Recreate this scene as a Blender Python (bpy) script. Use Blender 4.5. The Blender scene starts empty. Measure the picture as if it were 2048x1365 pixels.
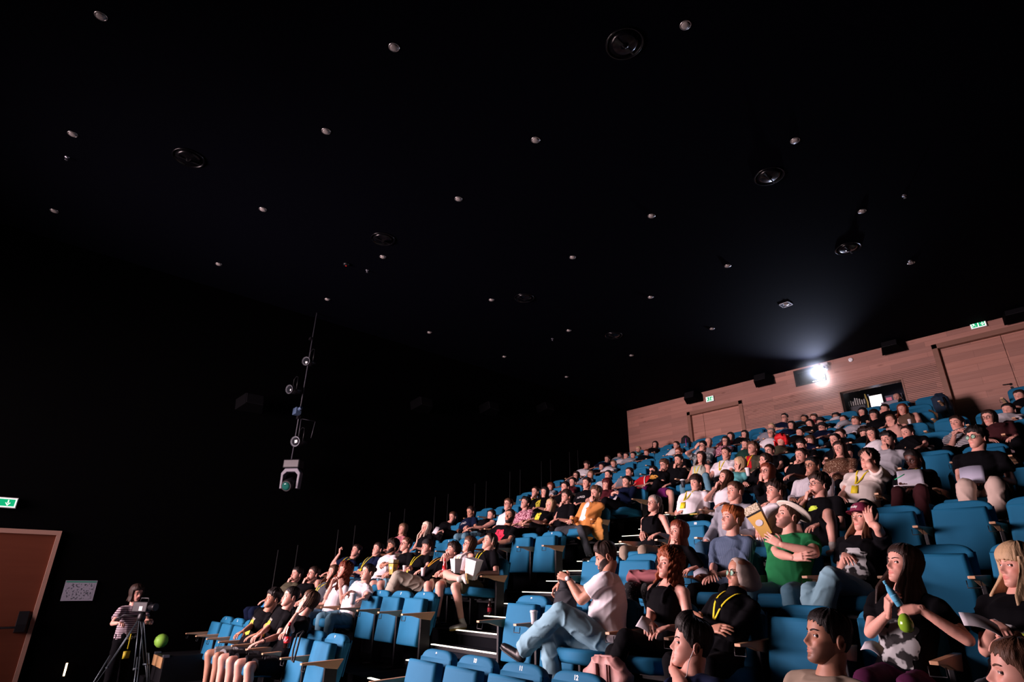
import bpy, bmesh, math, random
import numpy as np
from mathutils import Vector, Matrix
from mathutils.bvhtree import BVHTree
C = bpy.context.scene
COL = C.collection
# ---------------------------------------------------------------- camera, world, light, exposure
cam = bpy.data.cameras.new('camera'); cam.sensor_width = 36; cam.lens = 20.118
cam.clip_start = .05; cam.clip_end = 100
co = bpy.data.objects.new('camera', cam); COL.objects.link(co); C.camera = co
CAMZ = 1.70
co.matrix_world = Matrix(((0.660875, 0.284316, 0.694556, 0.000000), (0.750430, -0.262598, -0.606545, 0.000000), (0.009938, 0.922067, -0.386903, 1.700000), (0.000000, 0.000000, 0.000000, 1.000000)))
w = bpy.data.worlds.new('dark_hall'); C.world = w; w.use_nodes = True
w.node_tree.nodes['Background'].inputs[0].default_value = (.25, .35, .6, 1)
w.node_tree.nodes['Background'].inputs[1].default_value = .0006
C.view_settings.view_transform = 'Standard'; C.view_settings.look = 'None'
C.view_settings.gamma = 1; C.view_settings.exposure = 0; C.view_settings.use_curve_mapping = False
C.cycles.max_bounces = 4; C.cycles.diffuse_bounces = 2; C.cycles.glossy_bounces = 2
C.cycles.transmission_bounces = 3; C.cycles.transparent_max_bounces = 6; C.cycles.volume_bounces = 0
C.cycles.caustics_reflective = False; C.cycles.caustics_refractive = False
C.cycles.use_denoising = True; C.cycles.sample_clamp_indirect = 3

def area(name, loc, aim, sx, sy, power, col, spread=180):
    l = bpy.data.lights.new(name, 'AREA'); l.shape = 'RECTANGLE'; l.size = sx; l.size_y = sy
    l.energy = power; l.color = col; l.spread = math.radians(spread)
    o = bpy.data.objects.new(name, l); COL.objects.link(o); o.location = loc
    o.rotation_euler = (Vector(aim) - Vector(loc)).to_track_quat('-Z', 'Y').to_euler()
    return o
# the cinema screen on the front wall lights the audience; a side fill is added
area('screen_light', (-10.0, -5.0, 3.3), (-8.4, 6.0, 3.3), 4.8, 3.4, 880, (1.0, .72, .75), 80)
area('side_fill_light', (-10.3, -1.6, 2.9), (-1.6, 4.2, 1.9), 2.6, 2.4, 265, (1.0, .72, .75), 72)  # added fill from the left, brightens faces and seats at near right

# ---------------------------------------------------------------- helpers
def tagk(o, label=None, cat=None, group=None, kind=None):
    if label: o['label'] = label
    if cat: o['category'] = cat
    if group: o['group'] = group
    if kind: o['kind'] = kind
    return o
def empty(name, loc=(0, 0, 0), rz=0):
    o = bpy.data.objects.new(name, None); COL.objects.link(o); o.location = loc; o.rotation_euler = (0, 0, rz)
    o.empty_display_size = .1
    return o
def link(name, me, parent=None, loc=None):
    o = bpy.data.objects.new(name, me); COL.objects.link(o)
    if parent is not None: o.parent = parent
    if loc is not None: o.location = loc
    return o
def npmesh(name, verts, groups, mats, smooth=True):
    """groups: list of (faces array n x k, material index or array)"""
    me = bpy.data.meshes.new(name)
    verts = np.asarray(verts, np.float32)
    me.vertices.add(len(verts)); me.vertices.foreach_set('co', verts.ravel())
    groups = [(np.asarray(f, np.int32), m) for f, m in groups if len(f)]
    nl = sum(f.size for f, m in groups); nf = sum(len(f) for f, m in groups)
    me.loops.add(nl); me.polygons.add(nf)
    me.loops.foreach_set('vertex_index', np.concatenate([f.ravel() for f, m in groups]))
    st = []; mi = []; k0 = 0
    for f, m in groups:
        k = f.shape[1]; st.append(k0 + np.arange(len(f)) * k); k0 += f.size
        mi.append(np.full(len(f), m, np.int32) if np.isscalar(m) else np.asarray(m, np.int32))
    me.polygons.foreach_set('loop_start', np.concatenate(st).astype(np.int32))
    me.polygons.foreach_set('material_index', np.concatenate(mi))
    me.polygons.foreach_set('use_smooth', np.full(nf, smooth))
    for m in mats: me.materials.append(m)
    me.update(calc_edges=True); me.validate()
    return me
class BM:
    """bmesh collector"""
    def __init__(s): s.b = bmesh.new()
    def box(s, x0, x1, y0, y1, z0, z1, mat=0, bev=0, M=None, seg=2):
        v = [s.b.verts.new(p) for p in ((x0,y0,z0),(x1,y0,z0),(x1,y1,z0),(x0,y1,z0),(x0,y0,z1),(x1,y0,z1),(x1,y1,z1),(x0,y1,z1))]
        fs = [s.b.faces.new([v[i] for i in f]) for f in ((3,2,1,0),(4,5,6,7),(0,1,5,4),(1,2,6,5),(2,3,7,6),(3,0,4,7))]
        for f in fs: f.material_index = mat
        if bev:
            es = list({e for f in fs for e in f.edges})
            r = bmesh.ops.bevel(s.b, geom=es, offset=bev, segments=seg, affect='EDGES', profile=.5)
            v = list({q for f in r['faces'] for q in f.verts} | {q for q in v if q.is_valid})
        if M is not None: bmesh.ops.transform(s.b, matrix=M, verts=v)
        return v
    def prism(s, poly, a0, a1, axis='x', mat=0, bev=0):
        def P(p, a): return (a, p[0], p[1]) if axis == 'x' else ((p[0], a, p[1]) if axis == 'y' else (p[0], p[1], a))
        A = [s.b.verts.new(P(p, a0)) for p in poly]; B = [s.b.verts.new(P(p, a1)) for p in poly]
        n = len(poly); fs = [s.b.faces.new(A), s.b.faces.new(B[::-1])]
        for i in range(n): fs.append(s.b.faces.new([A[i], B[i], B[(i+1)%n], A[(i+1)%n]]))
        for f in fs: f.material_index = mat
        bmesh.ops.recalc_face_normals(s.b, faces=fs)
        if bev:
            es = [e for f in fs[:2] for e in f.edges]
            bmesh.ops.bevel(s.b, geom=list(set(es)), offset=bev, segments=3, affect='EDGES', profile=.5)
        return A + B
    def tube(s, pts, r, n=8, mat=0):
        pts = [Vector(p) for p in pts]; rs = r if isinstance(r, (list, tuple)) else [r]*len(pts)
        rings = []
        for i, p in enumerate(pts):
            t = (pts[min(i+1, len(pts)-1)] - pts[max(i-1, 0)]).normalized()
            u = t.orthogonal().normalized() if i == 0 else (u - t*u.dot(t)).normalized()
            v = t.cross(u)
            rings.append([s.b.verts.new(p + (u*math.cos(a) + v*math.sin(a))*rs[i]) for a in [2*math.pi*k/n for k in range(n)]])
        for i in range(len(rings)-1):
            for k in range(n):
                f = s.b.faces.new([rings[i][k], rings[i][(k+1)%n], rings[i+1][(k+1)%n], rings[i+1][k]]); f.material_index = mat; f.smooth = True
        for R_ in (rings[0][::-1], rings[-1]):
            f = s.b.faces.new(R_); f.material_index = mat
        return [q for R_ in rings for q in R_]
    def lathe(s, prof, n=24, c=(0,0,0), M=None, mat=0):
        rings = []; vs = []
        for r, z in prof:
            ring = [s.b.verts.new((c[0]+r*math.cos(2*math.pi*k/n), c[1]+r*math.sin(2*math.pi*k/n), c[2]+z)) for k in range(n)]
            rings.append(ring); vs += ring
        for i in range(len(rings)-1):
            for k in range(n):
                f = s.b.faces.new([rings[i][k], rings[i][(k+1)%n], rings[i+1][(k+1)%n], rings[i+1][k]]); f.material_index = mat; f.smooth = True
        f = s.b.faces.new(rings[0][::-1]); f.material_index = mat
        f = s.b.faces.new(rings[-1]); f.material_index = mat
        if M is not None: bmesh.ops.transform(s.b, matrix=M, verts=vs)
        return vs
    def mesh(s, name, *mats, smooth=False):
        me = bpy.data.meshes.new(name); s.b.to_mesh(me); s.b.free()
        for m in mats: me.materials.append(m)
        if smooth:
            for p in me.polygons: p.use_smooth = True
        return me
    def obj(s, name, *mats, parent=None, loc=None, smooth=False):
        return link(name, s.mesh(name, *mats, smooth=smooth), parent, loc)
_mc = {}
def mat(name, col, rough=.6, metal=0, emit=None, es=1, bump=0, bs=60, var=0, spec=.35, vs=6):
    if name in _mc: return _mc[name]
    m = bpy.data.materials.new(name); m.use_nodes = True; nt = m.node_tree; b = nt.nodes['Principled BSDF']
    b.inputs['Base Color'].default_value = (*col, 1); b.inputs['Roughness'].default_value = rough
    b.inputs['Metallic'].default_value = metal; b.inputs['Specular IOR Level'].default_value = spec
    if emit: b.inputs['Emission Color'].default_value = (*emit, 1); b.inputs['Emission Strength'].default_value = es
    if bump or var:
        tc = nt.nodes.new('ShaderNodeTexCoord'); n = nt.nodes.new('ShaderNodeTexNoise'); n.inputs['Scale'].default_value = bs
        n.inputs['Detail'].default_value = 2
        nt.links.new(tc.outputs['Object'], n.inputs['Vector'])
        if bump:
            bp = nt.nodes.new('ShaderNodeBump'); bp.inputs['Strength'].default_value = bump; bp.inputs['Distance'].default_value = .01
            nt.links.new(n.outputs['Fac'], bp.inputs['Height']); nt.links.new(bp.outputs['Normal'], b.inputs['Normal'])
        if var:
            n2 = nt.nodes.new('ShaderNodeTexNoise'); n2.inputs['Scale'].default_value = vs; nt.links.new(tc.outputs['Object'], n2.inputs['Vector'])
            mx = nt.nodes.new('ShaderNodeMix'); mx.data_type = 'RGBA'
            mx.inputs[6].default_value = (*[c*(1-var) for c in col], 1); mx.inputs[7].default_value = (*[min(1, c*(1+var)) for c in col], 1)
            nt.links.new(n2.outputs['Fac'], mx.inputs[0]); nt.links.new(mx.outputs[2], b.inputs['Base Color'])
    _mc[name] = m; return m
def striped(name, c1, c2, scale, axis, duty=.5, rough=.8):
    if name in _mc: return _mc[name]
    m = mat(name, c1, rough); nt = m.node_tree; b = nt.nodes['Principled BSDF']
    tc = nt.nodes.new('ShaderNodeTexCoord'); wv = nt.nodes.new('ShaderNodeTexWave'); wv.bands_direction = axis
    wv.inputs['Scale'].default_value = scale; nt.links.new(tc.outputs['Object'], wv.inputs['Vector'])
    wv.inputs['Distortion'].default_value = .6; wv.inputs['Detail Scale'].default_value = 1
    cr = nt.nodes.new('ShaderNodeValToRGB'); e = cr.color_ramp.elements
    e[0].position = duty-.04; e[0].color = (*c1, 1); e[1].position = duty+.04; e[1].color = (*c2, 1)
    nt.links.new(wv.outputs['Fac'], cr.inputs['Fac']); nt.links.new(cr.outputs['Color'], b.inputs['Base Color'])
    return m
def patterned(name, c1, c2, scale, lo=.5, rough=.8, kind='noise'):
    if name in _mc: return _mc[name]
    m = mat(name, c1, rough); nt = m.node_tree; b = nt.nodes['Principled BSDF']
    tc = nt.nodes.new('ShaderNodeTexCoord')
    n = nt.nodes.new('ShaderNodeTexNoise' if kind == 'noise' else 'ShaderNodeTexVoronoi'); n.inputs['Scale'].default_value = scale
    nt.links.new(tc.outputs['Object'], n.inputs['Vector'])
    cr = nt.nodes.new('ShaderNodeValToRGB'); e = cr.color_ramp.elements
    e[0].position = lo-.03; e[0].color = (*c1, 1); e[1].position = lo+.03; e[1].color = (*c2, 1)
    nt.links.new(n.outputs['Fac' if kind == 'noise' else 'Distance'], cr.inputs['Fac']); nt.links.new(cr.outputs['Color'], b.inputs['Base Color'])
    return m
# ---------------------------------------------------------------- materials
def wood(name, c1, c2, plank=True, grooves=False, ps=1.0, rough=.45):
    m = mat(name, c1, rough); nt = m.node_tree; b = nt.nodes['Principled BSDF']; L = nt.links.new
    tc = nt.nodes.new('ShaderNodeTexCoord')
    mp = nt.nodes.new('ShaderNodeMapping'); mp.inputs['Rotation'].default_value = (math.pi/2, 0, 0); L(tc.outputs['Object'], mp.inputs['Vector'])
    n = nt.nodes.new('ShaderNodeTexNoise'); n.inputs['Scale'].default_value = 1; n.inputs['Detail'].default_value = 5
    mp2 = nt.nodes.new('ShaderNodeMapping'); mp2.inputs['Scale'].default_value = (1.1, 1.1, 16); L(tc.outputs['Object'], mp2.inputs['Vector']); L(mp2.outputs['Vector'], n.inputs['Vector'])
    mx = nt.nodes.new('ShaderNodeMix'); mx.data_type = 'RGBA'; mx.inputs[6].default_value = (*c1, 1); mx.inputs[7].default_value = (*c2, 1)
    L(n.outputs['Fac'], mx.inputs[0]); out = mx.outputs[2]
    if plank:
        br = nt.nodes.new('ShaderNodeTexBrick'); br.offset = .37; br.inputs['Scale'].default_value = ps
        br.inputs['Color1'].default_value = (.80, .80, .80, 1); br.inputs['Color2'].default_value = (1.12, 1.08, 1.04, 1); br.inputs['Mortar'].default_value = (.62, .6, .6, 1)
        br.inputs['Mortar Size'].default_value = .0025; br.inputs['Brick Width'].default_value = 1.25; br.inputs['Row Height'].default_value = .125
        L(mp.outputs['Vector'], br.inputs['Vector'])
        mu = nt.nodes.new('ShaderNodeMix'); mu.data_type = 'RGBA'; mu.blend_type = 'MULTIPLY'; mu.inputs[0].default_value = 1
        L(out, mu.inputs[6]); L(br.outputs['Color'], mu.inputs[7]); out = mu.outputs[2]
        vo = nt.nodes.new('ShaderNodeTexVoronoi'); vo.inputs['Scale'].default_value = 1.6
        mp3 = nt.nodes.new('ShaderNodeMapping'); mp3.inputs['Scale'].default_value = (1, 1, 3); L(tc.outputs['Object'], mp3.inputs['Vector']); L(mp3.outputs['Vector'], vo.inputs['Vector'])
        cr = nt.nodes.new('ShaderNodeValToRGB'); cr.color_ramp.elements[0].position = .03; cr.color_ramp.elements[0].color = (.45, .38, .36, 1)
        cr.color_ramp.elements[1].position = .16; cr.color_ramp.elements[1].color = (1, 1, 1, 1); L(vo.outputs['Distance'], cr.inputs['Fac'])
        mu2 = nt.nodes.new('ShaderNodeMix'); mu2.data_type = 'RGBA'; mu2.blend_type = 'MULTIPLY'; mu2.inputs[0].default_value = .7
        L(out, mu2.inputs[6]); L(cr.outputs['Color'], mu2.inputs[7]); out = mu2.outputs[2]
    L(out, b.inputs['Base Color'])
    if grooves:
        wv = nt.nodes.new('ShaderNodeTexWave'); wv.bands_direction = 'Z'; wv.inputs['Scale'].default_value = 7.5
        L(tc.outputs['Object'], wv.inputs['Vector'])
        cr = nt.nodes.new('ShaderNodeValToRGB'); cr.color_ramp.elements[0].position = .12; cr.color_ramp.elements[0].color = (.3, .27, .26, 1)
        cr.color_ramp.elements[1].position = .3; L(wv.outputs['Fac'], cr.inputs['Fac'])
        mu = nt.nodes.new('ShaderNodeMix'); mu.data_type = 'RGBA'; mu.blend_type = 'MULTIPLY'; mu.inputs[0].default_value = 1
        L(out, mu.inputs[6]); L(cr.outputs['Color'], mu.inputs[7]); L(mu.outputs[2], b.inputs['Base Color'])
        bp = nt.nodes.new('ShaderNodeBump'); bp.inputs['Strength'].default_value = .5; bp.inputs['Distance'].default_value = .02
        L(cr.outputs['Color'], bp.inputs['Height']); L(bp.outputs['Normal'], b.inputs['Normal'])
    return m
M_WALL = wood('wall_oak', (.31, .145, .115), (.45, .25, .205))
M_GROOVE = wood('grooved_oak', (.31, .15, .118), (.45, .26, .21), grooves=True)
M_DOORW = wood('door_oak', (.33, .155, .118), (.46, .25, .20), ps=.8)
M_FRAME = wood('frame_oak', (.20, .10, .07), (.27, .14, .10), plank=False)
M_BLACK = mat('black_paint', (.0004, .0004, .0007), .9, spec=.03)
M_CEIL = mat('ceiling_black', (.0008, .0010, .0028), .9, spec=.02)
M_CARPET = mat('dark_carpet', (.0015, .002, .0035), .95, bump=.4, bs=300, spec=.1)
M_STEP = mat('step_carpet', (.004, .006, .011), .9, bump=.4, bs=300, spec=.1)
M_BLKM = mat('black_metal', (.008, .008, .010), .4, metal=.3)
M_STEEL = mat('grey_steel', (.25, .26, .30), .35, metal=.9)
M_SEAT = mat('blue_upholstery', (.008, .118, .235), .75, bump=.12, bs=450, var=.06, spec=.2)
M_SEATD = mat('blue_upholstery_shell', (.004, .08, .18), .8, spec=.2)
M_ARM = wood('armrest_beech', (.50, .27, .15), (.60, .36, .21), plank=False, rough=.4)
M_LED = mat('step_led', (1, .95, .85), .5, emit=(1, .9, .75), es=2.2)
M_WHITE = mat('white_plastic', (.75, .75, .78), .4)
M_NUM = mat('number_white', (.85, .85, .85), .5, emit=None)
M_ALU = mat('downlight_alu', (.5, .48, .47), .3, metal=.9)
M_GLASS = bpy.data.materials.new('window_glass'); M_GLASS.use_nodes = True; _n = M_GLASS.node_tree; _n.nodes.remove(_n.nodes['Principled BSDF'])
_t = _n.nodes.new('ShaderNodeBsdfTransparent'); _g = _n.nodes.new('ShaderNodeBsdfGlossy'); _g.inputs['Roughness'].default_value = .02; _m = _n.nodes.new('ShaderNodeMixShader'); _f = _n.nodes.new('ShaderNodeFresnel'); _f.inputs[0].default_value = 1.45
_n.links.new(_f.outputs[0], _m.inputs[0]); _n.links.new(_t.outputs[0], _m.inputs[1]); _n.links.new(_g.outputs[0], _m.inputs[2]); _n.links.new(_m.outputs[0], _n.nodes['Material Output'].inputs['Surface'])
M_SPKR = mat('speaker_black', (.0010, .0010, .0014), .8, bump=.3, bs=200, spec=.03)

# ---------------------------------------------------------------- room
YE = lambda r: 2.47 + 1.144*r
ZF = lambda r: .263 + .4295*r
XW, XE, YR, YF, HC = -11.72, 3.2, 15.5, -5.6, 7.12
def struct(o): o['kind'] = 'structure'; return o
def boxobj(name, b, m, bev=0, parent=None):
    q = BM(); q.box(*b, bev=bev); return q.obj(name, m, parent=parent)
struct(boxobj('floor', (XW, XE, YF, YE(0), -.15, 0), M_CARPET))
struct(boxobj('ceiling', (XW, XE, YF, YR+2.6, HC, HC+.12), M_CEIL))
struct(boxobj('wall_left', (XW-.15, XW, YF, YR+2.6, -.15, HC), M_BLACK))
struct(boxobj('wall_right', (XE, XE+.15, YF, YR+2.6, -.15, HC), M_BLACK))
struct(boxobj('wall_front', (XW, XE, YF-.15, YF, -.15, HC), M_BLACK))
# rear wall in panels round its openings (x0,x1,z0,z1): projector port and booth window
P1 = (-6.03, -5.24, 6.62, 7.07); P2 = (-5.03, -3.58, 5.55, 6.26)
q = BM()
def rw(x0, x1, z0, z1, m=0): q.box(x0, x1, YR, YR+.22, z0, z1, mat=m)
ZT = HC
rw(XW, -9.42, 0, ZT); rw(-9.42, -7.60, 6.60, ZT)                                # far left, over the small door
rw(-9.42, -7.60, 0, 4.54)
rw(-7.60, P1[0], 6.45, ZT); rw(-7.60, P2[0], 0, 6.45, 1)
rw(P1[0], P1[1], P1[3], ZT); rw(P1[0], P2[0], 6.45, P1[2]); rw(P1[1], P2[0], P1[2], ZT)
rw(P2[0], P1[1]+.0, 6.45, P1[2]) if P2[0] < P1[1] else None
rw(P2[0], -2.85, 6.45, ZT); rw(P2[0], P2[1], P2[3], 6.45, 1); rw(P2[0], P2[1], 0, P2[2], 1); rw(P2[1], -2.85, 0, 6.45, 1)
rw(-2.85, -.45, 6.88, ZT); rw(-2.85, -.45, 0, 4.54); rw(-.45, XE, 0, ZT)
struct(q.obj('wall_rear', M_WALL, M_GROOVE))
def door(name, x0, x1, z0, z1, split, hx, hz):
    t = empty(name, (x0, YR+.02, z0)); struct(t)
    f = BM(); W = .11
    f.box(x0, x0+W, YR-.03, YR+.2, z0, z1, bev=.006); f.box(x1-W, x1, YR-.03, YR+.2, z0, z1, bev=.006); f.box(x0, x1, YR-.03, YR+.2, z1-W, z1, bev=.006)
    o = f.obj('door_frame', M_FRAME); o.parent = t; o.matrix_parent_inverse = t.matrix_world.inverted() if False else Matrix.Translation((-x0, -YR-.02, -z0))
    for a, b in ((x0+W, split-.004), (split+.004, x1-W)):
        l = BM(); l.box(a, b, YR+.07, YR+.13, z0, z1-W-.008, bev=.003)
        o = l.obj('door_leaf', M_DOORW); o.parent = t; o.matrix_parent_inverse = Matrix.Translation((-x0, -YR-.02, -z0))
    h = BM(); h.tube([(hx, YR+.07, hz), (hx, YR+.02, hz), (hx-.13, YR+.02, hz+.005)], .011)
    h.lathe([(.026, 0), (.026, .012)], c=(0, 0, 0), M=Matrix.Translation((hx, YR+.07, hz)) @ Matrix.Rotation(math.pi/2, 4, 'X'))
    h.lathe([(.026, 0), (.026, .012)], c=(0, 0, 0), M=Matrix.Translation((hx, YR+.07, hz-.075)) @ Matrix.Rotation(math.pi/2, 4, 'X'))
    o = h.obj('door_handle', M_BLKM); o.parent = t; o.matrix_parent_inverse = Matrix.Translation((-x0, -YR-.02, -z0))
door('door_1', -9.42, -7.60, 4.54, 6.60, -8.92, -8.84, 5.53)
door('door_2', -2.85, -.45, 4.54, 6.88, -1.60, -1.70, 5.66)
# booth behind the wall
q = BM(); q.box(-8, -1, YR+2.4, YR+2.5, 4, HC); q.box(-8.1, -8, YR+.22, YR+2.5, 4, HC); q.box(-1, -.9, YR+.22, YR+2.5, 4, HC); q.box(-8, -1, YR+.22, YR+2.5, 3.9, 4)
struct(q.obj('wall_booth', mat('booth_wall', (.02, .025, .05), .8)))
for n, P in ((1, P1), (2, P2)):
    t = struct(empty('window_%d' % n, (P[0], YR, P[2])))
    f = BM(); W = .035
    for b in ((P[0], P[0]+W, P[2], P[3]), (P[1]-W, P[1], P[2], P[3]), (P[0]+W, P[1]-W, P[3]-W, P[3]), (P[0]+W, P[1]-W, P[2], P[2]+W)):
        f.box(b[0]-P[0], b[1]-P[0], -.012, .19, b[2]-P[2], b[3]-P[2])
    f.obj('window_frame', M_FRAME if n == 2 else M_BLKM, parent=t)
    f = BM(); f.box(W, P[1]-P[0]-W, .10, .106, W, P[3]-P[2]-W); f.obj('glass_pane', M_GLASS, parent=t)
# platforms
for r in range(11):
    y1 = YE(r+1) if r < 10 else YR
    b = BM(); b.box(XW, XE, YE(r), y1, 0, ZF(r)); struct(b.obj('floor', M_CARPET))
def steps(x0, x1, r0, r1):
    for r in range(r0, r1):
        for k in (2, 1):
            y0 = YE(r+1) - .336*k; z = ZF(r) + .4295*(3-k)/3
            b = BM(); b.box(x0, x1, y0, YE(r+1)-.336*(k-1), ZF(r), z, bev=.004)
            o = tagk(b.obj('aisle_step', M_STEP), kind='structure'); struct(o)
    for r in range(r0, r1+1):
        for k in ((2, 1, 0) if r < r1 else (0,)):
            y0 = YE(r) if k == 0 else YE(r+1) - .336*k
            z = ZF(r) + (.4295*(3-k)/3 if k else 0)
            t = empty('step_light', ((x0+x1)/2, y0, z))
            wx = (x1-x0)/2 - .03
            b = BM(); b.box(-wx, wx, -.030, -.001, -.035, .004, bev=.003); b.obj('nosing_profile', M_BLKM, parent=t)
            b = BM(); b.box(-wx+.01, wx-.01, -.028, .020, .0045, .014, bev=.004); b.obj('light_strip', M_LED, parent=t)
            STEPL.append((t, r, k, x0))
STEPL = []
steps(-6.50, -5.03, 0, 6)
steps(-2.50, -1.33, 7, 10)
ordn = ['lowest', 'second', 'third', 'fourth', 'fifth', 'sixth', 'seventh', 'eighth', 'ninth', 'tenth', 'eleventh', 'twelfth', 'thirteenth', 'fourteenth', 'fifteenth', 'sixteenth', 'seventeenth', 'eighteenth', 'nineteenth', 'twentieth']
for x0 in (-6.50, -2.50):
    S_ = sorted([s for s in STEPL if s[3] == x0], key=lambda s: s[0].location.z)
    for i, s in enumerate(S_):
        a = 'main aisle left of the numbered seats' if x0 < -4 else 'narrow aisle by the tall wooden door'
        tagk(s[0], 'glowing step edge, %s from the bottom of the %s' % (ordn[i], a), 'step light', 'lit step edges')
# ---------------------------------------------------------------- ceiling fixtures
GX = [-2.03, -4.32, -6.04, -8.35, -10.66]; GY = [-.49, 2.0, 4.15, 6.71, 9.05, 11.4]
def downlight():
    t = empty('downlight')
    b = BM(); b.lathe([(.060, 0), (.060, -.008), (.050, -.010), (.047, -.004), (.050, 0)], 28); b.obj('trim_ring', M_ALU, parent=t)
    b = BM(); b.lathe([(.048, -.001), (.045, -.012), (.034, -.020), (.016, -.024), (.004, -.025)], 28); b.obj('reflector', mat('frosted_lens', (.30, .28, .27), .35), parent=t)
    return t
def dup(root, loc, rz=None):
    r = root.copy(); COL.objects.link(r); r.location = loc
    if rz is not None: r.rotation_euler = (0, 0, rz)
    def rec(a, b):
        for ch in a.children:
            c = ch.copy(); COL.objects.link(c); c.parent = b; rec(ch, c)
    rec(root, r); return r
dl = None
colw = ['first line of lights from the right', 'second line from the right', 'middle line', 'second line from the left', 'far left line']
for j, y in enumerate(GY):
    for i, x in enumerate(GX):
        if (i, j) in ((0, 0), (0, 1), (1, 0)): continue
        if dl is None: o = dl = downlight(); o.location = (x, y, HC)
        else: o = dup(dl, (x, y, HC))
        tagk(o, 'ceiling downlight in the %s, %s from the screen' % (colw[i], ordn[j] if j else 'nearest'), 'downlight', 'ceiling downlights')
SY = [.79, 3.85, 7.15, 10.03]; sp = None
for j, y in enumerate(SY):
    for i, x in enumerate((-7.82, -2.6)):
        if (i, j) == (1, 0): continue
        if sp is None:
            o = sp = empty('ceiling_speaker'); gl = mat('gloss_black', (.002, .002, .003), .22, spec=.35)
            b = BM(); b.lathe([(.20, 0), (.21, -.010), (.20, -.020), (.186, -.015), (.18, 0)], 40); b.obj('trim_ring', gl, parent=o)
            b = BM(); b.lathe([(.179, -.002), (.12, -.024), (.056, -.036), (.036, -.04), (.016, -.068), (.003, -.072)], 40); b.obj('speaker_cone', gl, parent=o)
            b = BM(); b.box(-.010, .010, -.16, .16, -.050, -.044); b.obj('speaker_bridge', M_BLKM, parent=o)
            o.location = (x, y, HC)
        else: o = dup(sp, (x, y, HC))
        tagk(o, 'round black ceiling speaker, %s from the screen in the %s line' % (ordn[j] if j else 'nearest', ('left', 'right')[i]), 'ceiling speaker', 'round ceiling speakers')
# square vent, sprinkler heads, smoke detector
t = empty('ceiling_vent', (-4.33, 11.41, HC)); tagk(t, 'small rectangular vent frame in the ceiling in front of the projector', 'vent')
b = BM(); W = .11
b.box(-W, W, -W, -W+.018, -.012, 0); b.box(-W, W, W-.018, W, -.012, 0); b.box(-W, -W+.018, -W, W, -.012, 0); b.box(W-.018, W, -W, W, -.012, 0); b.obj('vent_frame', mat('grey_frame', (.35, .36, .4), .5), parent=t)
b = BM()
for k in range(6): b.box(-W+.02, W-.02, -W+.03+k*.028, -W+.042+k*.028, -.008, -.001)
b.obj('vent_grille', M_BLKM, parent=t)
spots = [(-8.99, 4.18, 'beside the red detector light'), (-1.46, 9.09, 'alone near the right edge of the ceiling'), (-8.96, 9.12, 'over the far upper rows'), (-8.96, -.49, 'at the far left edge'), (-2.02, 11.31, 'high above the tall wooden door')]
for x, y, d in spots:
    b = BM(); b.lathe([(.035, 0), (.03, -.01), (.008, -.014), (.008, -.04), (.02, -.045), (.018, -.05)], 12)
    tagk(b.obj('sprinkler_head', M_STEEL, loc=(x, y, HC)), 'tiny ceiling sprinkler head %s' % d, 'sprinkler')
t = empty('smoke_detector', (-9.03, 3.77, HC)); tagk(t, 'smoke detector with a tiny red light on the ceiling', 'smoke detector')
b = BM(); b.lathe([(.055, 0), (.055, -.02), (.04, -.04), (.02, -.045)], 20); b.obj('detector_body', M_BLKM, parent=t)
b = BM(); b.lathe([(.012, -.044), (.01, -.052), (.004, -.055)], 10); b.obj('indicator_light', mat('red_led', (.5, 0, 0), .5, emit=(1, .02, .02), es=.35), parent=t)

# ---------------------------------------------------------------- rear wall fixtures
def wall_speaker(name, loc, rz, label, wd=.52, ht=.24, dp=.30, tilt=18):
    t = empty(name, loc, rz); tagk(t, label, 'speaker', 'box speakers')
    Mx = Matrix.Rotation(math.radians(-tilt), 4, 'X')
    b = BM(); b.prism([(-wd/2, 0), (wd/2, 0), (wd/2-.09, -dp), (-wd/2+.09, -dp)], -ht/2, ht/2, axis='z', bev=.008)
    me = b.mesh('cabinet', M_SPKR); me.transform(Mx @ Matrix.Translation((0, -.06, 0))); link('cabinet', me, t)
    b = BM(); b.box(-wd/2+.10, wd/2-.10, -dp-.012, -dp, -ht/2+.015, ht/2-.015, bev=.004)
    me = b.mesh('grille', M_BLKM); me.transform(Mx @ Matrix.Translation((0, -.06, 0))); link('grille', me, t)
    b = BM(); b.box(-.05, .05, -.10, -.005, -.07, .07); b.obj('bracket', M_BLKM, parent=t)
    return t
for x, z, d in ((-9.07, 6.91, 'left of the small exit sign'), (-6.82, 7.02-.10, 'left of the projector window'), (-3.58, 7.02-.05, 'above the booth window'), (-1.20, 7.02-.03, 'at the right end above the tall door')):
    wall_speaker('wall_speaker', (x, YR-.01, z), 0, 'black box speaker on the wooden wall %s' % d)
for y, z in ((3.3, 4.80), (7.2, 5.55), (9.3, 5.87), (11.4, 6.28)):
    wall_speaker('wall_speaker', (XW+.02, y, z), math.pi/2, 'dim black box speaker on the left wall, %s from the front' % ordn[{3.3: 0, 7.2: 1, 9.3: 2, 11.4: 3}[y]].replace('lowest', 'first'))
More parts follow.
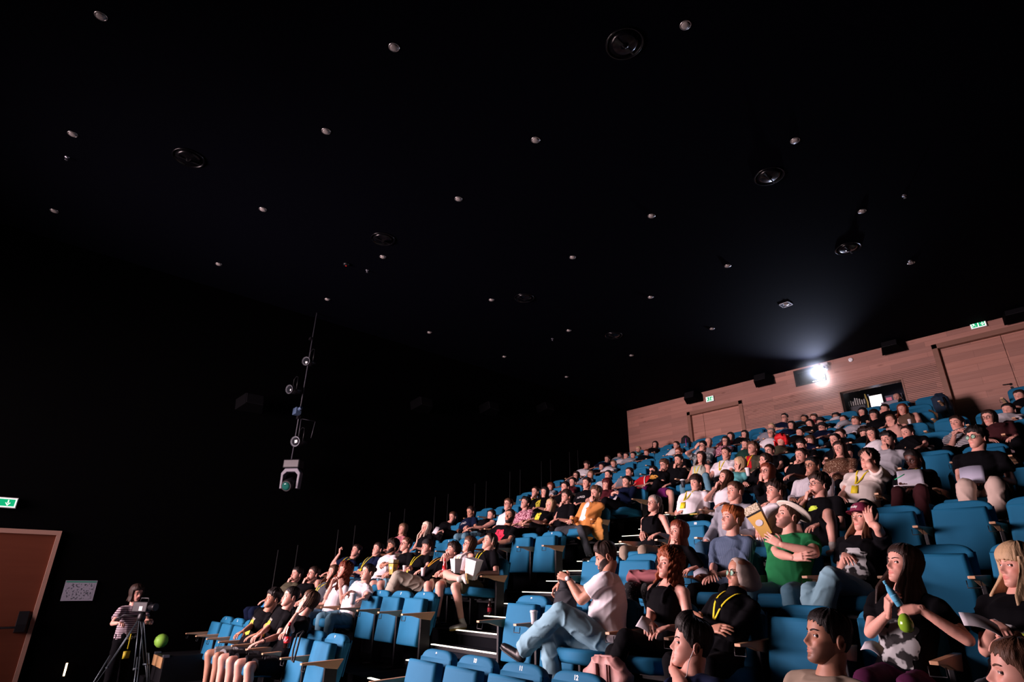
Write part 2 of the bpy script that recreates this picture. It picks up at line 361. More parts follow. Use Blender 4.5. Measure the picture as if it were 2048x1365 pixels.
def exit_sign(loc, rz, wd, ht, label, par_dir=1):
    t = empty('exit_sign', loc, rz); tagk(t, label, 'exit sign')
    g = mat('exit_green', (0, .25, .1), .5, emit=(.0, .30, .12), es=1.1); wt = mat('exit_white', (.8, .9, .85), .5, emit=(.75, 1, .85), es=1.0)
    b = BM(); b.box(-wd/2, wd/2, -.045, 0, -ht/2, ht/2, bev=.004); b.obj('housing', M_WHITE, parent=t)
    b = BM(); b.box(-wd/2+.012, wd/2-.012, -.048, -.045, -ht/2+.012, ht/2-.012); b.obj('white_panel', wt, parent=t)
    b = BM(); p = wd/2-.03
    b.box(-p, -.01, -.050, -.048, -ht/2+.025, ht/2-.025); b.box(.01, p, -.050, -.048, -ht/2+.025, ht/2-.025); b.obj('green_field', g, parent=t)
    # running figure in the left field, down arrow in the right field
    b = BM(); s = ht*.30; cx = -wd/4-.01
    def bar(x0, z0, x1, z1, w):
        d = Vector((x1-x0, 0, z1-z0)); n = Vector((-d.z, 0, d.x)).normalized()*w/2
        q = [b.b.verts.new(Vector((x0, -.0515, z0))+n), b.b.verts.new(Vector((x0, -.0515, z0))-n), b.b.verts.new(Vector((x1, -.0515, z1))-n), b.b.verts.new(Vector((x1, -.0515, z1))+n)]
        b.b.faces.new(q)
    b.lathe([(s*.22, 0), (s*.22, .001)], 12, M=Matrix.Translation((cx-s*.05, -.051, s*.85)) @ Matrix.Rotation(math.pi/2, 4, 'X'))
    bar(cx, s*.6, cx+s*.1, -s*.1, s*.35); bar(cx, s*.5, cx-s*.55, s*.25, s*.16); bar(cx, s*.5, cx+s*.55, s*.2, s*.16)
    bar(cx+s*.1, -s*.1, cx-s*.35, -s*.45, s*.2); bar(cx-s*.35, -s*.45, cx-s*.3, -s*.95, s*.18); bar(cx+s*.1, -s*.1, cx+s*.45, -s*.5, s*.2); bar(cx+s*.45, -s*.5, cx+s*.8, -s*.75, s*.18)
    b.obj('running_figure', wt, parent=t); b = BM()
    ax = wd/4+.005; bar(ax, s*.85, ax, -s*.2, s*.32); bar(ax-s*.6, 0, ax+s*.05, -s*.85, s*.26); bar(ax+s*.6, 0, ax-s*.05, -s*.85, s*.26)
    b.obj('down_arrow', wt, parent=t)
exit_sign((-8.57, YR-.01, 6.84), 0, .26, .17, 'small lit green exit sign above the small wooden door')
exit_sign((-1.89, YR-.01, 7.10-.01), 0, .29, .17, 'lit green exit sign above the tall wooden door')
exit_sign((XW+.01, .05, 2.71), math.pi/2, .46, .15, 'lit green exit sign on the dark left wall')
# dome camera, round sensor
t = empty('security_camera', (-5.17, YR-.03, 7.0)); tagk(t, 'white wall camera with a round dark lens above the projector window', 'camera')
b = BM(); b.box(-.09, .09, -.14, 0, -.02, .055, bev=.015); b.obj('mount', M_WHITE, parent=t)
b = BM(); b.lathe([(.02, -.16), (.055, -.15), (.075, -.11), (.075, -.05), (.06, -.02)], 24, c=(0, -.09, 0)); b.obj('dome', M_WHITE, parent=t, smooth=True)
b = BM(); b.lathe([(.024, 0), (.024, .03), (.015, .032)], 16, M=Matrix.Translation((0, -.155, -.09)) @ Matrix.Rotation(math.pi/2, 4, 'X')); b.obj('lens', M_BLKM, parent=t)
b = BM(); b.lathe([(.05, 0), (.055, .012), (.05, .03), (.02, .034), (.01, .03)], 24, M=Matrix.Rotation(math.pi/2, 4, 'X'))
tagk(b.obj('round_sensor', M_WHITE, loc=(-4.57, YR, 7.0)), 'small round white wall sensor right of the wall camera', 'sensor')
# projector behind the upper window
t = empty('projector', (-5.45, YR+.62, 6.45)); tagk(t, 'digital projector with a glaring white lens behind the upper window', 'projector')
b = BM(); b.box(-.28, .28, 0, .9, -.02, .42, bev=.02); b.obj('projector_body', mat('projector_grey', (.12, .13, .16), .5), parent=t)
b = BM(); b.lathe([(.13, 0), (.14, .16), (.12, .2)], 28, M=Matrix.Translation((0, 0, .24)) @ Matrix.Rotation(math.pi/2, 4, 'X')); b.obj('lens_barrel', M_BLKM, parent=t)
b = BM(); b.box(-.22, .17, -.42, -.40, -.03, .28, bev=.03); b.obj('lens_glare', mat('projector_light', (1, 1, 1), .5, emit=(.85, .95, 1), es=14), parent=t)
b = BM(); b.box(-.5, .5, -.15, 1.0, -.55, -.02); b.obj('plinth', M_BLKM, parent=t)
l = bpy.data.lights.new('projector_beam', 'POINT'); l.energy = 22; l.color = (.80, .86, 1); l.shadow_soft_size = .12
o = bpy.data.objects.new('projector_beam', l); COL.objects.link(o); o.location = (-5.36, YR-.10, 6.66)
l = bpy.data.lights.new('projector_spill', 'SPOT'); l.energy = 900; l.color = (.62, .70, 1); l.spot_size = math.radians(84); l.spot_blend = 1; l.shadow_soft_size = .08
o = bpy.data.objects.new('projector_spill', l); COL.objects.link(o); o.location = (-5.30, YR-.10, 6.74)
o.rotation_euler = (Vector((-5.1, 12.9, HC)) - o.location).to_track_quat('-Z', 'Y').to_euler()
# thin haze in the beam
hz = bpy.data.materials.new('beam_haze'); hz.use_nodes = True; nt = hz.node_tree; nt.nodes.remove(nt.nodes['Principled BSDF'])
vs = nt.nodes.new('ShaderNodeVolumeScatter'); vs.inputs['Anisotropy'].default_value = .1
tc = nt.nodes.new('ShaderNodeTexCoord'); vl = nt.nodes.new('ShaderNodeVectorMath'); vl.operation = 'LENGTH'; nt.links.new(tc.outputs['Object'], vl.inputs[0])
mr = nt.nodes.new('ShaderNodeMapRange'); mr.interpolation_type = 'SMOOTHERSTEP'; mr.inputs['From Min'].default_value = .0; mr.inputs['From Max'].default_value = .95; mr.inputs['To Min'].default_value = .45; mr.inputs['To Max'].default_value = 0
nt.links.new(vl.outputs['Value'], mr.inputs['Value']); nt.links.new(mr.outputs['Result'], vs.inputs['Density'])
nt.links.new(vs.outputs[0], nt.nodes['Material Output'].inputs['Volume'])
b = BM(); b.lathe([(.02, -.02), (.9, -.01), (.97, .15), (.9, .5), (.6, .85), (.02, 1.0)], 28, M=Matrix.Rotation(math.pi/2, 4, 'X'))
HZ = b.obj('beam_haze', hz, smooth=True, loc=(-5.36, YR-.03, 6.58)); tagk(HZ, 'thin bluish haze glowing in front of the projector window', 'haze', kind='stuff')
# booth window contents
t = empty('booth_panel', (-4.31, YR+.30, 5.86)); tagk(t, 'bright white upright panel seen through the booth window', 'screen')  # upright white emissive panel with a dark back, behind the glass
b = BM(); b.box(-.14, .14, -.015, 0, -.20, .20); b.obj('bright_panel', mat('booth_panel_white', (.9, .9, .9), .5, emit=(1, .96, .97), es=1.0), parent=t)
b = BM(); b.box(-.15, .15, 0, .03, -.21, .21); b.box(-.02, .02, .0, .03, -.5, -.2); b.obj('panel_back', M_BLKM, parent=t)
l = bpy.data.lights.new('booth_glow', 'POINT'); l.energy = 1.6; l.color = (.55, .7, 1); l.shadow_soft_size = .1
o = bpy.data.objects.new('booth_glow', l); COL.objects.link(o); o.location = (-4.31, YR+.5, 6.0)
b = BM()
rnd = random.Random(4)
for k in range(16): b.box(-.20+k*.026, -.182+k*.026, 0, .1, 0, .10+rnd.random()*.10, mat=k % 2)
tagk(b.obj('cable_rack', mat('rack_grey', (.5, .52, .5), .5), M_BLKM, loc=(-4.78, YR+.4, 5.93)), 'rack of pale cables at the left of the booth window', 'rack')
boxobj('equipment_cabinet', (-4.98, -4.60, YR+.35, YR+.8, 4.6, 5.90), mat('cabinet_grey', (.035, .04, .05), .6)); tagk(bpy.data.objects['equipment_cabinet'], 'dark equipment cabinet low in the booth window', 'cabinet')
b = BM(); b.tube([(0, 0, 0), (.02, -.01, .2), (-.01, 0, .42)], .018); tagk(b.obj('yellow_cable', mat('cable_yellow', (.5, .4, .1), .5), loc=(-4.55, YR+.4, 5.75)), 'thick yellowish cable hanging in the booth', 'cable')
b = BM(); b.tube([(0, 0, 0), (.05, -.01, .25), (-.03, 0, .5)], .02); tagk(b.obj('pale_cable', mat('cable_blue', (.25, .35, .5), .5), loc=(-4.47, YR+.42, 5.65)), 'pale blue cable beside the white panel', 'cable')
t = empty('rack_device', (-4.05, YR+.4, 5.92)); tagk(t, 'rack device with a pink lit panel right of the white panel', 'device')
b = BM(); b.box(-.1, .28, 0, .2, -.12, .1); b.obj('casing', mat('device_dark', (.05, .06, .1), .5), parent=t)
b = BM(); b.box(-.07, .05, -.005, 0, -.03, .05); b.obj('pink_panel', mat('pink_led', (.4, .1, .15), .5, emit=(.5, .12, .2), es=.5), parent=t)
b = BM(); b.box(.1, .22, -.005, 0, .0, .04); b.obj('display', mat('disp_led', (.4, .5, .6), .5, emit=(.4, .5, .6), es=.5), parent=t)

# ---------------------------------------------------------------- left wall
D0, D1, DZ = -.55, .93, 2.33
t = struct(empty('door_3', (XW, D0, 0)))
b = BM(); b.box(-.02, .04, 0, .07, 0, DZ+.02); b.box(-.02, .04, D1-D0-.055, D1-D0, 0, DZ+.02); b.box(-.02, .04, .07, D1-D0-.055, DZ-.045, DZ+.02)
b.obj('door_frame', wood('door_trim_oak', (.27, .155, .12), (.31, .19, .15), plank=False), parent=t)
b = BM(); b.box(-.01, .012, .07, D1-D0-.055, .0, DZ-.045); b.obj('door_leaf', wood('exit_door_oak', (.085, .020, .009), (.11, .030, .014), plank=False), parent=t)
b = BM(); b.tube([(.09, .12, 1.01), (.09, D1-D0-.2, 1.01)], .016, 10); b.obj('push_bar', mat('bar_grey', (.07, .075, .085), .4), parent=t)
b = BM(); b.prism([(0, .93), (0, 1.22), (.03, 1.22), (.11, 1.05), (.11, .95)], D1-D0-.22, D1-D0-.10, axis='y')
b.obj('latch_box', M_BLKM, parent=t)
t = empty('evacuation_plan', (XW+.012, 1.16, 1.35)); tagk(t, 'evacuation plan sheet with green header on the dark left wall', 'sign')
pw = mat('plan_paper', (.26, .27, .34), .5); b = BM(); b.box(0, .006, 0, .41, 0, .29); b.obj('plan_sheet', pw, parent=t)
b = BM(); b.box(.006, .007, .01, .40, .262, .280); b.obj('green_header', mat('plan_green', (.02, .22, .14), .5), parent=t)
b = BM(); b.box(.006, .0068, .03, .38, .022, .245); b.obj('plan_drawing', patterned('plan_ink', (.05, .06, .08), (.26, .27, .34), 42, .42), parent=t)
t = empty('floor_light', (XW+.02, 1.46, .42)); tagk(t, 'small glowing step lamp low on the dark left wall', 'lamp')
b = BM(); b.box(0, .02, -.02, .02, -.10, .10, bev=.004); b.obj('lamp_housing', M_BLKM, parent=t)
b = BM(); b.box(.02, .024, -.012, .012, -.085, .085); b.obj('lamp_strip', mat('warm_led', (1, .8, .5), .5, emit=(1, .75, .45), es=4), parent=t)
l = bpy.data.lights.new('lamp_glow', 'POINT'); l.energy = .35; l.color = (1, .6, .25); l.shadow_soft_size = .05
o = bpy.data.objects.new('lamp_glow', l); COL.objects.link(o); o.location = (XW+.10, 1.46, .42)
b = BM(); b.lathe([(.005, -.10), (.05, -.087), (.087, -.05), (.10, 0), (.087, .05), (.05, .087), (.005, .10)], 20)
tagk(b.obj('green_ball', mat('neon_green', (.35, .75, .10), .5), loc=(-11.2, 2.55, .78), smooth=True), 'neon green ball by the dark equipment on the left', 'ball')
t = empty('flight_case', (-10.95, 2.72, 0)); tagk(t, 'black equipment case with wooden edge near the left wall', 'case')
b = BM(); b.box(-.25, .35, -.22, .5, 0, .62, bev=.01); b.obj('case_body', M_BLKM, parent=t)
b = BM(); b.box(-.24, .34, -.235, -.22, .46, .60); b.obj('wooden_edge', wood('case_wood', (.30, .17, .07), (.4, .24, .12), plank=False), parent=t)
b = BM(); b.box(-.26, -.18, -.23, -.15, .60, .635); b.box(.28, .36, -.23, -.15, .60, .635); b.obj('corner', M_STEEL, parent=t)
# vertical lighting boom with spotlights and a moving head
BX, BY = -11.45, 4.22
t = empty('lighting_boom', (BX, BY, 3.3)); tagk(t, 'thin vertical metal pole carrying stage lights near the left wall', 'pole')
b = BM(); b.tube([(0, 0, .35), (0, .05, 3.82)], .012, 10); b.obj('pipe', mat('pipe_grey', (.05, .05, .065), .5), parent=t)
b = BM(); b.box(-.02, .08, -.03, .03, 3.15, 3.2); b.obj('bracket', M_BLKM, parent=t)
b = BM(); b.box(-.02, .08, -.03, .03, 1.4, 1.46); b.obj('bracket', M_BLKM, parent=t)
LSG = mat('lamp_rim', (.05, .055, .065), .5, metal=.5)
def spot(loc, r, label, tilt):
    t = empty('stage_spotlight', loc); tagk(t, label, 'stage light', 'stage spotlights on the pole')
    Mx = Matrix.Rotation(math.radians(tilt), 4, 'Z') @ Matrix.Rotation(math.radians(100), 4, 'X')
    b = BM(); b.lathe([(r*.6, -.32), (r*.95, -.25), (r, 0)], 20, M=Mx); b.obj('lamp_body', M_BLKM, parent=t)
    b = BM(); b.lathe([(r*1.0, -.004), (r*1.12, 0), (r*1.12, .012), (r, .014), (r*.97, .004)], 28, M=Mx); b.obj('rim', LSG, parent=t)
    b = BM(); b.lathe([(r*.9, .003), (r*.6, .012), (r*.02, .016)], 20, M=Mx); b.obj('lens', mat('dark_glass', (.01, .012, .015), .1, spec=.6), parent=t)
    b = BM(); b.tube([(r+.02, .1, 0), (r+.02, .1, .16), (r+.02, .1, .26), (0, .1, .30), (-r-.02, .1, .26), (-r-.02, .1, 0)], .008); b.obj('yoke', M_BLKM, parent=t)
spot((BX+.12, BY-.06, 5.92), .085, 'round stage spotlight at the top of the pole', 35)
spot((BX+.10, BY-.30, 5.25), .085, 'round stage spotlight on a side arm of the pole', 25)
spot((BX+.12, BY-.02, 4.22), .095, 'round stage spotlight low on the pole above the moving head', 35)
b = BM(); b.box(-.09, .09, -.06, .06, -.07, .07, bev=.01); b.tube([(.09, 0, .02), (.16, .02, .05)], .035, 12)
tagk(b.obj('control_box', mat('box_blue', (.05, .085, .15), .5), loc=(BX+.03, BY-.05, 4.85)), 'small bluish box clamped half way up the pole', 'box')
b = BM()
for a in ((0, .18), (.28, .46)): pass
for p in (((0, 0, 0), (0, 0, .36)), ((0, .26, 0), (0, .30, .36)), ((0, 0, .36), (0, .30, .36))): b.tube(p, .007, 6)
tagk(b.obj('wire_frame', mat('pipe_grey', (.05, .05, .065), .5), loc=(BX+.05, BY+.05, 4.35)), 'thin wire frame beside the lower spotlight', 'frame')
t = empty('moving_head_light', (BX+.10, BY+.02, 3.50)); tagk(t, 'moving head stage light with pale yoke hanging at the pole foot', 'stage light')
gy = mat('yoke_grey', (.085, .085, .11), .5)
Mz = Matrix.Rotation(math.radians(40), 4, 'Z')
b = BM(); b.prism([(-.19, -.20), (-.20, .10), (-.13, .19), (.13, .19), (.20, .10), (.19, -.20), (.14, -.20), (.145, .06), (.08, .12), (-.08, .12), (-.145, .06), (-.14, -.20)], -.06, .06, axis='y', bev=.012)
me = b.mesh('yoke', gy); me.transform(Mz); link('yoke', me, t)
b = BM(); b.box(-.17, .17, -.1, .1, .19, .36, bev=.02)
me = b.mesh('base', M_BLKM); me.transform(Mz); link('base', me, t)
b = BM(); b.lathe([(.10, -.16), (.12, -.10), (.12, .08), (.10, .14)], 24, M=Mz @ Matrix.Translation((0, -.02, -.12)) @ Matrix.Rotation(math.radians(110), 4, 'X')); b.obj('lamp_head', M_BLKM, parent=t)
b = BM(); b.lathe([(.075, .14), (.075, .15), (.04, .16)], 24, M=Mz @ Matrix.Translation((0, -.02, -.12)) @ Matrix.Rotation(math.radians(110), 4, 'X')); b.obj('lens', mat('green_lens', (.01, .06, .05), .1, emit=(0, .25, .2), es=.12), parent=t)
# railings at the far left ends of the rows
for r in range(1, 9):
    t = empty('row_railing', (-11.42, YE(r)+.62, ZF(r)))
    b = BM(); b.tube([(0, 0, 0), (0, 0, 1.50)], .008, 8); b.obj('post', mat('rail_grey', (.006, .0065, .008), .7), parent=t)
    b = BM(); b.tube([(0, .36, 0), (0, .36, 1.60)], .008, 8); b.obj('post', mat('rail_grey', (.1,.1,.1)), parent=t)
    b = BM(); b.box(-.03, .03, -.03, .39, 0, .012); b.obj('foot_plate', M_BLKM, parent=t)
    tagk(t, 'thin dark railing at the left end of a seat row, %s from the front' % ordn[r-1].replace('lowest', 'first'), 'railing', 'row end railings')

# ---------------------------------------------------------------- cinema seats
LEAN = math.radians(11)
def backrest_mesh():
    b = BM(); pts = []
    for z, w_ in ((0, .205), (.12, .232), (.30, .236), (.42, .228)): pts.append((w_, z))
    for k in range(9):
        a = k/8*math.pi/2; pts.append((.228*math.cos(a)**.55 if k < 8 else 0, .42+.075*math.sin(a)))
    poly = pts[:-1] + [(-x, z) for x, z in pts[:-1][::-1]]
    b.prism(poly, -.045, .045, axis='y', bev=.028)
    me = b.mesh('backrest', M_SEAT, smooth=True)
    me.transform(Matrix.Translation((0, .13, .385)) @ Matrix.Rotation(-LEAN, 4, 'X')); return me
def cushion_mesh(folded):
    b = BM(); b.prism([(-.215, 0), (-.225, .25), (-.205, .53), (.205, .53), (.225, .25), (.215, 0)], -.055, .055, axis='y', bev=.03)
    me = b.mesh('seat_cushion', M_SEAT, smooth=True)
    if folded: me.transform(Matrix.Translation((0, -.01, .27)) @ Matrix.Rotation(-LEAN*.8, 4, 'X'))
    else: me.transform(Matrix.Translation((0, .05, .415)) @ Matrix.Diagonal((1, .88, 1, 1)) @ Matrix.Rotation(math.radians(86), 4, 'X'))
    return me
def shell_mesh():
    b = BM(); b.prism([(-.22, .10), (-.225, .45), (.225, .45), (.22, .10)], .048, .064, axis='y', bev=.006)
    me = b.mesh('back_shell', M_SEATD, smooth=False)
    me.transform(Matrix.Translation((0, .13, .385)) @ Matrix.Rotation(-LEAN, 4, 'X')); return me
def arm_mesh(side):
    b = BM()
    b.prism([(-.30, .622), (-.30, .640), (.16, .652), (.10, .56), (-.02, .575), (-.16, .612)], -.023, .023, axis='x', bev=.006)
    me = b.mesh('armrest', M_ARM); me.transform(Matrix.Translation((.277*side, 0, 0))); return me
def post_mesh(side):
    b = BM(); x = .277*side
    b.box(x-.016, x+.016, -.04, .10, 0, .60, bev=.005); b.box(x-.03, x+.03, -.16, .14, 0, .02)
    return b.mesh('stanchion', M_BLKM)
def holder_mesh(side):
    b = BM(); x = .277*side
    b.tube([(x-.04, -.27, .612), (x-.04, -.275, .565), (x+.04, -.275, .565), (x+.04, -.27, .612)], .004, 6)
    return b.mesh('cup_holder', M_BLKM)
SM = {'back': backrest_mesh(), 'fold': cushion_mesh(True), 'down': cushion_mesh(False), 'shell': shell_mesh(),
      'arm1': arm_mesh(1), 'arm-1': arm_mesh(-1), 'post1': post_mesh(1), 'post-1': post_mesh(-1), 'hold1': holder_mesh(1), 'hold-1': holder_mesh(-1)}
b = BM(); b.box(-.2, .2, -.02, .03, .33, .37); b.box(-.22, .22, .04, .09, .30, .36); SM['bar'] = b.mesh('cross_bar', M_BLKM)
_fonts = {}
def text_mesh(s, size, bold=0):
    k = (s, size)
    if k in _fonts: return _fonts[k]
    c = bpy.data.curves.new('t', 'FONT'); c.body = s; c.size = size; c.align_x = 'CENTER'; c.align_y = 'CENTER'; c.extrude = .0008; c.offset = bold
    o = bpy.data.objects.new('t', c); COL.objects.link(o)
    dg = bpy.context.evaluated_depsgraph_get(); me = bpy.data.meshes.new_from_object(o.evaluated_get(dg))
    bpy.data.objects.remove(o); bpy.data.curves.remove(c); _fonts[k] = me; return me
def seat(x, r, folded, label, group, first=False, num=None):
    t = empty('cinema_seat', (x, YE(r)+.62, ZF(r))); t.scale = (1, 1, 1.09 if r >= 6 else (1.04 if r >= 4 else 1)); tagk(t, label, 'seat', group)
    link('backrest', SM['back'], t); link('seat_cushion', SM['fold' if folded else 'down'], t); link('back_shell', SM['shell'], t); link('cross_bar', SM['bar'], t)
    for s in ((1, -1) if first else (1,)):
        a = link('armrest', SM['arm%d' % s], t); link('cup_holder', SM['hold%d' % s], a); link('stanchion', SM['post%d' % s], t)
    if num:
        me = text_mesh(str(num), .042, .0012).copy(); me.materials.clear(); me.materials.append(M_NUM)
        o = link('seat_number', me, t); o.matrix_local = Matrix.Translation((.0, .172, .838)) @ Matrix.Rotation(math.pi/2-LEAN, 4, 'X')
    return t
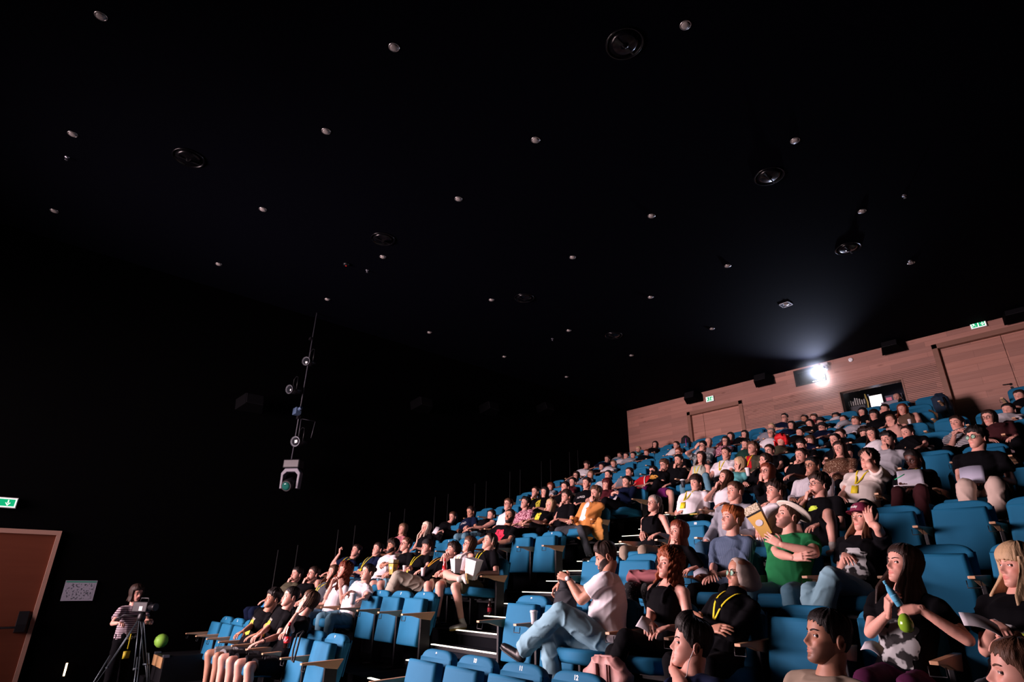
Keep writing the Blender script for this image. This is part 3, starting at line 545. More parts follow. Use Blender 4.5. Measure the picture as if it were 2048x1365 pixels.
SEATS=[(-10.561, 0, True, 'folded blue seat numbered 1, eighth left of the aisle steps in the front row', 'folded empty blue seats', True, 1),
(-10.008, 0, True, 'folded blue seat numbered 2, seventh left of the aisle steps in the front row', 'folded empty blue seats', False, 2),
(-9.455, 0, True, 'folded blue seat numbered 3, sixth left of the aisle steps in the front row', 'folded empty blue seats', False, 3),
(-8.902, 0, False, 'blue seat under the boy with wavy black hair and yellow printed black tee', 'occupied blue seats', False, None),
(-8.349, 0, False, 'blue seat under the young man with cropped black hair, yellow printed tee and wristwatch', 'occupied blue seats', False, None),
(-7.796, 0, False, 'blue seat under the brown haired teenager resting his cheek on a raised hand', 'occupied blue seats', False, None),
(-7.243, 0, True, 'folded blue seat numbered 7, second left of the aisle steps in the front row', 'folded empty blue seats', False, 7),
(-6.69, 0, True, 'folded blue seat numbered 8, first left of the aisle steps in the front row', 'folded empty blue seats', False, 8),
(-4.7, 0, True, 'folded blue seat numbered 9, first right of the aisle steps in the front row', 'folded empty blue seats', True, 9),
(-4.147, 0, True, 'folded blue seat numbered 10, second right of the aisle steps in the front row', 'folded empty blue seats', False, 10),
(-3.594, 0, True, 'folded blue seat numbered 11, third right of the aisle steps in the front row', 'folded empty blue seats', False, 11),
(-3.041, 0, True, 'folded blue seat numbered 12, fourth right of the aisle steps in the front row', 'folded empty blue seats', False, 12),
(-1.935, 0, False, 'blue seat under the young man in navy shirt leaning his cheek on his fist', 'occupied blue seats', False, None),
(-1.382, 0, False, 'blue seat under the dark haired young man in khaki tee near the bottom edge', 'occupied blue seats', False, None),
(-0.829, 0, False, 'blue seat under the person whose forehead shows in the bottom right corner', 'occupied blue seats', False, None),
(-10.561, 1, False, 'blue seat under the man in olive tee leaning his mouth on a hand', 'occupied blue seats', True, None),
(-10.008, 1, False, 'blue seat under the man in glasses and orange printed black tee touching his mouth', 'occupied blue seats', False, None),
(-9.455, 1, False, 'blue seat under the woman in dark grey tee with a yellow lanyard, brown hair', 'occupied blue seats', False, None),
(-8.902, 1, False, 'blue seat under the woman with long auburn curls and hands clasped at her chin', 'occupied blue seats', False, None),
(-8.349, 1, False, 'blue seat under the woman in white tee and jeans with tied black hair', 'occupied blue seats', False, None),
(-7.796, 1, True, 'folded blue seat numbered 6, third left of the aisle steps in the second row', 'folded empty blue seats', False, 6),
(-7.243, 1, True, 'folded blue seat numbered 7, second left of the aisle steps in the second row', 'folded empty blue seats', False, 7),
(-6.69, 1, True, 'folded blue seat numbered 8, first left of the aisle steps in the second row', 'folded empty blue seats', False, 8),
(-4.7, 1, True, 'folded blue seat numbered 9, first right of the aisle steps in the second row', 'folded empty blue seats', True, 9),
(-4.147, 1, True, 'folded blue seat numbered 10, second right of the aisle steps in the second row', 'folded empty blue seats', False, 10),
(-3.594, 1, False, 'blue seat under the bearded man in white tee and wide pale jeans with crossed', 'occupied blue seats', False, None),
(-3.041, 1, False, 'blue seat under the woman with curly red hair in a black tank top', 'occupied blue seats', False, None),
(-2.488, 1, False, 'blue seat under the woman in beige headscarf and glasses with a yellow lanyard', 'occupied blue seats', False, None),
(-1.935, 1, True, 'empty blue seat directly right of woman in beige headscarf and glasses', 'folded empty blue seats', False, None),
(-1.382, 1, False, 'blue seat under the long haired woman in a grey printed black tee holding a', 'occupied blue seats', False, None),
(-0.829, 1, False, 'blue seat under the blonde woman with bangs and a big eyed animal print tee', 'occupied blue seats', False, None),
(-11.094, 2, False, 'blue seat under the young man in navy tee with his right fist raised', 'occupied blue seats', True, None),
(-10.541, 2, True, 'empty blue seat directly right of young man in navy tee with his right', 'folded empty blue seats', False, None),
(-9.988, 2, False, 'blue seat under the young man in navy tee and lanyard, seated beside the raised', 'occupied blue seats', False, None),
(-9.435, 2, False, 'blue seat under the bearded man with dark curls in a white tee holding yellow', 'occupied blue seats', False, None),
(-8.882, 2, False, 'blue seat under the man in glasses and a red printed black tee', 'occupied blue seats', False, None),
(-8.329, 2, False, 'blue seat under the boy with brown fringe, backwards cap and yellow lanyard', 'occupied blue seats', False, None),
(-7.776, 2, False, 'blue seat under the young man with dark curls pressing both hands to his lips', 'occupied blue seats', False, None),
(-7.223, 2, False, 'blue seat under the person in round glasses with an orange lanyard and white popcorn', 'occupied blue seats', False, None),
(-6.67, 2, False, 'blue seat under the young man in headband and black tee with a sneaker crossed', 'occupied blue seats', False, None),
(-4.68, 2, True, 'folded blue seat numbered 9, first right of the aisle steps in the third row', 'folded empty blue seats', True, 9),
(-4.127, 2, True, 'empty blue seat five seats right of young man in headband and black tee', 'folded empty blue seats', False, None),
(-3.574, 2, False, 'blue seat under the woman with shoulder length auburn hair and chin on hand, black', 'occupied blue seats', False, None),
(-3.021, 2, False, 'blue seat under the redheaded young man in a striped navy shirt', 'occupied blue seats', False, None),
(-2.468, 2, False, 'blue seat under the man in a cream brimmed hat and green tee with folded', 'occupied blue seats', False, None),
(-1.915, 2, False, 'blue seat under the woman in a maroon cap with a hand at her temple', 'occupied blue seats', False, None),
(-1.362, 2, True, 'empty blue seat directly right of woman in a maroon cap with a hand', 'folded empty blue seats', False, None),
(-0.809, 2, True, 'empty blue seat two seats right of woman in a maroon cap with a hand', 'folded empty blue seats', False, None),
(-11.094, 3, False, 'blue seat under the woman with a light bob in a pink patterned top, far', 'occupied blue seats', True, None),
(-10.541, 3, True, 'empty blue seat directly right of woman with a light bob in a pink', 'folded empty blue seats', False, None),
(-9.988, 3, False, 'blue seat under the woman with very long pale blonde hair and black top', 'occupied blue seats', False, None),
(-9.435, 3, True, 'folded blue seat numbered 3, sixth left of the aisle steps in the fourth row', 'folded empty blue seats', False, 3),
(-8.882, 3, True, 'empty blue seat two seats right of woman with very long pale blonde hair', 'folded empty blue seats', False, None),
(-8.329, 3, True, 'empty blue seat three seats right of woman with very long pale blonde hair', 'folded empty blue seats', False, None),
(-7.776, 3, False, 'blue seat under the stocky bearded man in black tee with a big red print', 'occupied blue seats', False, None),
(-7.223, 3, True, 'empty blue seat directly right of stocky bearded man in black tee', 'folded empty blue seats', False, None),
(-6.67, 3, True, 'folded blue seat numbered 8, first left of the aisle steps in the fourth row', 'folded empty blue seats', False, 8),
(-4.68, 3, False, 'blue seat under the older woman in glasses and black tank top with hands folded', 'occupied blue seats', True, None),
(-4.127, 3, True, 'folded blue seat numbered 10, second right of the aisle steps in the fourth row', 'folded empty blue seats', False, 10),
(-3.574, 3, False, 'blue seat under the young man in grey hoodie with an arm on his knee', 'occupied blue seats', False, None),
(-3.021, 3, False, 'blue seat under the young man with wavy dark hair in white tee holding popcorn', 'occupied blue seats', False, None),
(-2.468, 3, False, 'blue seat under the young man in glasses covering his mouth with one hand', 'occupied blue seats', False, None),
(-1.915, 3, True, 'empty blue seat directly right of young man in glasses covering his mouth', 'folded empty blue seats', False, None),
(-1.362, 3, True, 'empty blue seat two seats right of young man in glasses covering his mouth', 'folded empty blue seats', False, None),
(-0.809, 3, True, 'empty blue seat three seats right of young man in glasses covering his mouth', 'folded empty blue seats', False, None),
(-11.134, 4, False, 'blue seat under the person in black tee with tied brown hair reading a sheet', 'occupied blue seats', True, None),
(-10.581, 4, True, 'empty blue seat directly right of person in black tee with tied brown hair', 'folded empty blue seats', False, None),
(-10.028, 4, False, 'blue seat under the man with cropped hair and navy tee looking down', 'occupied blue seats', False, None),
(-9.475, 4, False, 'blue seat under the woman in black strap top with tied dark hair', 'occupied blue seats', False, None),
(-8.922, 4, False, 'blue seat under the young man in white tee and glasses behind the red print', 'occupied blue seats', False, None),
(-8.369, 4, False, 'blue seat under the young man in pink patterned shirt with head tilted back', 'occupied blue seats', False, None),
(-7.816, 4, False, 'blue seat under the blonde woman in black tee with a yellow print', 'occupied blue seats', False, None),
(-7.263, 4, False, 'blue seat under the boy with brown fringe and black tee, chin on his right', 'occupied blue seats', False, None),
(-6.71, 4, False, 'blue seat under the young man in ochre overshirt covering his nose with a hand', 'occupied blue seats', False, None),
(-4.72, 4, False, 'blue seat under the young man with dark fringe in white tee and lanyard', 'occupied blue seats', True, None),
(-4.167, 4, False, 'blue seat under the woman in white top looking up behind the grey hoodie', 'occupied blue seats', False, None),
(-3.614, 4, False, 'blue seat under the auburn haired woman in glasses and black jacket', 'occupied blue seats', False, None),
(-3.061, 4, False, 'blue seat under the man in glasses with pinstriped white shirt', 'occupied blue seats', False, None),
(-2.508, 4, False, 'blue seat under the young man in cream tee pressing a hand to his forehead', 'occupied blue seats', False, None),
(-1.955, 4, False, 'blue seat under the woman in glasses writing in a notebook with yellow lanyard', 'occupied blue seats', False, None),
(-1.402, 4, False, 'blue seat under the person in greenish glasses and black tee with pale trousers', 'occupied blue seats', False, None),
(-0.849, 4, True, 'empty blue seat directly right of person in greenish glasses and black tee', 'folded empty blue seats', False, None),
(-11.154, 5, True, 'empty blue seat three seats left of woman with tied hair and lanyard, chin', 'folded empty blue seats', True, None),
(-10.601, 5, True, 'empty blue seat two seats left of woman with tied hair and lanyard, chin', 'folded empty blue seats', False, None),
(-10.048, 5, True, 'empty blue seat directly left of woman with tied hair and lanyard, chin', 'folded empty blue seats', False, None),
(-9.495, 5, False, 'blue seat under the woman with tied hair and lanyard, chin on hand', 'occupied blue seats', False, None),
(-8.942, 5, False, 'blue seat under the woman with black hair, white collar and yellow print', 'occupied blue seats', False, None),
(-8.389, 5, False, 'blue seat under the young man with thick black fringe behind the chin resting boy', 'occupied blue seats', False, None),
(-7.836, 5, False, 'blue seat under the tall young man in black tee with white lettering', 'occupied blue seats', False, None),
(-7.283, 5, False, 'blue seat under the woman with dark red fringe and maroon top', 'occupied blue seats', False, None),
(-6.73, 5, False, 'blue seat under the man in open navy shirt with hands clasped', 'occupied blue seats', False, None),
(-4.74, 5, False, 'blue seat under the blonde woman in teal top hiding her face behind hair', 'occupied blue seats', True, None),
(-4.187, 5, False, 'blue seat under the woman in black track jacket with white sleeve stripes', 'occupied blue seats', False, None),
(-3.634, 5, False, 'blue seat under the young person in black sleeveless top biting their fingers', 'occupied blue seats', False, None),
(-3.081, 5, False, 'blue seat under the woman with very long dark brown hair over her chest', 'occupied blue seats', False, None),
(-2.528, 5, False, 'blue seat under the young man with dark fringe in a light grey hoodie', 'occupied blue seats', False, None),
(-1.975, 5, True, 'empty blue seat directly right of young man with dark fringe in a light', 'folded empty blue seats', False, None),
(-1.422, 5, True, 'empty blue seat two seats right of young man with dark fringe in a light', 'folded empty blue seats', False, None),
(-10.974, 6, True, 'empty blue seat two seats left of auburn haired woman in pale tee half hidden', 'folded empty blue seats', True, None),
(-10.421, 6, True, 'empty blue seat directly left of auburn haired woman in pale tee half hidden', 'folded empty blue seats', False, None),
(-9.868, 6, False, 'blue seat under the auburn haired woman in pale tee half hidden by a black', 'occupied blue seats', False, None),
(-9.315, 6, False, 'blue seat under the woman with tied black hair and a thin yellow lanyard', 'occupied blue seats', False, None),
(-8.762, 6, False, 'blue seat under the woman with smooth black hair behind the red fringed woman', 'occupied blue seats', False, None),
(-8.209, 6, False, 'blue seat under the dark haired woman in patterned sleeveless top', 'occupied blue seats', False, None),
(-7.656, 6, False, 'blue seat under the young man in red tee and black sunglasses with a white', 'occupied blue seats', False, None),
(-7.103, 6, False, 'blue seat under the man in purple shorts leaning forward, hand over mouth', 'occupied blue seats', False, None),
(-6.55, 6, False, 'blue seat under the dark haired man in black with fingers spread over his face', 'occupied blue seats', False, None),
(-5.997, 6, False, 'blue seat under the woman with long dark hair in a pale green sleeveless top', 'occupied blue seats', False, None),
(-5.444, 6, False, 'blue seat under the slim young man in white tee with a yellow lanyard', 'occupied blue seats', False, None),
(-4.891, 6, False, 'blue seat under the young man with olive jacket over a red tee, head tilted', 'occupied blue seats', False, None),
(-4.338, 6, False, 'blue seat under the dark haired person half hidden behind the track jacket', 'occupied blue seats', False, None),
(-3.785, 6, False, 'blue seat under the person with black hair bowing their head', 'occupied blue seats', False, None),
(-3.232, 6, False, 'blue seat under the woman with tied black hair behind the very long haired woman', 'occupied blue seats', False, None),
(-2.679, 6, False, 'blue seat under the long dark haired woman in a white tee tilting her head', 'occupied blue seats', False, None),
(-2.126, 6, False, 'blue seat under the woman in black tee propping her chin on her fist', 'occupied blue seats', False, None),
(-1.573, 6, False, 'blue seat under the young person in a black and white striped tee', 'occupied blue seats', False, None),
(-1.02, 6, False, 'blue seat under the long haired woman in pink glasses and dark maroon top', 'occupied blue seats', False, None),
(-10.954, 7, True, 'empty blue seat directly left of woman with pink glasses in an upper row', 'folded empty blue seats', True, None),
(-10.401, 7, False, 'blue seat under the woman with pink glasses in an upper row on the far', 'occupied blue seats', False, None),
(-9.848, 7, False, 'blue seat under the light brown haired woman behind the tall young man', 'occupied blue seats', False, None),
(-9.295, 7, True, 'empty blue seat directly right of light brown haired woman behind the tall young', 'folded empty blue seats', False, None),
(-8.742, 7, True, 'empty blue seat two seats right of light brown haired woman behind the tall young', 'folded empty blue seats', False, None),
(-8.189, 7, True, 'empty blue seat three seats right of light brown haired woman behind the tall young', 'folded empty blue seats', False, None),
(-7.636, 7, True, 'empty blue seat four seats right of light brown haired woman behind the tall young', 'folded empty blue seats', False, None),
(-7.083, 7, False, 'blue seat under the auburn haired person in glasses behind the man hiding his face', 'occupied blue seats', False, None),
(-6.53, 7, False, 'blue seat under the man in glasses propping his forehead on his right hand', 'occupied blue seats', False, None),
(-5.977, 7, True, 'empty blue seat directly right of man in glasses propping his forehead', 'folded empty blue seats', False, None),
(-5.424, 7, False, 'blue seat under the woman resting her lips on folded fingers', 'occupied blue seats', False, None),
(-4.871, 7, False, 'blue seat under the woman with bright red curly hair and olive top', 'occupied blue seats', False, None),
(-4.318, 7, False, 'blue seat under the brown haired woman shading her face with her hand', 'occupied blue seats', False, None),
(-3.765, 7, False, 'blue seat under the dark brown haired person just above the tied black hair', 'occupied blue seats', False, None),
(-3.212, 7, False, 'blue seat under the curly haired man bending his face into his hand', 'occupied blue seats', False, None),
(-2.659, 7, False, 'blue seat under the woman with tied brown hair and bare shoulders touching her cheek', 'occupied blue seats', False, None),
(-2.106, 7, True, 'empty blue seat directly right of woman with tied brown hair and bare shoulders', 'folded empty blue seats', False, None),
(-1.553, 7, False, 'blue seat under the young man with black hair in a white tee near the', 'occupied blue seats', False, None),
(-1.0, 7, True, 'empty blue seat directly right of young man with black hair in', 'folded empty blue seats', False, None),
(-11.054, 8, False, 'blue seat under the boy in white tee looking down on the far left', 'occupied blue seats', True, None),
(-10.501, 8, False, 'blue seat under the woman with tied dark hair and wide black neckline', 'occupied blue seats', False, None),
(-9.948, 8, False, 'blue seat under the short haired person in white tee leaning sideways', 'occupied blue seats', False, None),
(-9.395, 8, True, 'empty blue seat directly right of short haired person in white tee leaning sideways', 'folded empty blue seats', False, None),
(-8.842, 8, True, 'empty blue seat two seats right of short haired person in white tee leaning sideways', 'folded empty blue seats', False, None),
(-8.289, 8, True, 'empty blue seat three seats right of short haired person in white tee leaning sideways', 'folded empty blue seats', False, None),
(-7.736, 8, True, 'empty blue seat four seats right of short haired person in white tee leaning sideways', 'folded empty blue seats', False, None),
(-7.183, 8, False, 'blue seat under the bald man in pale grey tee beside the wooden door', 'occupied blue seats', False, None),
(-6.63, 8, False, 'blue seat under the woman with long dark hair and glasses in a rose top', 'occupied blue seats', False, None),
(-6.077, 8, True, 'empty blue seat directly right of woman with long dark hair and glasses', 'folded empty blue seats', False, None),
(-5.524, 8, False, 'blue seat under the grey haired woman in a white top with glasses', 'occupied blue seats', False, None),
(-4.971, 8, False, 'blue seat under the pale faced woman with centre parted black hair', 'occupied blue seats', False, None),
(-4.418, 8, False, 'blue seat under the young man in black cap, glasses and navy tee', 'occupied blue seats', False, None),
(-3.865, 8, False, 'blue seat under the short haired person in pale striped shirt', 'occupied blue seats', False, None),
(-3.312, 8, False, 'blue seat under the woman with a black fringe and bob', 'occupied blue seats', False, None),
(-2.759, 8, False, 'blue seat under the auburn haired woman holding out a white cup', 'occupied blue seats', False, None),
(-1.1, 8, False, 'blue seat under the person in black at the right edge beside the tall wooden', 'occupied blue seats', True, None),
(-11.294, 9, False, 'blue seat under the young man in navy tee in the far left of the', 'occupied blue seats', True, None),
(-10.741, 9, False, 'blue seat under the young man in a white tee with flowered sleeves', 'occupied blue seats', False, None),
(-10.188, 9, False, 'blue seat under the child with thick black hair and a round face', 'occupied blue seats', False, None),
(-9.635, 9, False, 'blue seat under the auburn haired child peeking over a seat back', 'occupied blue seats', False, None),
(-9.082, 9, True, 'empty blue seat directly right of auburn haired child peeking over a seat back', 'folded empty blue seats', False, None),
(-8.529, 9, False, 'blue seat under the woman with tied dark hair beside a pink strapped backpack', 'occupied blue seats', False, None),
(-7.976, 9, True, 'empty blue seat directly right of woman with tied dark hair beside a pink', 'folded empty blue seats', False, None),
(-7.423, 9, False, 'blue seat under the dark haired woman just above the glasses wearer in rose', 'occupied blue seats', False, None),
(-6.87, 9, False, 'blue seat under the black haired woman touching her ear in an upper row', 'occupied blue seats', False, None),
(-6.317, 9, False, 'blue seat under the blonde person right behind the grey haired woman', 'occupied blue seats', False, None),
(-5.764, 9, False, 'blue seat under the woman with wavy black hair below the man in glasses', 'occupied blue seats', False, None),
(-5.211, 9, False, 'blue seat under the woman dozing with her head tilted to one side', 'occupied blue seats', False, None),
(-4.658, 9, False, 'blue seat under the person in a black cap behind the navy tee', 'occupied blue seats', False, None),
(-4.105, 9, False, 'blue seat under the woman with tied hair and pale grey tee', 'occupied blue seats', False, None),
(-3.552, 9, False, 'blue seat under the black haired woman in front of the control desk', 'occupied blue seats', False, None),
(-2.999, 9, False, 'blue seat under the black haired person with a hand at the jaw below the', 'occupied blue seats', False, None),
(-1.34, 9, True, 'empty blue seat three seats right of black haired person with a hand', 'folded empty blue seats', True, None),
(-11.334, 10, False, 'blue seat under the dark haired person holding a hand over one eye', 'occupied blue seats', True, None),
(-10.781, 10, False, 'blue seat under the blonde person in the last row, far left', 'occupied blue seats', False, None),
(-10.228, 10, False, 'blue seat under the woman with long straight black hair in the last row', 'occupied blue seats', False, None),
(-9.675, 10, True, 'empty blue seat directly right of woman with long straight black hair', 'folded empty blue seats', False, None),
(-9.122, 10, True, 'empty blue seat two seats right of woman with long straight black hair', 'folded empty blue seats', False, None),
(-8.569, 10, True, 'empty blue seat three seats right of woman with long straight black hair', 'folded empty blue seats', False, None),
(-8.016, 10, True, 'empty blue seat four seats right of woman with long straight black hair', 'folded empty blue seats', False, None),
(-7.463, 10, True, 'empty blue seat five seats right of woman with long straight black hair', 'folded empty blue seats', False, None),
(-6.91, 10, True, 'empty blue seat six seats right of woman with long straight black hair', 'folded empty blue seats', False, None),
(-6.357, 10, False, 'blue seat under the man in glasses and navy tee with folded arms in the', 'occupied blue seats', False, None),
(-5.804, 10, False, 'blue seat under the brown haired man in the last row leaning sideways', 'occupied blue seats', False, None),
(-5.251, 10, False, 'blue seat under the person with reddish face in the last row, head lowered', 'occupied blue seats', False, None),
(-4.698, 10, False, 'blue seat under the woman with black hair and white tee in the last row', 'occupied blue seats', False, None),
(-4.145, 10, True, 'empty blue seat directly right of woman with black hair and white tee', 'folded empty blue seats', False, None),
(-3.592, 10, True, 'empty blue seat two seats right of woman with black hair and white tee', 'folded empty blue seats', False, None),
(-3.039, 10, True, 'empty blue seat three seats right of woman with black hair and white tee', 'folded empty blue seats', False, None)]
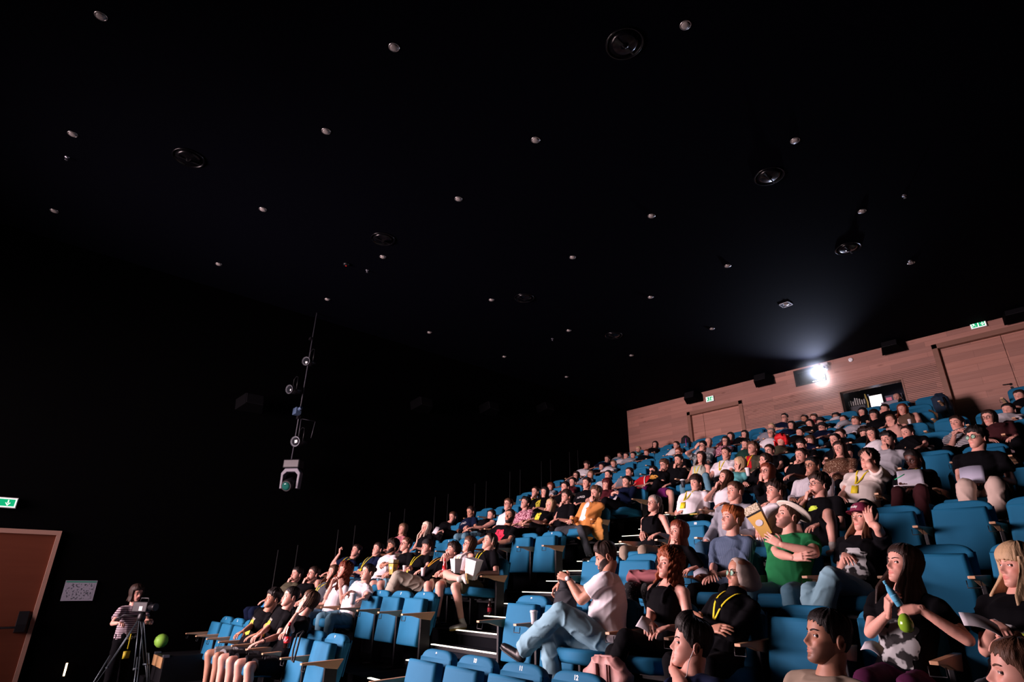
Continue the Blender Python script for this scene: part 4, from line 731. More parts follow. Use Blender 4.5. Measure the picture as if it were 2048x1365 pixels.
PEOPLE=[
(1,0,-8.902,(-8.729,3.270,1.435),'m','m','messy:black','tee:blk','shorts:cgrey',[],{'wr':(-8.496,2.820,1.018),'wl':(-8.028,2.850,1.015)},'n',(0,4,0),'print:yellow','boy with wavy black hair and yellow printed black tee'),
(2,0,-8.349,(-8.109,3.270,1.475),'m','l','short:black','tee:blk','shorts:blk',[],{'wr':(-7.899,2.830,1.014),'wl':(-7.692,2.830,1.007)},'n',(-5,4,0),'print:yellow;watch','young man with cropped black hair, yellow printed tee and wristwatch'),
(3,0,-7.796,(-7.523,3.270,1.433),'m','l','mid:brown','tee:blk','shorts:blk',['hl=point'],{'wl':(-7.361,3.070,1.316),'wr':(-7.049,2.820,1.083)},'n',(-20,14,-8),'','brown haired teenager resting his cheek on a raised hand'),
(117,0,-1.935,(-2.007,3.090,1.385),'m','l','quiff:black','tee:navy','pants:blk',['cheekR'],{},'n',(-20,4,0),'earphones','young man in navy shirt leaning his cheek on his fist'),
(118,0,-1.382,(-1.305,3.170,1.461),'m','m','short:black','tee:khaki','pants:blk',['lap'],{},'n',(-8,4,0),'stubble','dark haired young man in khaki tee near the bottom edge'),
(122,0,-0.829,(-0.600,3.170,1.382),'m','l','short:brown','tee:grey','pants:blk',['lap'],{},'n',(-30,0,0),'','person whose forehead shows in the bottom right corner'),
(4,1,-10.561,(-10.677,4.354,1.766),'m','l','short:black','tee:olive','pants:navy',['mouthR'],{},'n',(0,2,0),'','man in olive tee leaning his mouth on a hand'),
(5,1,-10.008,(-10.030,4.374,1.766),'m','l','short:dbrown','tee:blk','pants:blk',['mouthR'],{},'n',(0,6,0),'glasses;print:orange','man in glasses and orange printed black tee touching his mouth'),
(6,1,-9.455,(-9.362,4.414,1.788),'f','l','long:brown','tee:dgrey','pants:blk',['lap'],{},'n',(0,8,0),'lanyard:yellow','woman in dark grey tee with a yellow lanyard, brown hair'),
(7,1,-8.902,(-8.778,4.314,1.807),'f','l','curlylong:auburn','tee:wht','pants:jeans',['clasp'],{'wr':(-8.734,4.114,1.637),'wl':(-8.463,4.114,1.613)},'n',(0,8,0),'','woman with long auburn curls and hands clasped at her chin'),
(8,1,-8.349,(-8.221,4.414,1.793),'f','l','tied:black','tee:wht','pants:mjeans',[],{'wl':(-7.492,3.964,1.425),'wr':(-7.968,3.964,1.492)},'n',(0,0,0),'bigger','woman in white tee and jeans with tied black hair'),
(116,1,-3.594,(-3.569,4.274,1.907),'m','m','combed:dbrown','tee:wht','pants:ljeans',['special116'],{'wl':(-3.824,4.034,1.724),'wr':(-4.199,4.234,1.690),'kl':(-3.667,3.774,1.470),'al':(-4.093,3.714,1.153),'kr':(-3.912,3.874,1.310),'ar':(-3.764,3.764,0.928)},'special116',(-30,-22,0),'beard;watch;bigger','bearded man in white tee and wide pale jeans with crossed legs'),
(114,1,-3.041,(-2.962,4.354,1.834),'f','l','curly:red','tank:blk','pants:blk',[],{'wr':(-2.912,3.954,1.421),'wl':(-2.759,3.954,1.396)},'x',(0,4,0),'bralette','woman with curly red hair in a black tank top'),
(115,1,-2.488,(-2.338,4.334,1.761),'f','m','hijab:beige','long:blk','pants:blk',['cross'],{},'n',(-6,2,0),'glasses;lanyard:yellow','woman in beige headscarf and glasses with a yellow lanyard'),
(119,1,-1.382,(-1.249,4.334,1.812),'f','l','long:dbrown','tee:blk','pants:plum',['hr=grip', 'hl=fist'],{'wr':(-1.304,4.034,1.548),'wl':(-1.142,4.034,1.580)},'n',(-8,8,0),'bigprint:grey','long haired woman in a grey printed black tee holding a bottle'),
(121,1,-0.829,(-0.694,4.334,1.798),'f','l','bangslong:blonde','tee:blk','pants:dgreyc',['hr=fist'],{'wr':(-0.817,4.034,1.522),'wl':(-0.745,4.014,1.473)},'n',(-12,0,0),'bigprint:owl','blonde woman with bangs and a big eyed animal print tee'),
(9,2,-11.094,(-10.898,5.558,2.206),'m','l','short:dbrown','tee:navy','shorts:blk',['upR'],{},'n',(0,8,0),'lanyard:yellow;sideline','young man in navy tee with his right fist raised'),
(10,2,-9.988,(-10.058,5.558,2.209),'m','l','short:dbrown','tee:navy','pants:jeans',['lap'],{},'n',(0,6,0),'lanyard:yellow','young man in navy tee and lanyard, seated beside the raised fist'),
(11,2,-9.435,(-9.510,5.538,2.234),'m','m','curly:dbrown','tee:wht','pants:jeans',['hr=grip'],{'wr':(-9.055,5.158,1.945),'wl':(-8.863,5.158,1.958)},'n',(0,4,0),'beard','bearded man with dark curls in a white tee holding yellow popcorn'),
(12,2,-8.882,(-9.079,5.558,2.254),'m','l','short:brown','tee:blk','shorts:mjeans',['lap'],{},'n',(-4,8,0),'glasses;print:dred','man in glasses and a red printed black tee'),
(13,2,-8.329,(-8.391,5.538,2.190),'m','l','bowl:brown','tee:blk','shorts:mjeans',[],{'wr':(-8.193,5.108,1.889),'wl':(-7.796,5.108,1.844)},'n',(0,4,0),'lanyard:yellow;capback','boy with brown fringe, backwards cap and yellow lanyard'),
(14,2,-7.776,(-7.633,5.498,2.107),'m','l','curly:dbrown','tee:blk','pants:cargo',['clasp'],{'wr':(-7.557,5.258,1.984),'wl':(-7.451,5.258,1.948)},'x',(-4,16,0),'lanyard:orange','young man with dark curls pressing both hands to his lips'),
(15,2,-7.223,(-7.288,5.558,2.192),'f','l','bob:brown','tank:wht','shorts:brown',['lap'],{},'n',(-6,6,0),'glasses;lanyard:orange','person in round glasses with an orange lanyard and white popcorn box'),
(16,2,-6.670,(-6.777,5.538,2.214),'m','l','tied:dbrown','tee:blk','shorts:olive',['hl=grip'],{'wl':(-6.441,5.138,1.799),'wr':(-7.024,5.208,1.775)},'X',(-8,10,0),'lanyard:yellow;headband:beige','young man in headband and black tee with a sneaker crossed over his knee'),
(110,2,-3.574,(-3.541,5.418,2.175),'f','l','longshort:auburn','tee:blk','pants:patt',['hr=fist'],{'wr':(-3.581,5.308,2.020),'wl':(-3.233,5.158,1.834)},'n',(0,4,0),'','woman with shoulder length auburn hair and chin on hand, black tee'),
(111,2,-3.021,(-2.978,5.498,2.278),'m','l','messy:orange','shirt:stripe','pants:blk',[],{'wr':(-3.019,5.098,1.797),'wl':(-2.968,5.098,1.772)},'n',(-4,8,0),'','redheaded young man in a striped navy shirt'),
(112,2,-2.468,(-2.441,5.538,2.268),'m','l','crop:brown','tee:green','pants:mjeans',['cross'],{'wl':(-2.358,5.118,2.008),'wr':(-2.230,5.098,1.878)},'n',(-14,14,0),'hat;stubble;bigger','man in a cream brimmed hat and green tee with folded arms'),
(120,2,-1.915,(-1.789,5.478,2.208),'f','l','long:lbrown','tee:blk','pants:ljeans',[],{'wl':(-1.711,5.358,2.155),'wr':(-1.881,5.158,1.918)},'x',(-2,4,0),'cap:maroon;bigprint:grey','woman in a maroon cap with a hand at her temple'),
(17,3,-11.094,(-11.136,6.702,2.685),'f','l','bob:lbrown','tee:pink','pants:blk',['lap'],{},'n',(0,2,0),'','woman with a light bob in a pink patterned top, far end of her row'),
(18,3,-9.988,(-10.144,6.642,2.658),'f','l','longlong:pale','tee:blk','pants:blk',['chinR'],{},'n',(0,4,0),'','woman with very long pale blonde hair and black top'),
(23,3,-7.776,(-7.654,6.682,2.712),'m','m','crop:dbrown','tee:blk','pants:cgrey',['rest'],{},'n',(20,4,0),'beard;print:red;bigger','stocky bearded man in black tee with a big red print'),
(109,3,-4.680,(-4.674,6.642,2.666),'f','l','tied:grey','tank:blk','pants:khaki',[],{'wr':(-4.645,6.302,2.283),'wl':(-4.405,6.302,2.260)},'n',(0,4,0),'glasses','older woman in glasses and black tank top with hands folded'),
(102,3,-3.574,(-3.517,6.662,2.711),'m','l','short:brown','hoodie:grey','pants:jeans',[],{'wr':(-3.747,6.262,2.139),'wl':(-3.402,6.302,2.201)},'n',(-6,2,0),'','young man in grey hoodie with an arm on his knee'),
(101,3,-3.021,(-3.026,6.642,2.661),'m','l','messy:dbrown','tee:wht','pants:jeans',['hr=grip'],{'wr':(-3.091,6.262,2.205),'wl':(-2.897,6.302,2.178)},'n',(-10,4,0),'','young man with wavy dark hair in white tee holding popcorn'),
(100,3,-2.468,(-2.493,6.522,2.664),'m','l','messy:dbrown','tee:blk','shorts:blk',['mouthR'],{'kl':(-2.265,6.022,2.324),'al':(-2.272,6.002,2.017)},'n',(-14,4,0),'glasses;print:lime','young man in glasses covering his mouth with one hand'),
(19,4,-11.134,(-10.935,7.846,3.010),'f','l','tied:brown','tee:blk','pants:blk',['hr=grip'],{'wr':(-10.912,7.446,2.697),'wl':(-10.760,7.446,2.689)},'n',(0,-6,0),'','person in black tee with tied brown hair reading a sheet'),
(20,4,-10.028,(-10.277,7.846,3.070),'m','m','crop:dbrown','tee:navy','pants:blk',[],{'wl':(-9.767,7.446,2.677),'wr':(-10.143,7.446,2.677)},'x',(-4,-12,0),'stubble;text:FIND','man with cropped hair and navy tee looking down'),
(21,4,-9.475,(-9.573,7.846,2.948),'f','l','tied:dbrown','tank:blk','pants:mjeans',['lap'],{},'n',(0,2,0),'','woman in black strap top with tied dark hair'),
(22,4,-8.922,(-9.038,7.846,3.125),'m','l','short:brown','tee:wht','pants:blk',['lap'],{},'n',(0,4,0),'glasses','young man in white tee and glasses behind the red print tee'),
(24,4,-8.369,(-8.530,7.846,3.102),'m','l','messy:black','tee:pinkpat','pants:blk',['lap'],{},'n',(4,14,0),'','young man in pink patterned shirt with head tilted back'),
(25,4,-7.816,(-7.746,7.766,2.993),'f','l','long:blonde','tee:blk','pants:blk',['lap'],{},'n',(0,4,0),'print:yellow','blonde woman in black tee with a yellow print'),
(26,4,-7.263,(-7.328,7.746,3.115),'m','l','bowl:dbrown','tee:blk','pants:blk',['chinR'],{},'n',(0,6,0),'','boy with brown fringe and black tee, chin on his right hand'),
(27,4,-6.710,(-6.613,7.726,3.097),'m','l','messy:brown','jacket:ochre','pants:cjeans',['mouthL'],{'kl':(-6.480,7.166,2.468),'al':(-6.295,7.146,2.059),'kr':(-6.993,7.166,2.479)},'n',(6,4,0),'watch','young man in ochre overshirt covering his nose with a hand'),
(103,4,-4.167,(-4.215,7.766,3.078),'f','l','long:brown','tee:wht','pants:blk',['mouthR'],{},'n',(-14,12,0),'','woman in white top looking up behind the grey hoodie'),
(104,4,-4.720,(-4.705,7.786,3.071),'m','l','bowl:dbrown','tee:wht','pants:blk',[],{'wr':(-4.887,7.496,2.667),'wl':(-4.714,7.446,2.663)},'n',(0,-4,0),'lanyard:yellow;bigger','young man with dark fringe in white tee and lanyard'),
(98,4,-3.614,(-3.595,7.766,3.093),'f','l','longlong:auburn','long:blk','pants:blk',['cheekR'],{},'n',(0,2,0),'glasses','auburn haired woman in glasses and black jacket'),
(99,4,-3.061,(-3.018,7.806,3.097),'m','m','short:black','shirt:wstripe','pants:blk',['lap'],{},'n',(0,2,0),'glasses;stubble','man in glasses with pinstriped white shirt'),
(123,4,-2.508,(-2.356,7.786,3.080),'m','l','curly:dbrown','tee:cream','shorts:blk',['foreheadL'],{},'n',(-4,10,0),'glasses;lanyard:yellow;bigger','young man in cream tee pressing a hand to his forehead'),
(125,4,-1.955,(-1.897,7.786,3.022),'f','d','tied:black','long:blk','pants:dmar',[],{'wr':(-1.998,7.446,2.748),'wl':(-1.843,7.466,2.695),'kl':(-1.752,7.166,2.613),'kr':(-1.958,7.166,2.613),'al':(-1.802,7.146,2.279),'ar':(-2.035,7.146,2.282)},'n',(0,-16,0),'glasses;lanyard:yellow','woman in glasses writing in a notebook with yellow lanyard'),
(126,4,-1.402,(-1.275,7.826,3.173),'m','l','messy:black','tee:blk','pants:tan',[],{'wl':(-1.208,7.446,2.709),'wr':(-1.439,7.396,2.655),'kl':(-1.133,7.166,2.606),'kr':(-1.368,7.166,2.613),'al':(-1.178,7.146,2.295),'ar':(-1.410,7.146,2.292)},'n',(-6,4,0),'glasses','person in greenish glasses and black tee with pale trousers'),
(28,5,-9.495,(-9.403,8.950,3.518),'f','l','tied:dbrown','tee:blk','pants:blk',['chinR'],{},'n',(0,4,0),'lanyard:yellow','woman with tied hair and lanyard, chin on hand'),
(29,5,-8.942,(-9.084,8.930,3.474),'f','l','long:black','tee:blk','pants:blk',['lap'],{},'n',(4,0,0),'print:yellow','woman with black hair, white collar and yellow print'),
(32,5,-8.389,(-8.470,8.930,3.517),'m','l','short:black','tee:blk','pants:blk',['lap'],{},'n',(0,4,0),'','young man with thick black fringe behind the chin resting boy'),
(33,5,-7.836,(-7.887,8.950,3.538),'m','l','short:dbrown','tee:blk','pants:blk',['lap'],{},'n',(4,2,0),'text:ALFRED','tall young man in black tee with white lettering'),
(34,5,-7.283,(-7.385,8.970,3.466),'f','l','bangs:dred','tee:maroon','pants:blk',['lap'],{},'n',(-4,2,0),'','woman with dark red fringe and maroon top'),
(35,5,-6.730,(-6.895,8.970,3.451),'m','l','short:black','shirt:navy','pants:blk',['clasplow'],{},'x',(0,2,0),'stubble','man in open navy shirt with hands clasped'),
(66,5,-4.740,(-4.564,8.930,3.476),'f','l','long:blonde','tee:teal','pants:blk',['cheekL'],{},'n',(-35,-4,0),'headband:black','blonde woman in teal top hiding her face behind hair'),
(97,5,-4.187,(-4.129,8.910,3.469),'f','l','long:dbrown','jacketb:blk','pants:blk',['cheekL'],{},'n',(-24,4,0),'','woman in black track jacket with white sleeve stripes'),
(96,5,-3.634,(-3.558,8.870,3.452),'m','l','tied:dbrown','tank:blk','pants:blk',['mouthR'],{},'n',(-4,2,0),'','young person in black sleeveless top biting their fingers'),
(124,5,-3.081,(-3.039,8.950,3.489),'f','l','longlong:dbrown','tee:brownpat','pants:blk',['lap'],{},'n',(4,0,-6),'','woman with very long dark brown hair over her chest'),
(92,5,-2.528,(-2.406,8.910,3.503),'m','l','messy:black','hoodie:lgrey','pants:blk',['mouthL'],{},'n',(4,4,0),'','young man with dark fringe in a light grey hoodie'),
(30,6,-9.868,(-10.098,10.134,3.812),'f','l','longshort:auburn','tee:lgrey','pants:blk',['lap'],{},'n',(0,0,0),'','auburn haired woman in pale tee half hidden by a black haired woman'),
(31,6,-9.315,(-9.365,10.134,3.851),'f','l','tied:black','tee:maroon','pants:blk',['lap'],{},'n',(0,0,0),'lanyard:yellow','woman with tied black hair and a thin yellow lanyard'),
(37,6,-8.762,(-8.304,10.154,3.890),'f','l','tied:black','tee:white','pants:blk',['lap'],{},'n',(0,4,0),'','woman with smooth black hair behind the red fringed woman'),
(36,6,-8.209,(-7.706,10.134,3.870),'f','l','tied:dbrown','tank:grey','pants:blk',['lap'],{},'n',(0,4,0),'','dark haired woman in patterned sleeveless top'),
(105,6,-7.656,(-7.090,10.134,3.815),'m','l','short:black','tee:red','pants:blk',['lap'],{},'n',(0,2,0),'sunglasses;strap','young man in red tee and black sunglasses with a white strap'),
(106,6,-7.103,(-6.689,9.954,3.873),'m','l','messy:brown','tee:blk','shorts:purple',['mouthR'],{'kl':(-6.252,9.434,3.248),'al':(-6.278,9.384,2.816),'kr':(-6.678,9.434,3.252),'ar':(-6.709,9.384,2.818)},'n',(-4,-2,0),'glasses;print:orange','man in purple shorts leaning forward, hand over mouth'),
(107,6,-6.550,(-6.421,10.074,3.952),'m','l','short:black','long:blk','pants:blk',['mouthR'],{},'x',(0,0,0),'','dark haired man in black with fingers spread over his face'),
(58,6,-5.997,(-5.941,10.114,3.949),'f','l','long:dbrown','tank:mint','pants:mjeans',['lap'],{'kl':(-5.495,9.434,3.470),'al':(-5.410,9.384,3.008)},'x',(0,0,0),'lanyard:yellow','woman with long dark hair in a pale green sleeveless top'),
(65,6,-5.444,(-5.413,10.114,3.949),'m','l','short:dbrown','tee:wht','pants:blk',['lap'],{},'n',(0,2,0),'lanyard:yellow','slim young man in white tee with a yellow lanyard'),
(64,6,-4.891,(-4.880,10.094,3.949),'m','l','curly:brown','jacket:olive','pants:blk',['lap'],{},'n',(0,14,0),'lanyard:yellow','young man with olive jacket over a red tee, head tilted up'),
(135,6,-4.338,(-4.595,10.134,3.876),'f','l','tied:dbrown','tee:blk','pants:blk',['lap'],{},'n',(0,-6,0),'glasses','dark haired person half hidden behind the track jacket'),
(76,6,-3.785,(-3.999,10.054,3.868),'f','l','short:black','tee:blk','pants:blk',['lap'],{},'n',(0,-20,0),'','person with black hair bowing their head'),
(94,6,-3.232,(-3.481,10.114,3.878),'f','l','tied:black','tee:blk','pants:blk',['lap'],{},'n',(0,0,0),'','woman with tied black hair behind the very long haired woman'),
(91,7,-3.212,(-3.355,11.218,4.139),'m','l','curly:dbrown','tee:blk','pants:blk',['mouthL'],{},'n',(10,-8,0),'','curly haired man bending his face into his hand'),
(90,6,-2.679,(-2.922,10.114,3.873),'f','l','long:dbrown','tee:wht','pants:blk',['lap'],{},'n',(0,2,-6),'','long dark haired woman in a white tee tilting her head'),
(93,6,-2.126,(-2.433,10.034,3.798),'f','l','tied:dbrown','tee:blk','pants:blk',['chinR'],{},'n',(-6,0,0),'','woman in black tee propping her chin on her fist'),
(127,6,-1.573,(-1.822,10.114,3.844),'m','l','short:dbrown','tee:hstripe','pants:blk',['clasplow'],{},'n',(0,4,0),'','young person in a black and white striped tee'),
(128,6,-1.020,(-1.444,10.114,3.851),'f','l','long:dbrown','long:dmar','pants:blk',['lap'],{},'n',(0,2,0),'glasses','long haired woman in pink glasses and dark maroon top'),
(38,7,-10.401,(-10.291,11.278,4.247),'f','l','long:dbrown','tee:dgrey','pants:blk',['lap'],{},'n',(0,0,0),'glasses','woman with pink glasses in an upper row on the far left'),
(39,7,-9.848,(-9.792,11.278,4.200),'f','l','long:lbrown','tee:grey','pants:blk',['lap'],{},'n',(0,4,0),'','light brown haired woman behind the tall young man'),
(54,7,-7.083,(-7.130,11.218,4.372),'f','l','short:auburn','tee:blk','pants:blk',['lap'],{},'n',(0,0,0),'glasses','auburn haired person in glasses behind the man hiding his face'),
(56,7,-6.530,(-6.476,11.138,4.404),'m','l','short:black','tee:camo','pants:blk',['foreheadR'],{},'n',(0,0,0),'glasses','man in glasses propping his forehead on his right hand'),
(63,7,-5.424,(-5.538,11.178,4.283),'f','l','tied:dbrown','tee:dgreen','pants:blk',['mouthR'],{},'n',(0,4,0),'','woman resting her lips on folded fingers'),
(69,7,-4.871,(-4.843,11.258,4.244),'f','l','bigcurly:brightred','tee:olive','pants:blk',['lap'],{},'n',(0,4,0),'','woman with bright red curly hair and olive top'),
(77,7,-4.318,(-4.279,11.198,4.162),'f','l','long:brown','tee:navy','pants:blk',['foreheadR'],{},'n',(0,-10,0),'','brown haired woman shading her face with her hand'),
(95,7,-3.765,(-3.758,11.238,4.193),'m','l','short:dbrown','tee:blk','pants:blk',['lap'],{},'n',(0,-4,0),'','dark brown haired person just above the tied black hair'),
(89,7,-2.659,(-2.917,11.238,4.302),'f','l','tied:brown','tank:skin','pants:blk',['cheekL'],{},'n',(-4,4,0),'','woman with tied brown hair and bare shoulders touching her cheek'),
(129,7,-1.553,(-1.351,11.258,4.162),'m','l','short:black','tee:wht','pants:blk',['lap'],{},'n',(0,4,0),'','young man with black hair in a white tee near the right edge'),
(40,8,-11.054,(-10.883,12.382,4.755),'m','l','short:dbrown','tee:wht','pants:blk',['lap'],{},'n',(0,-20,0),'','boy in white tee looking down on the far left'),
(41,8,-10.501,(-10.373,12.422,4.624),'f','l','tied:dbrown','tee:blk','pants:blk',['lap'],{},'n',(0,4,0),'','woman with tied dark hair and wide black neckline'),
(42,8,-9.948,(-9.898,12.362,4.635),'f','l','short:lbrown','tee:white','pants:blk',['lap'],{},'n',(6,0,-12),'','short haired person in white tee leaning sideways'),
(57,8,-7.183,(-7.042,12.402,4.780),'m','l','bald:brown','tee:lgrey','pants:blk',['lap'],{},'n',(10,4,0),'','bald man in pale grey tee beside the wooden door'),
(59,8,-6.630,(-6.610,12.402,4.733),'f','l','long:dbrown','tee:pinkpat','pants:blk',['chinR'],{},'n',(0,2,0),'glasses','woman with long dark hair and glasses in a rose top'),
(67,8,-5.524,(-5.536,12.422,4.738),'f','l','short:grey','tee:wht','pants:blk',['lap'],{},'n',(6,4,0),'glasses','grey haired woman in a white top with glasses'),
(75,8,-4.971,(-4.918,12.402,4.627),'f','l','tied:black','tee:blk','pants:blk',['lap'],{},'n',(0,4,0),'','pale faced woman with centre parted black hair'),
(78,8,-4.418,(-4.457,12.402,4.651),'m','l','short:black','tee:navy','pants:blk',['lap'],{},'n',(-4,6,0),'glasses;capblack','young man in black cap, glasses and navy tee'),
(83,8,-3.865,(-3.818,12.402,4.656),'m','l','short:brown','shirt:wstripe','pants:blk',['lap'],{},'n',(0,4,0),'','short haired person in pale striped shirt'),
(85,8,-3.312,(-3.478,12.402,4.731),'f','l','bangs:black','tee:blk','pants:blk',['lap'],{},'n',(0,4,0),'','woman with a black fringe and bob'),
(88,8,-2.759,(-2.989,12.402,4.740),'f','l','long:auburn','tank:brown','pants:blk',['lap'],{},'n',(4,2,0),'','auburn haired woman holding out a white cup'),
(130,8,-1.100,(-1.291,12.402,4.612),'m','l','short:dbrown','tee:blk','pants:blk',['lap'],{},'n',(0,4,0),'','person in black at the right edge beside the tall wooden door'),
(43,9,-11.294,(-11.099,13.566,5.103),'m','l','short:dbrown','tee:navy','pants:blk',['lap'],{},'n',(0,0,0),'','young man in navy tee in the far left of the upper rows'),
(45,10,-11.334,(-11.437,14.610,5.404),'m','l','short:dbrown','tee:lgrey','pants:blk',['mouthR'],{},'n',(0,0,0),'','dark haired person holding a hand over one eye'),
(46,9,-10.741,(-10.383,13.566,5.090),'m','l','short:dbrown','tee:wht','pants:blk',['lap'],{},'n',(0,2,0),'','young man in a white tee with flowered sleeves'),
(47,9,-10.188,(-10.132,13.566,5.069),'m','l','short:black','tee:lgrey','pants:blk',['lap'],{},'n',(0,2,0),'','child with thick black hair and a round face'),
(51,9,-9.635,(-9.643,13.546,5.066),'f','l','short:auburn','tee:blk','pants:blk',['lap'],{},'n',(0,-4,0),'','auburn haired child peeking over a seat back'),
(53,9,-8.529,(-8.663,13.546,5.139),'f','l','tied:dbrown','tee:white','pants:blk',['lap'],{},'n',(-10,0,0),'','woman with tied dark hair beside a pink strapped backpack'),
(60,9,-7.423,(-7.069,13.546,5.103),'f','l','long:dbrown','tee:maroon','pants:blk',['lap'],{},'n',(0,2,0),'','dark haired woman just above the glasses wearer in rose'),
(61,9,-6.870,(-6.697,13.546,5.090),'f','l','long:black','tee:blk','pants:blk',['cheekR'],{},'n',(0,2,0),'headband:black','black haired woman touching her ear in an upper row'),
(68,9,-6.317,(-6.003,13.546,5.141),'f','l','short:blonde','tee:grey','pants:blk',['lap'],{},'n',(0,2,0),'','blonde person right behind the grey haired woman'),
(71,9,-5.764,(-5.531,13.546,5.102),'f','l','long:black','tee:navy','pants:blk',['lap'],{},'n',(0,2,0),'','woman with wavy black hair below the man in glasses'),
(73,9,-5.211,(-5.114,13.546,5.072),'f','l','long:black','tee:blk','pants:blk',['lap'],{},'n',(0,-6,-18),'','woman dozing with her head tilted to one side'),
(80,9,-4.658,(-4.891,13.566,5.069),'m','l','short:black','tee:blk','pants:blk',['lap'],{},'n',(0,0,0),'capblack','person in a black cap behind the navy tee'),
(82,9,-4.105,(-4.406,13.546,5.018),'f','l','tied:dbrown','tee:lgrey','pants:blk',['lap'],{},'n',(0,4,0),'','woman with tied hair and pale grey tee'),
(84,9,-3.552,(-4.003,13.546,5.106),'f','l','long:black','tee:blk','pants:blk',['lap'],{},'n',(0,0,0),'','black haired woman in front of the control desk'),
(86,9,-2.999,(-3.561,13.506,5.084),'f','l','short:black','tee:blk','pants:blk',['cheekR'],{},'n',(0,0,0),'','black haired person with a hand at the jaw below the laptop'),
(48,10,-10.781,(-10.764,14.690,5.505),'f','l','short:blonde','tee:teal','pants:blk',['lap'],{},'n',(0,2,0),'','blonde person in the last row, far left'),
(52,10,-10.228,(-10.137,14.710,5.566),'f','l','longlong:black','tee:blk','pants:blk',['lap'],{},'n',(0,4,0),'','woman with long straight black hair in the last row'),
(70,10,-6.357,(-6.144,14.710,5.630),'m','l','short:black','tee:navy','pants:blk',['cross'],{},'n',(0,4,0),'glasses','man in glasses and navy tee with folded arms in the last row'),
(72,10,-5.804,(-5.655,14.690,5.492),'m','m','short:dbrown','tee:blk','pants:blk',['lap'],{},'n',(0,0,0),'','brown haired man in the last row leaning sideways'),
(74,10,-5.251,(-5.435,14.710,5.479),'m','l','short:brown','tee:dred','pants:blk',['lap'],{},'n',(0,-10,0),'','person with reddish face in the last row, head lowered'),
(81,10,-4.698,(-4.913,14.650,5.391),'f','m','longshort:black','tee:wht','pants:blk',['lap'],{},'n',(0,0,0),'','woman with black hair and white tee in the last row'),
(87,11,-3.869,(-3.869,15.854,5.897),'m','l','bald:brown','long:blk','pants:blk',['lap'],{},'n',(0,-8,0),'beard;lanyard:yellow','bald bearded man working at the control desk'),
]

for s in SEATS: seat(*s)
# ---------------------------------------------------------------- people: shape toolkit
def vn(v): v = np.asarray(v, float); n = np.linalg.norm(v); return v/n if n > 1e-9 else v
def A(*a): return np.array(a, float)
TS = bpy.data.scenes.new('shaping')
def remesh(parts, voxel, smooth=2):
    V_ = []; G3 = []; G4 = []; off = 0
    for v, f4, f3 in parts:
        V_.append(v)
        if len(f4): G4.append(np.asarray(f4)+off)
        if len(f3): G3.append(np.asarray(f3)+off)
        off += len(v)
    gs = ([(np.concatenate(G4), 0)] if G4 else []) + ([(np.concatenate(G3), 0)] if G3 else [])
    me = npmesh('tmp', np.concatenate(V_), gs, [])
    o = bpy.data.objects.new('tmp', me); TS.collection.objects.link(o)
    m = o.modifiers.new('r', 'REMESH'); m.mode = 'VOXEL'; m.voxel_size = voxel; m.adaptivity = 0
    if smooth: m = o.modifiers.new('s', 'SMOOTH'); m.factor = .5; m.iterations = smooth
    vl = TS.view_layers[0]; vl.update(); e = o.evaluated_get(vl.depsgraph); r = e.to_mesh()
    v = np.empty(len(r.vertices)*3, np.float32); r.vertices.foreach_get('co', v)
    f = np.empty(len(r.loops), np.int32); r.loops.foreach_get('vertex_index', f)
    lt = np.empty(len(r.polygons), np.int32); r.polygons.foreach_get('loop_total', lt)
    v = v.reshape(-1, 3).astype(float)
    if (lt == 4).all(): f4 = f.reshape(-1, 4); f3 = np.zeros((0, 3), int)
    else:
        st = np.cumsum(lt)-lt; f4 = f[(st[lt == 4][:, None]+np.arange(4))]; f3 = f[(st[lt == 3][:, None]+np.arange(3))]
    e.to_mesh_clear(); bpy.data.objects.remove(o); bpy.data.meshes.remove(me)
    return v, f4, f3
def loft(rings):
    """rings: list of (n,3) arrays -> closed tube"""
    n = len(rings[0]); V_ = np.concatenate(rings + [rings[0].mean(0)[None], rings[-1].mean(0)[None]]); m = len(rings); k = np.arange(n)
    f4 = np.concatenate([np.stack([i*n+k, i*n+(k+1) % n, (i+1)*n+(k+1) % n, (i+1)*n+k], 1) for i in range(m-1)])
    f3 = np.concatenate([np.stack([(k+1) % n, k, np.full(n, m*n)], 1), np.stack([(m-1)*n+k, (m-1)*n+(k+1) % n, np.full(n, m*n+1)], 1)])
    return V_, f4, f3
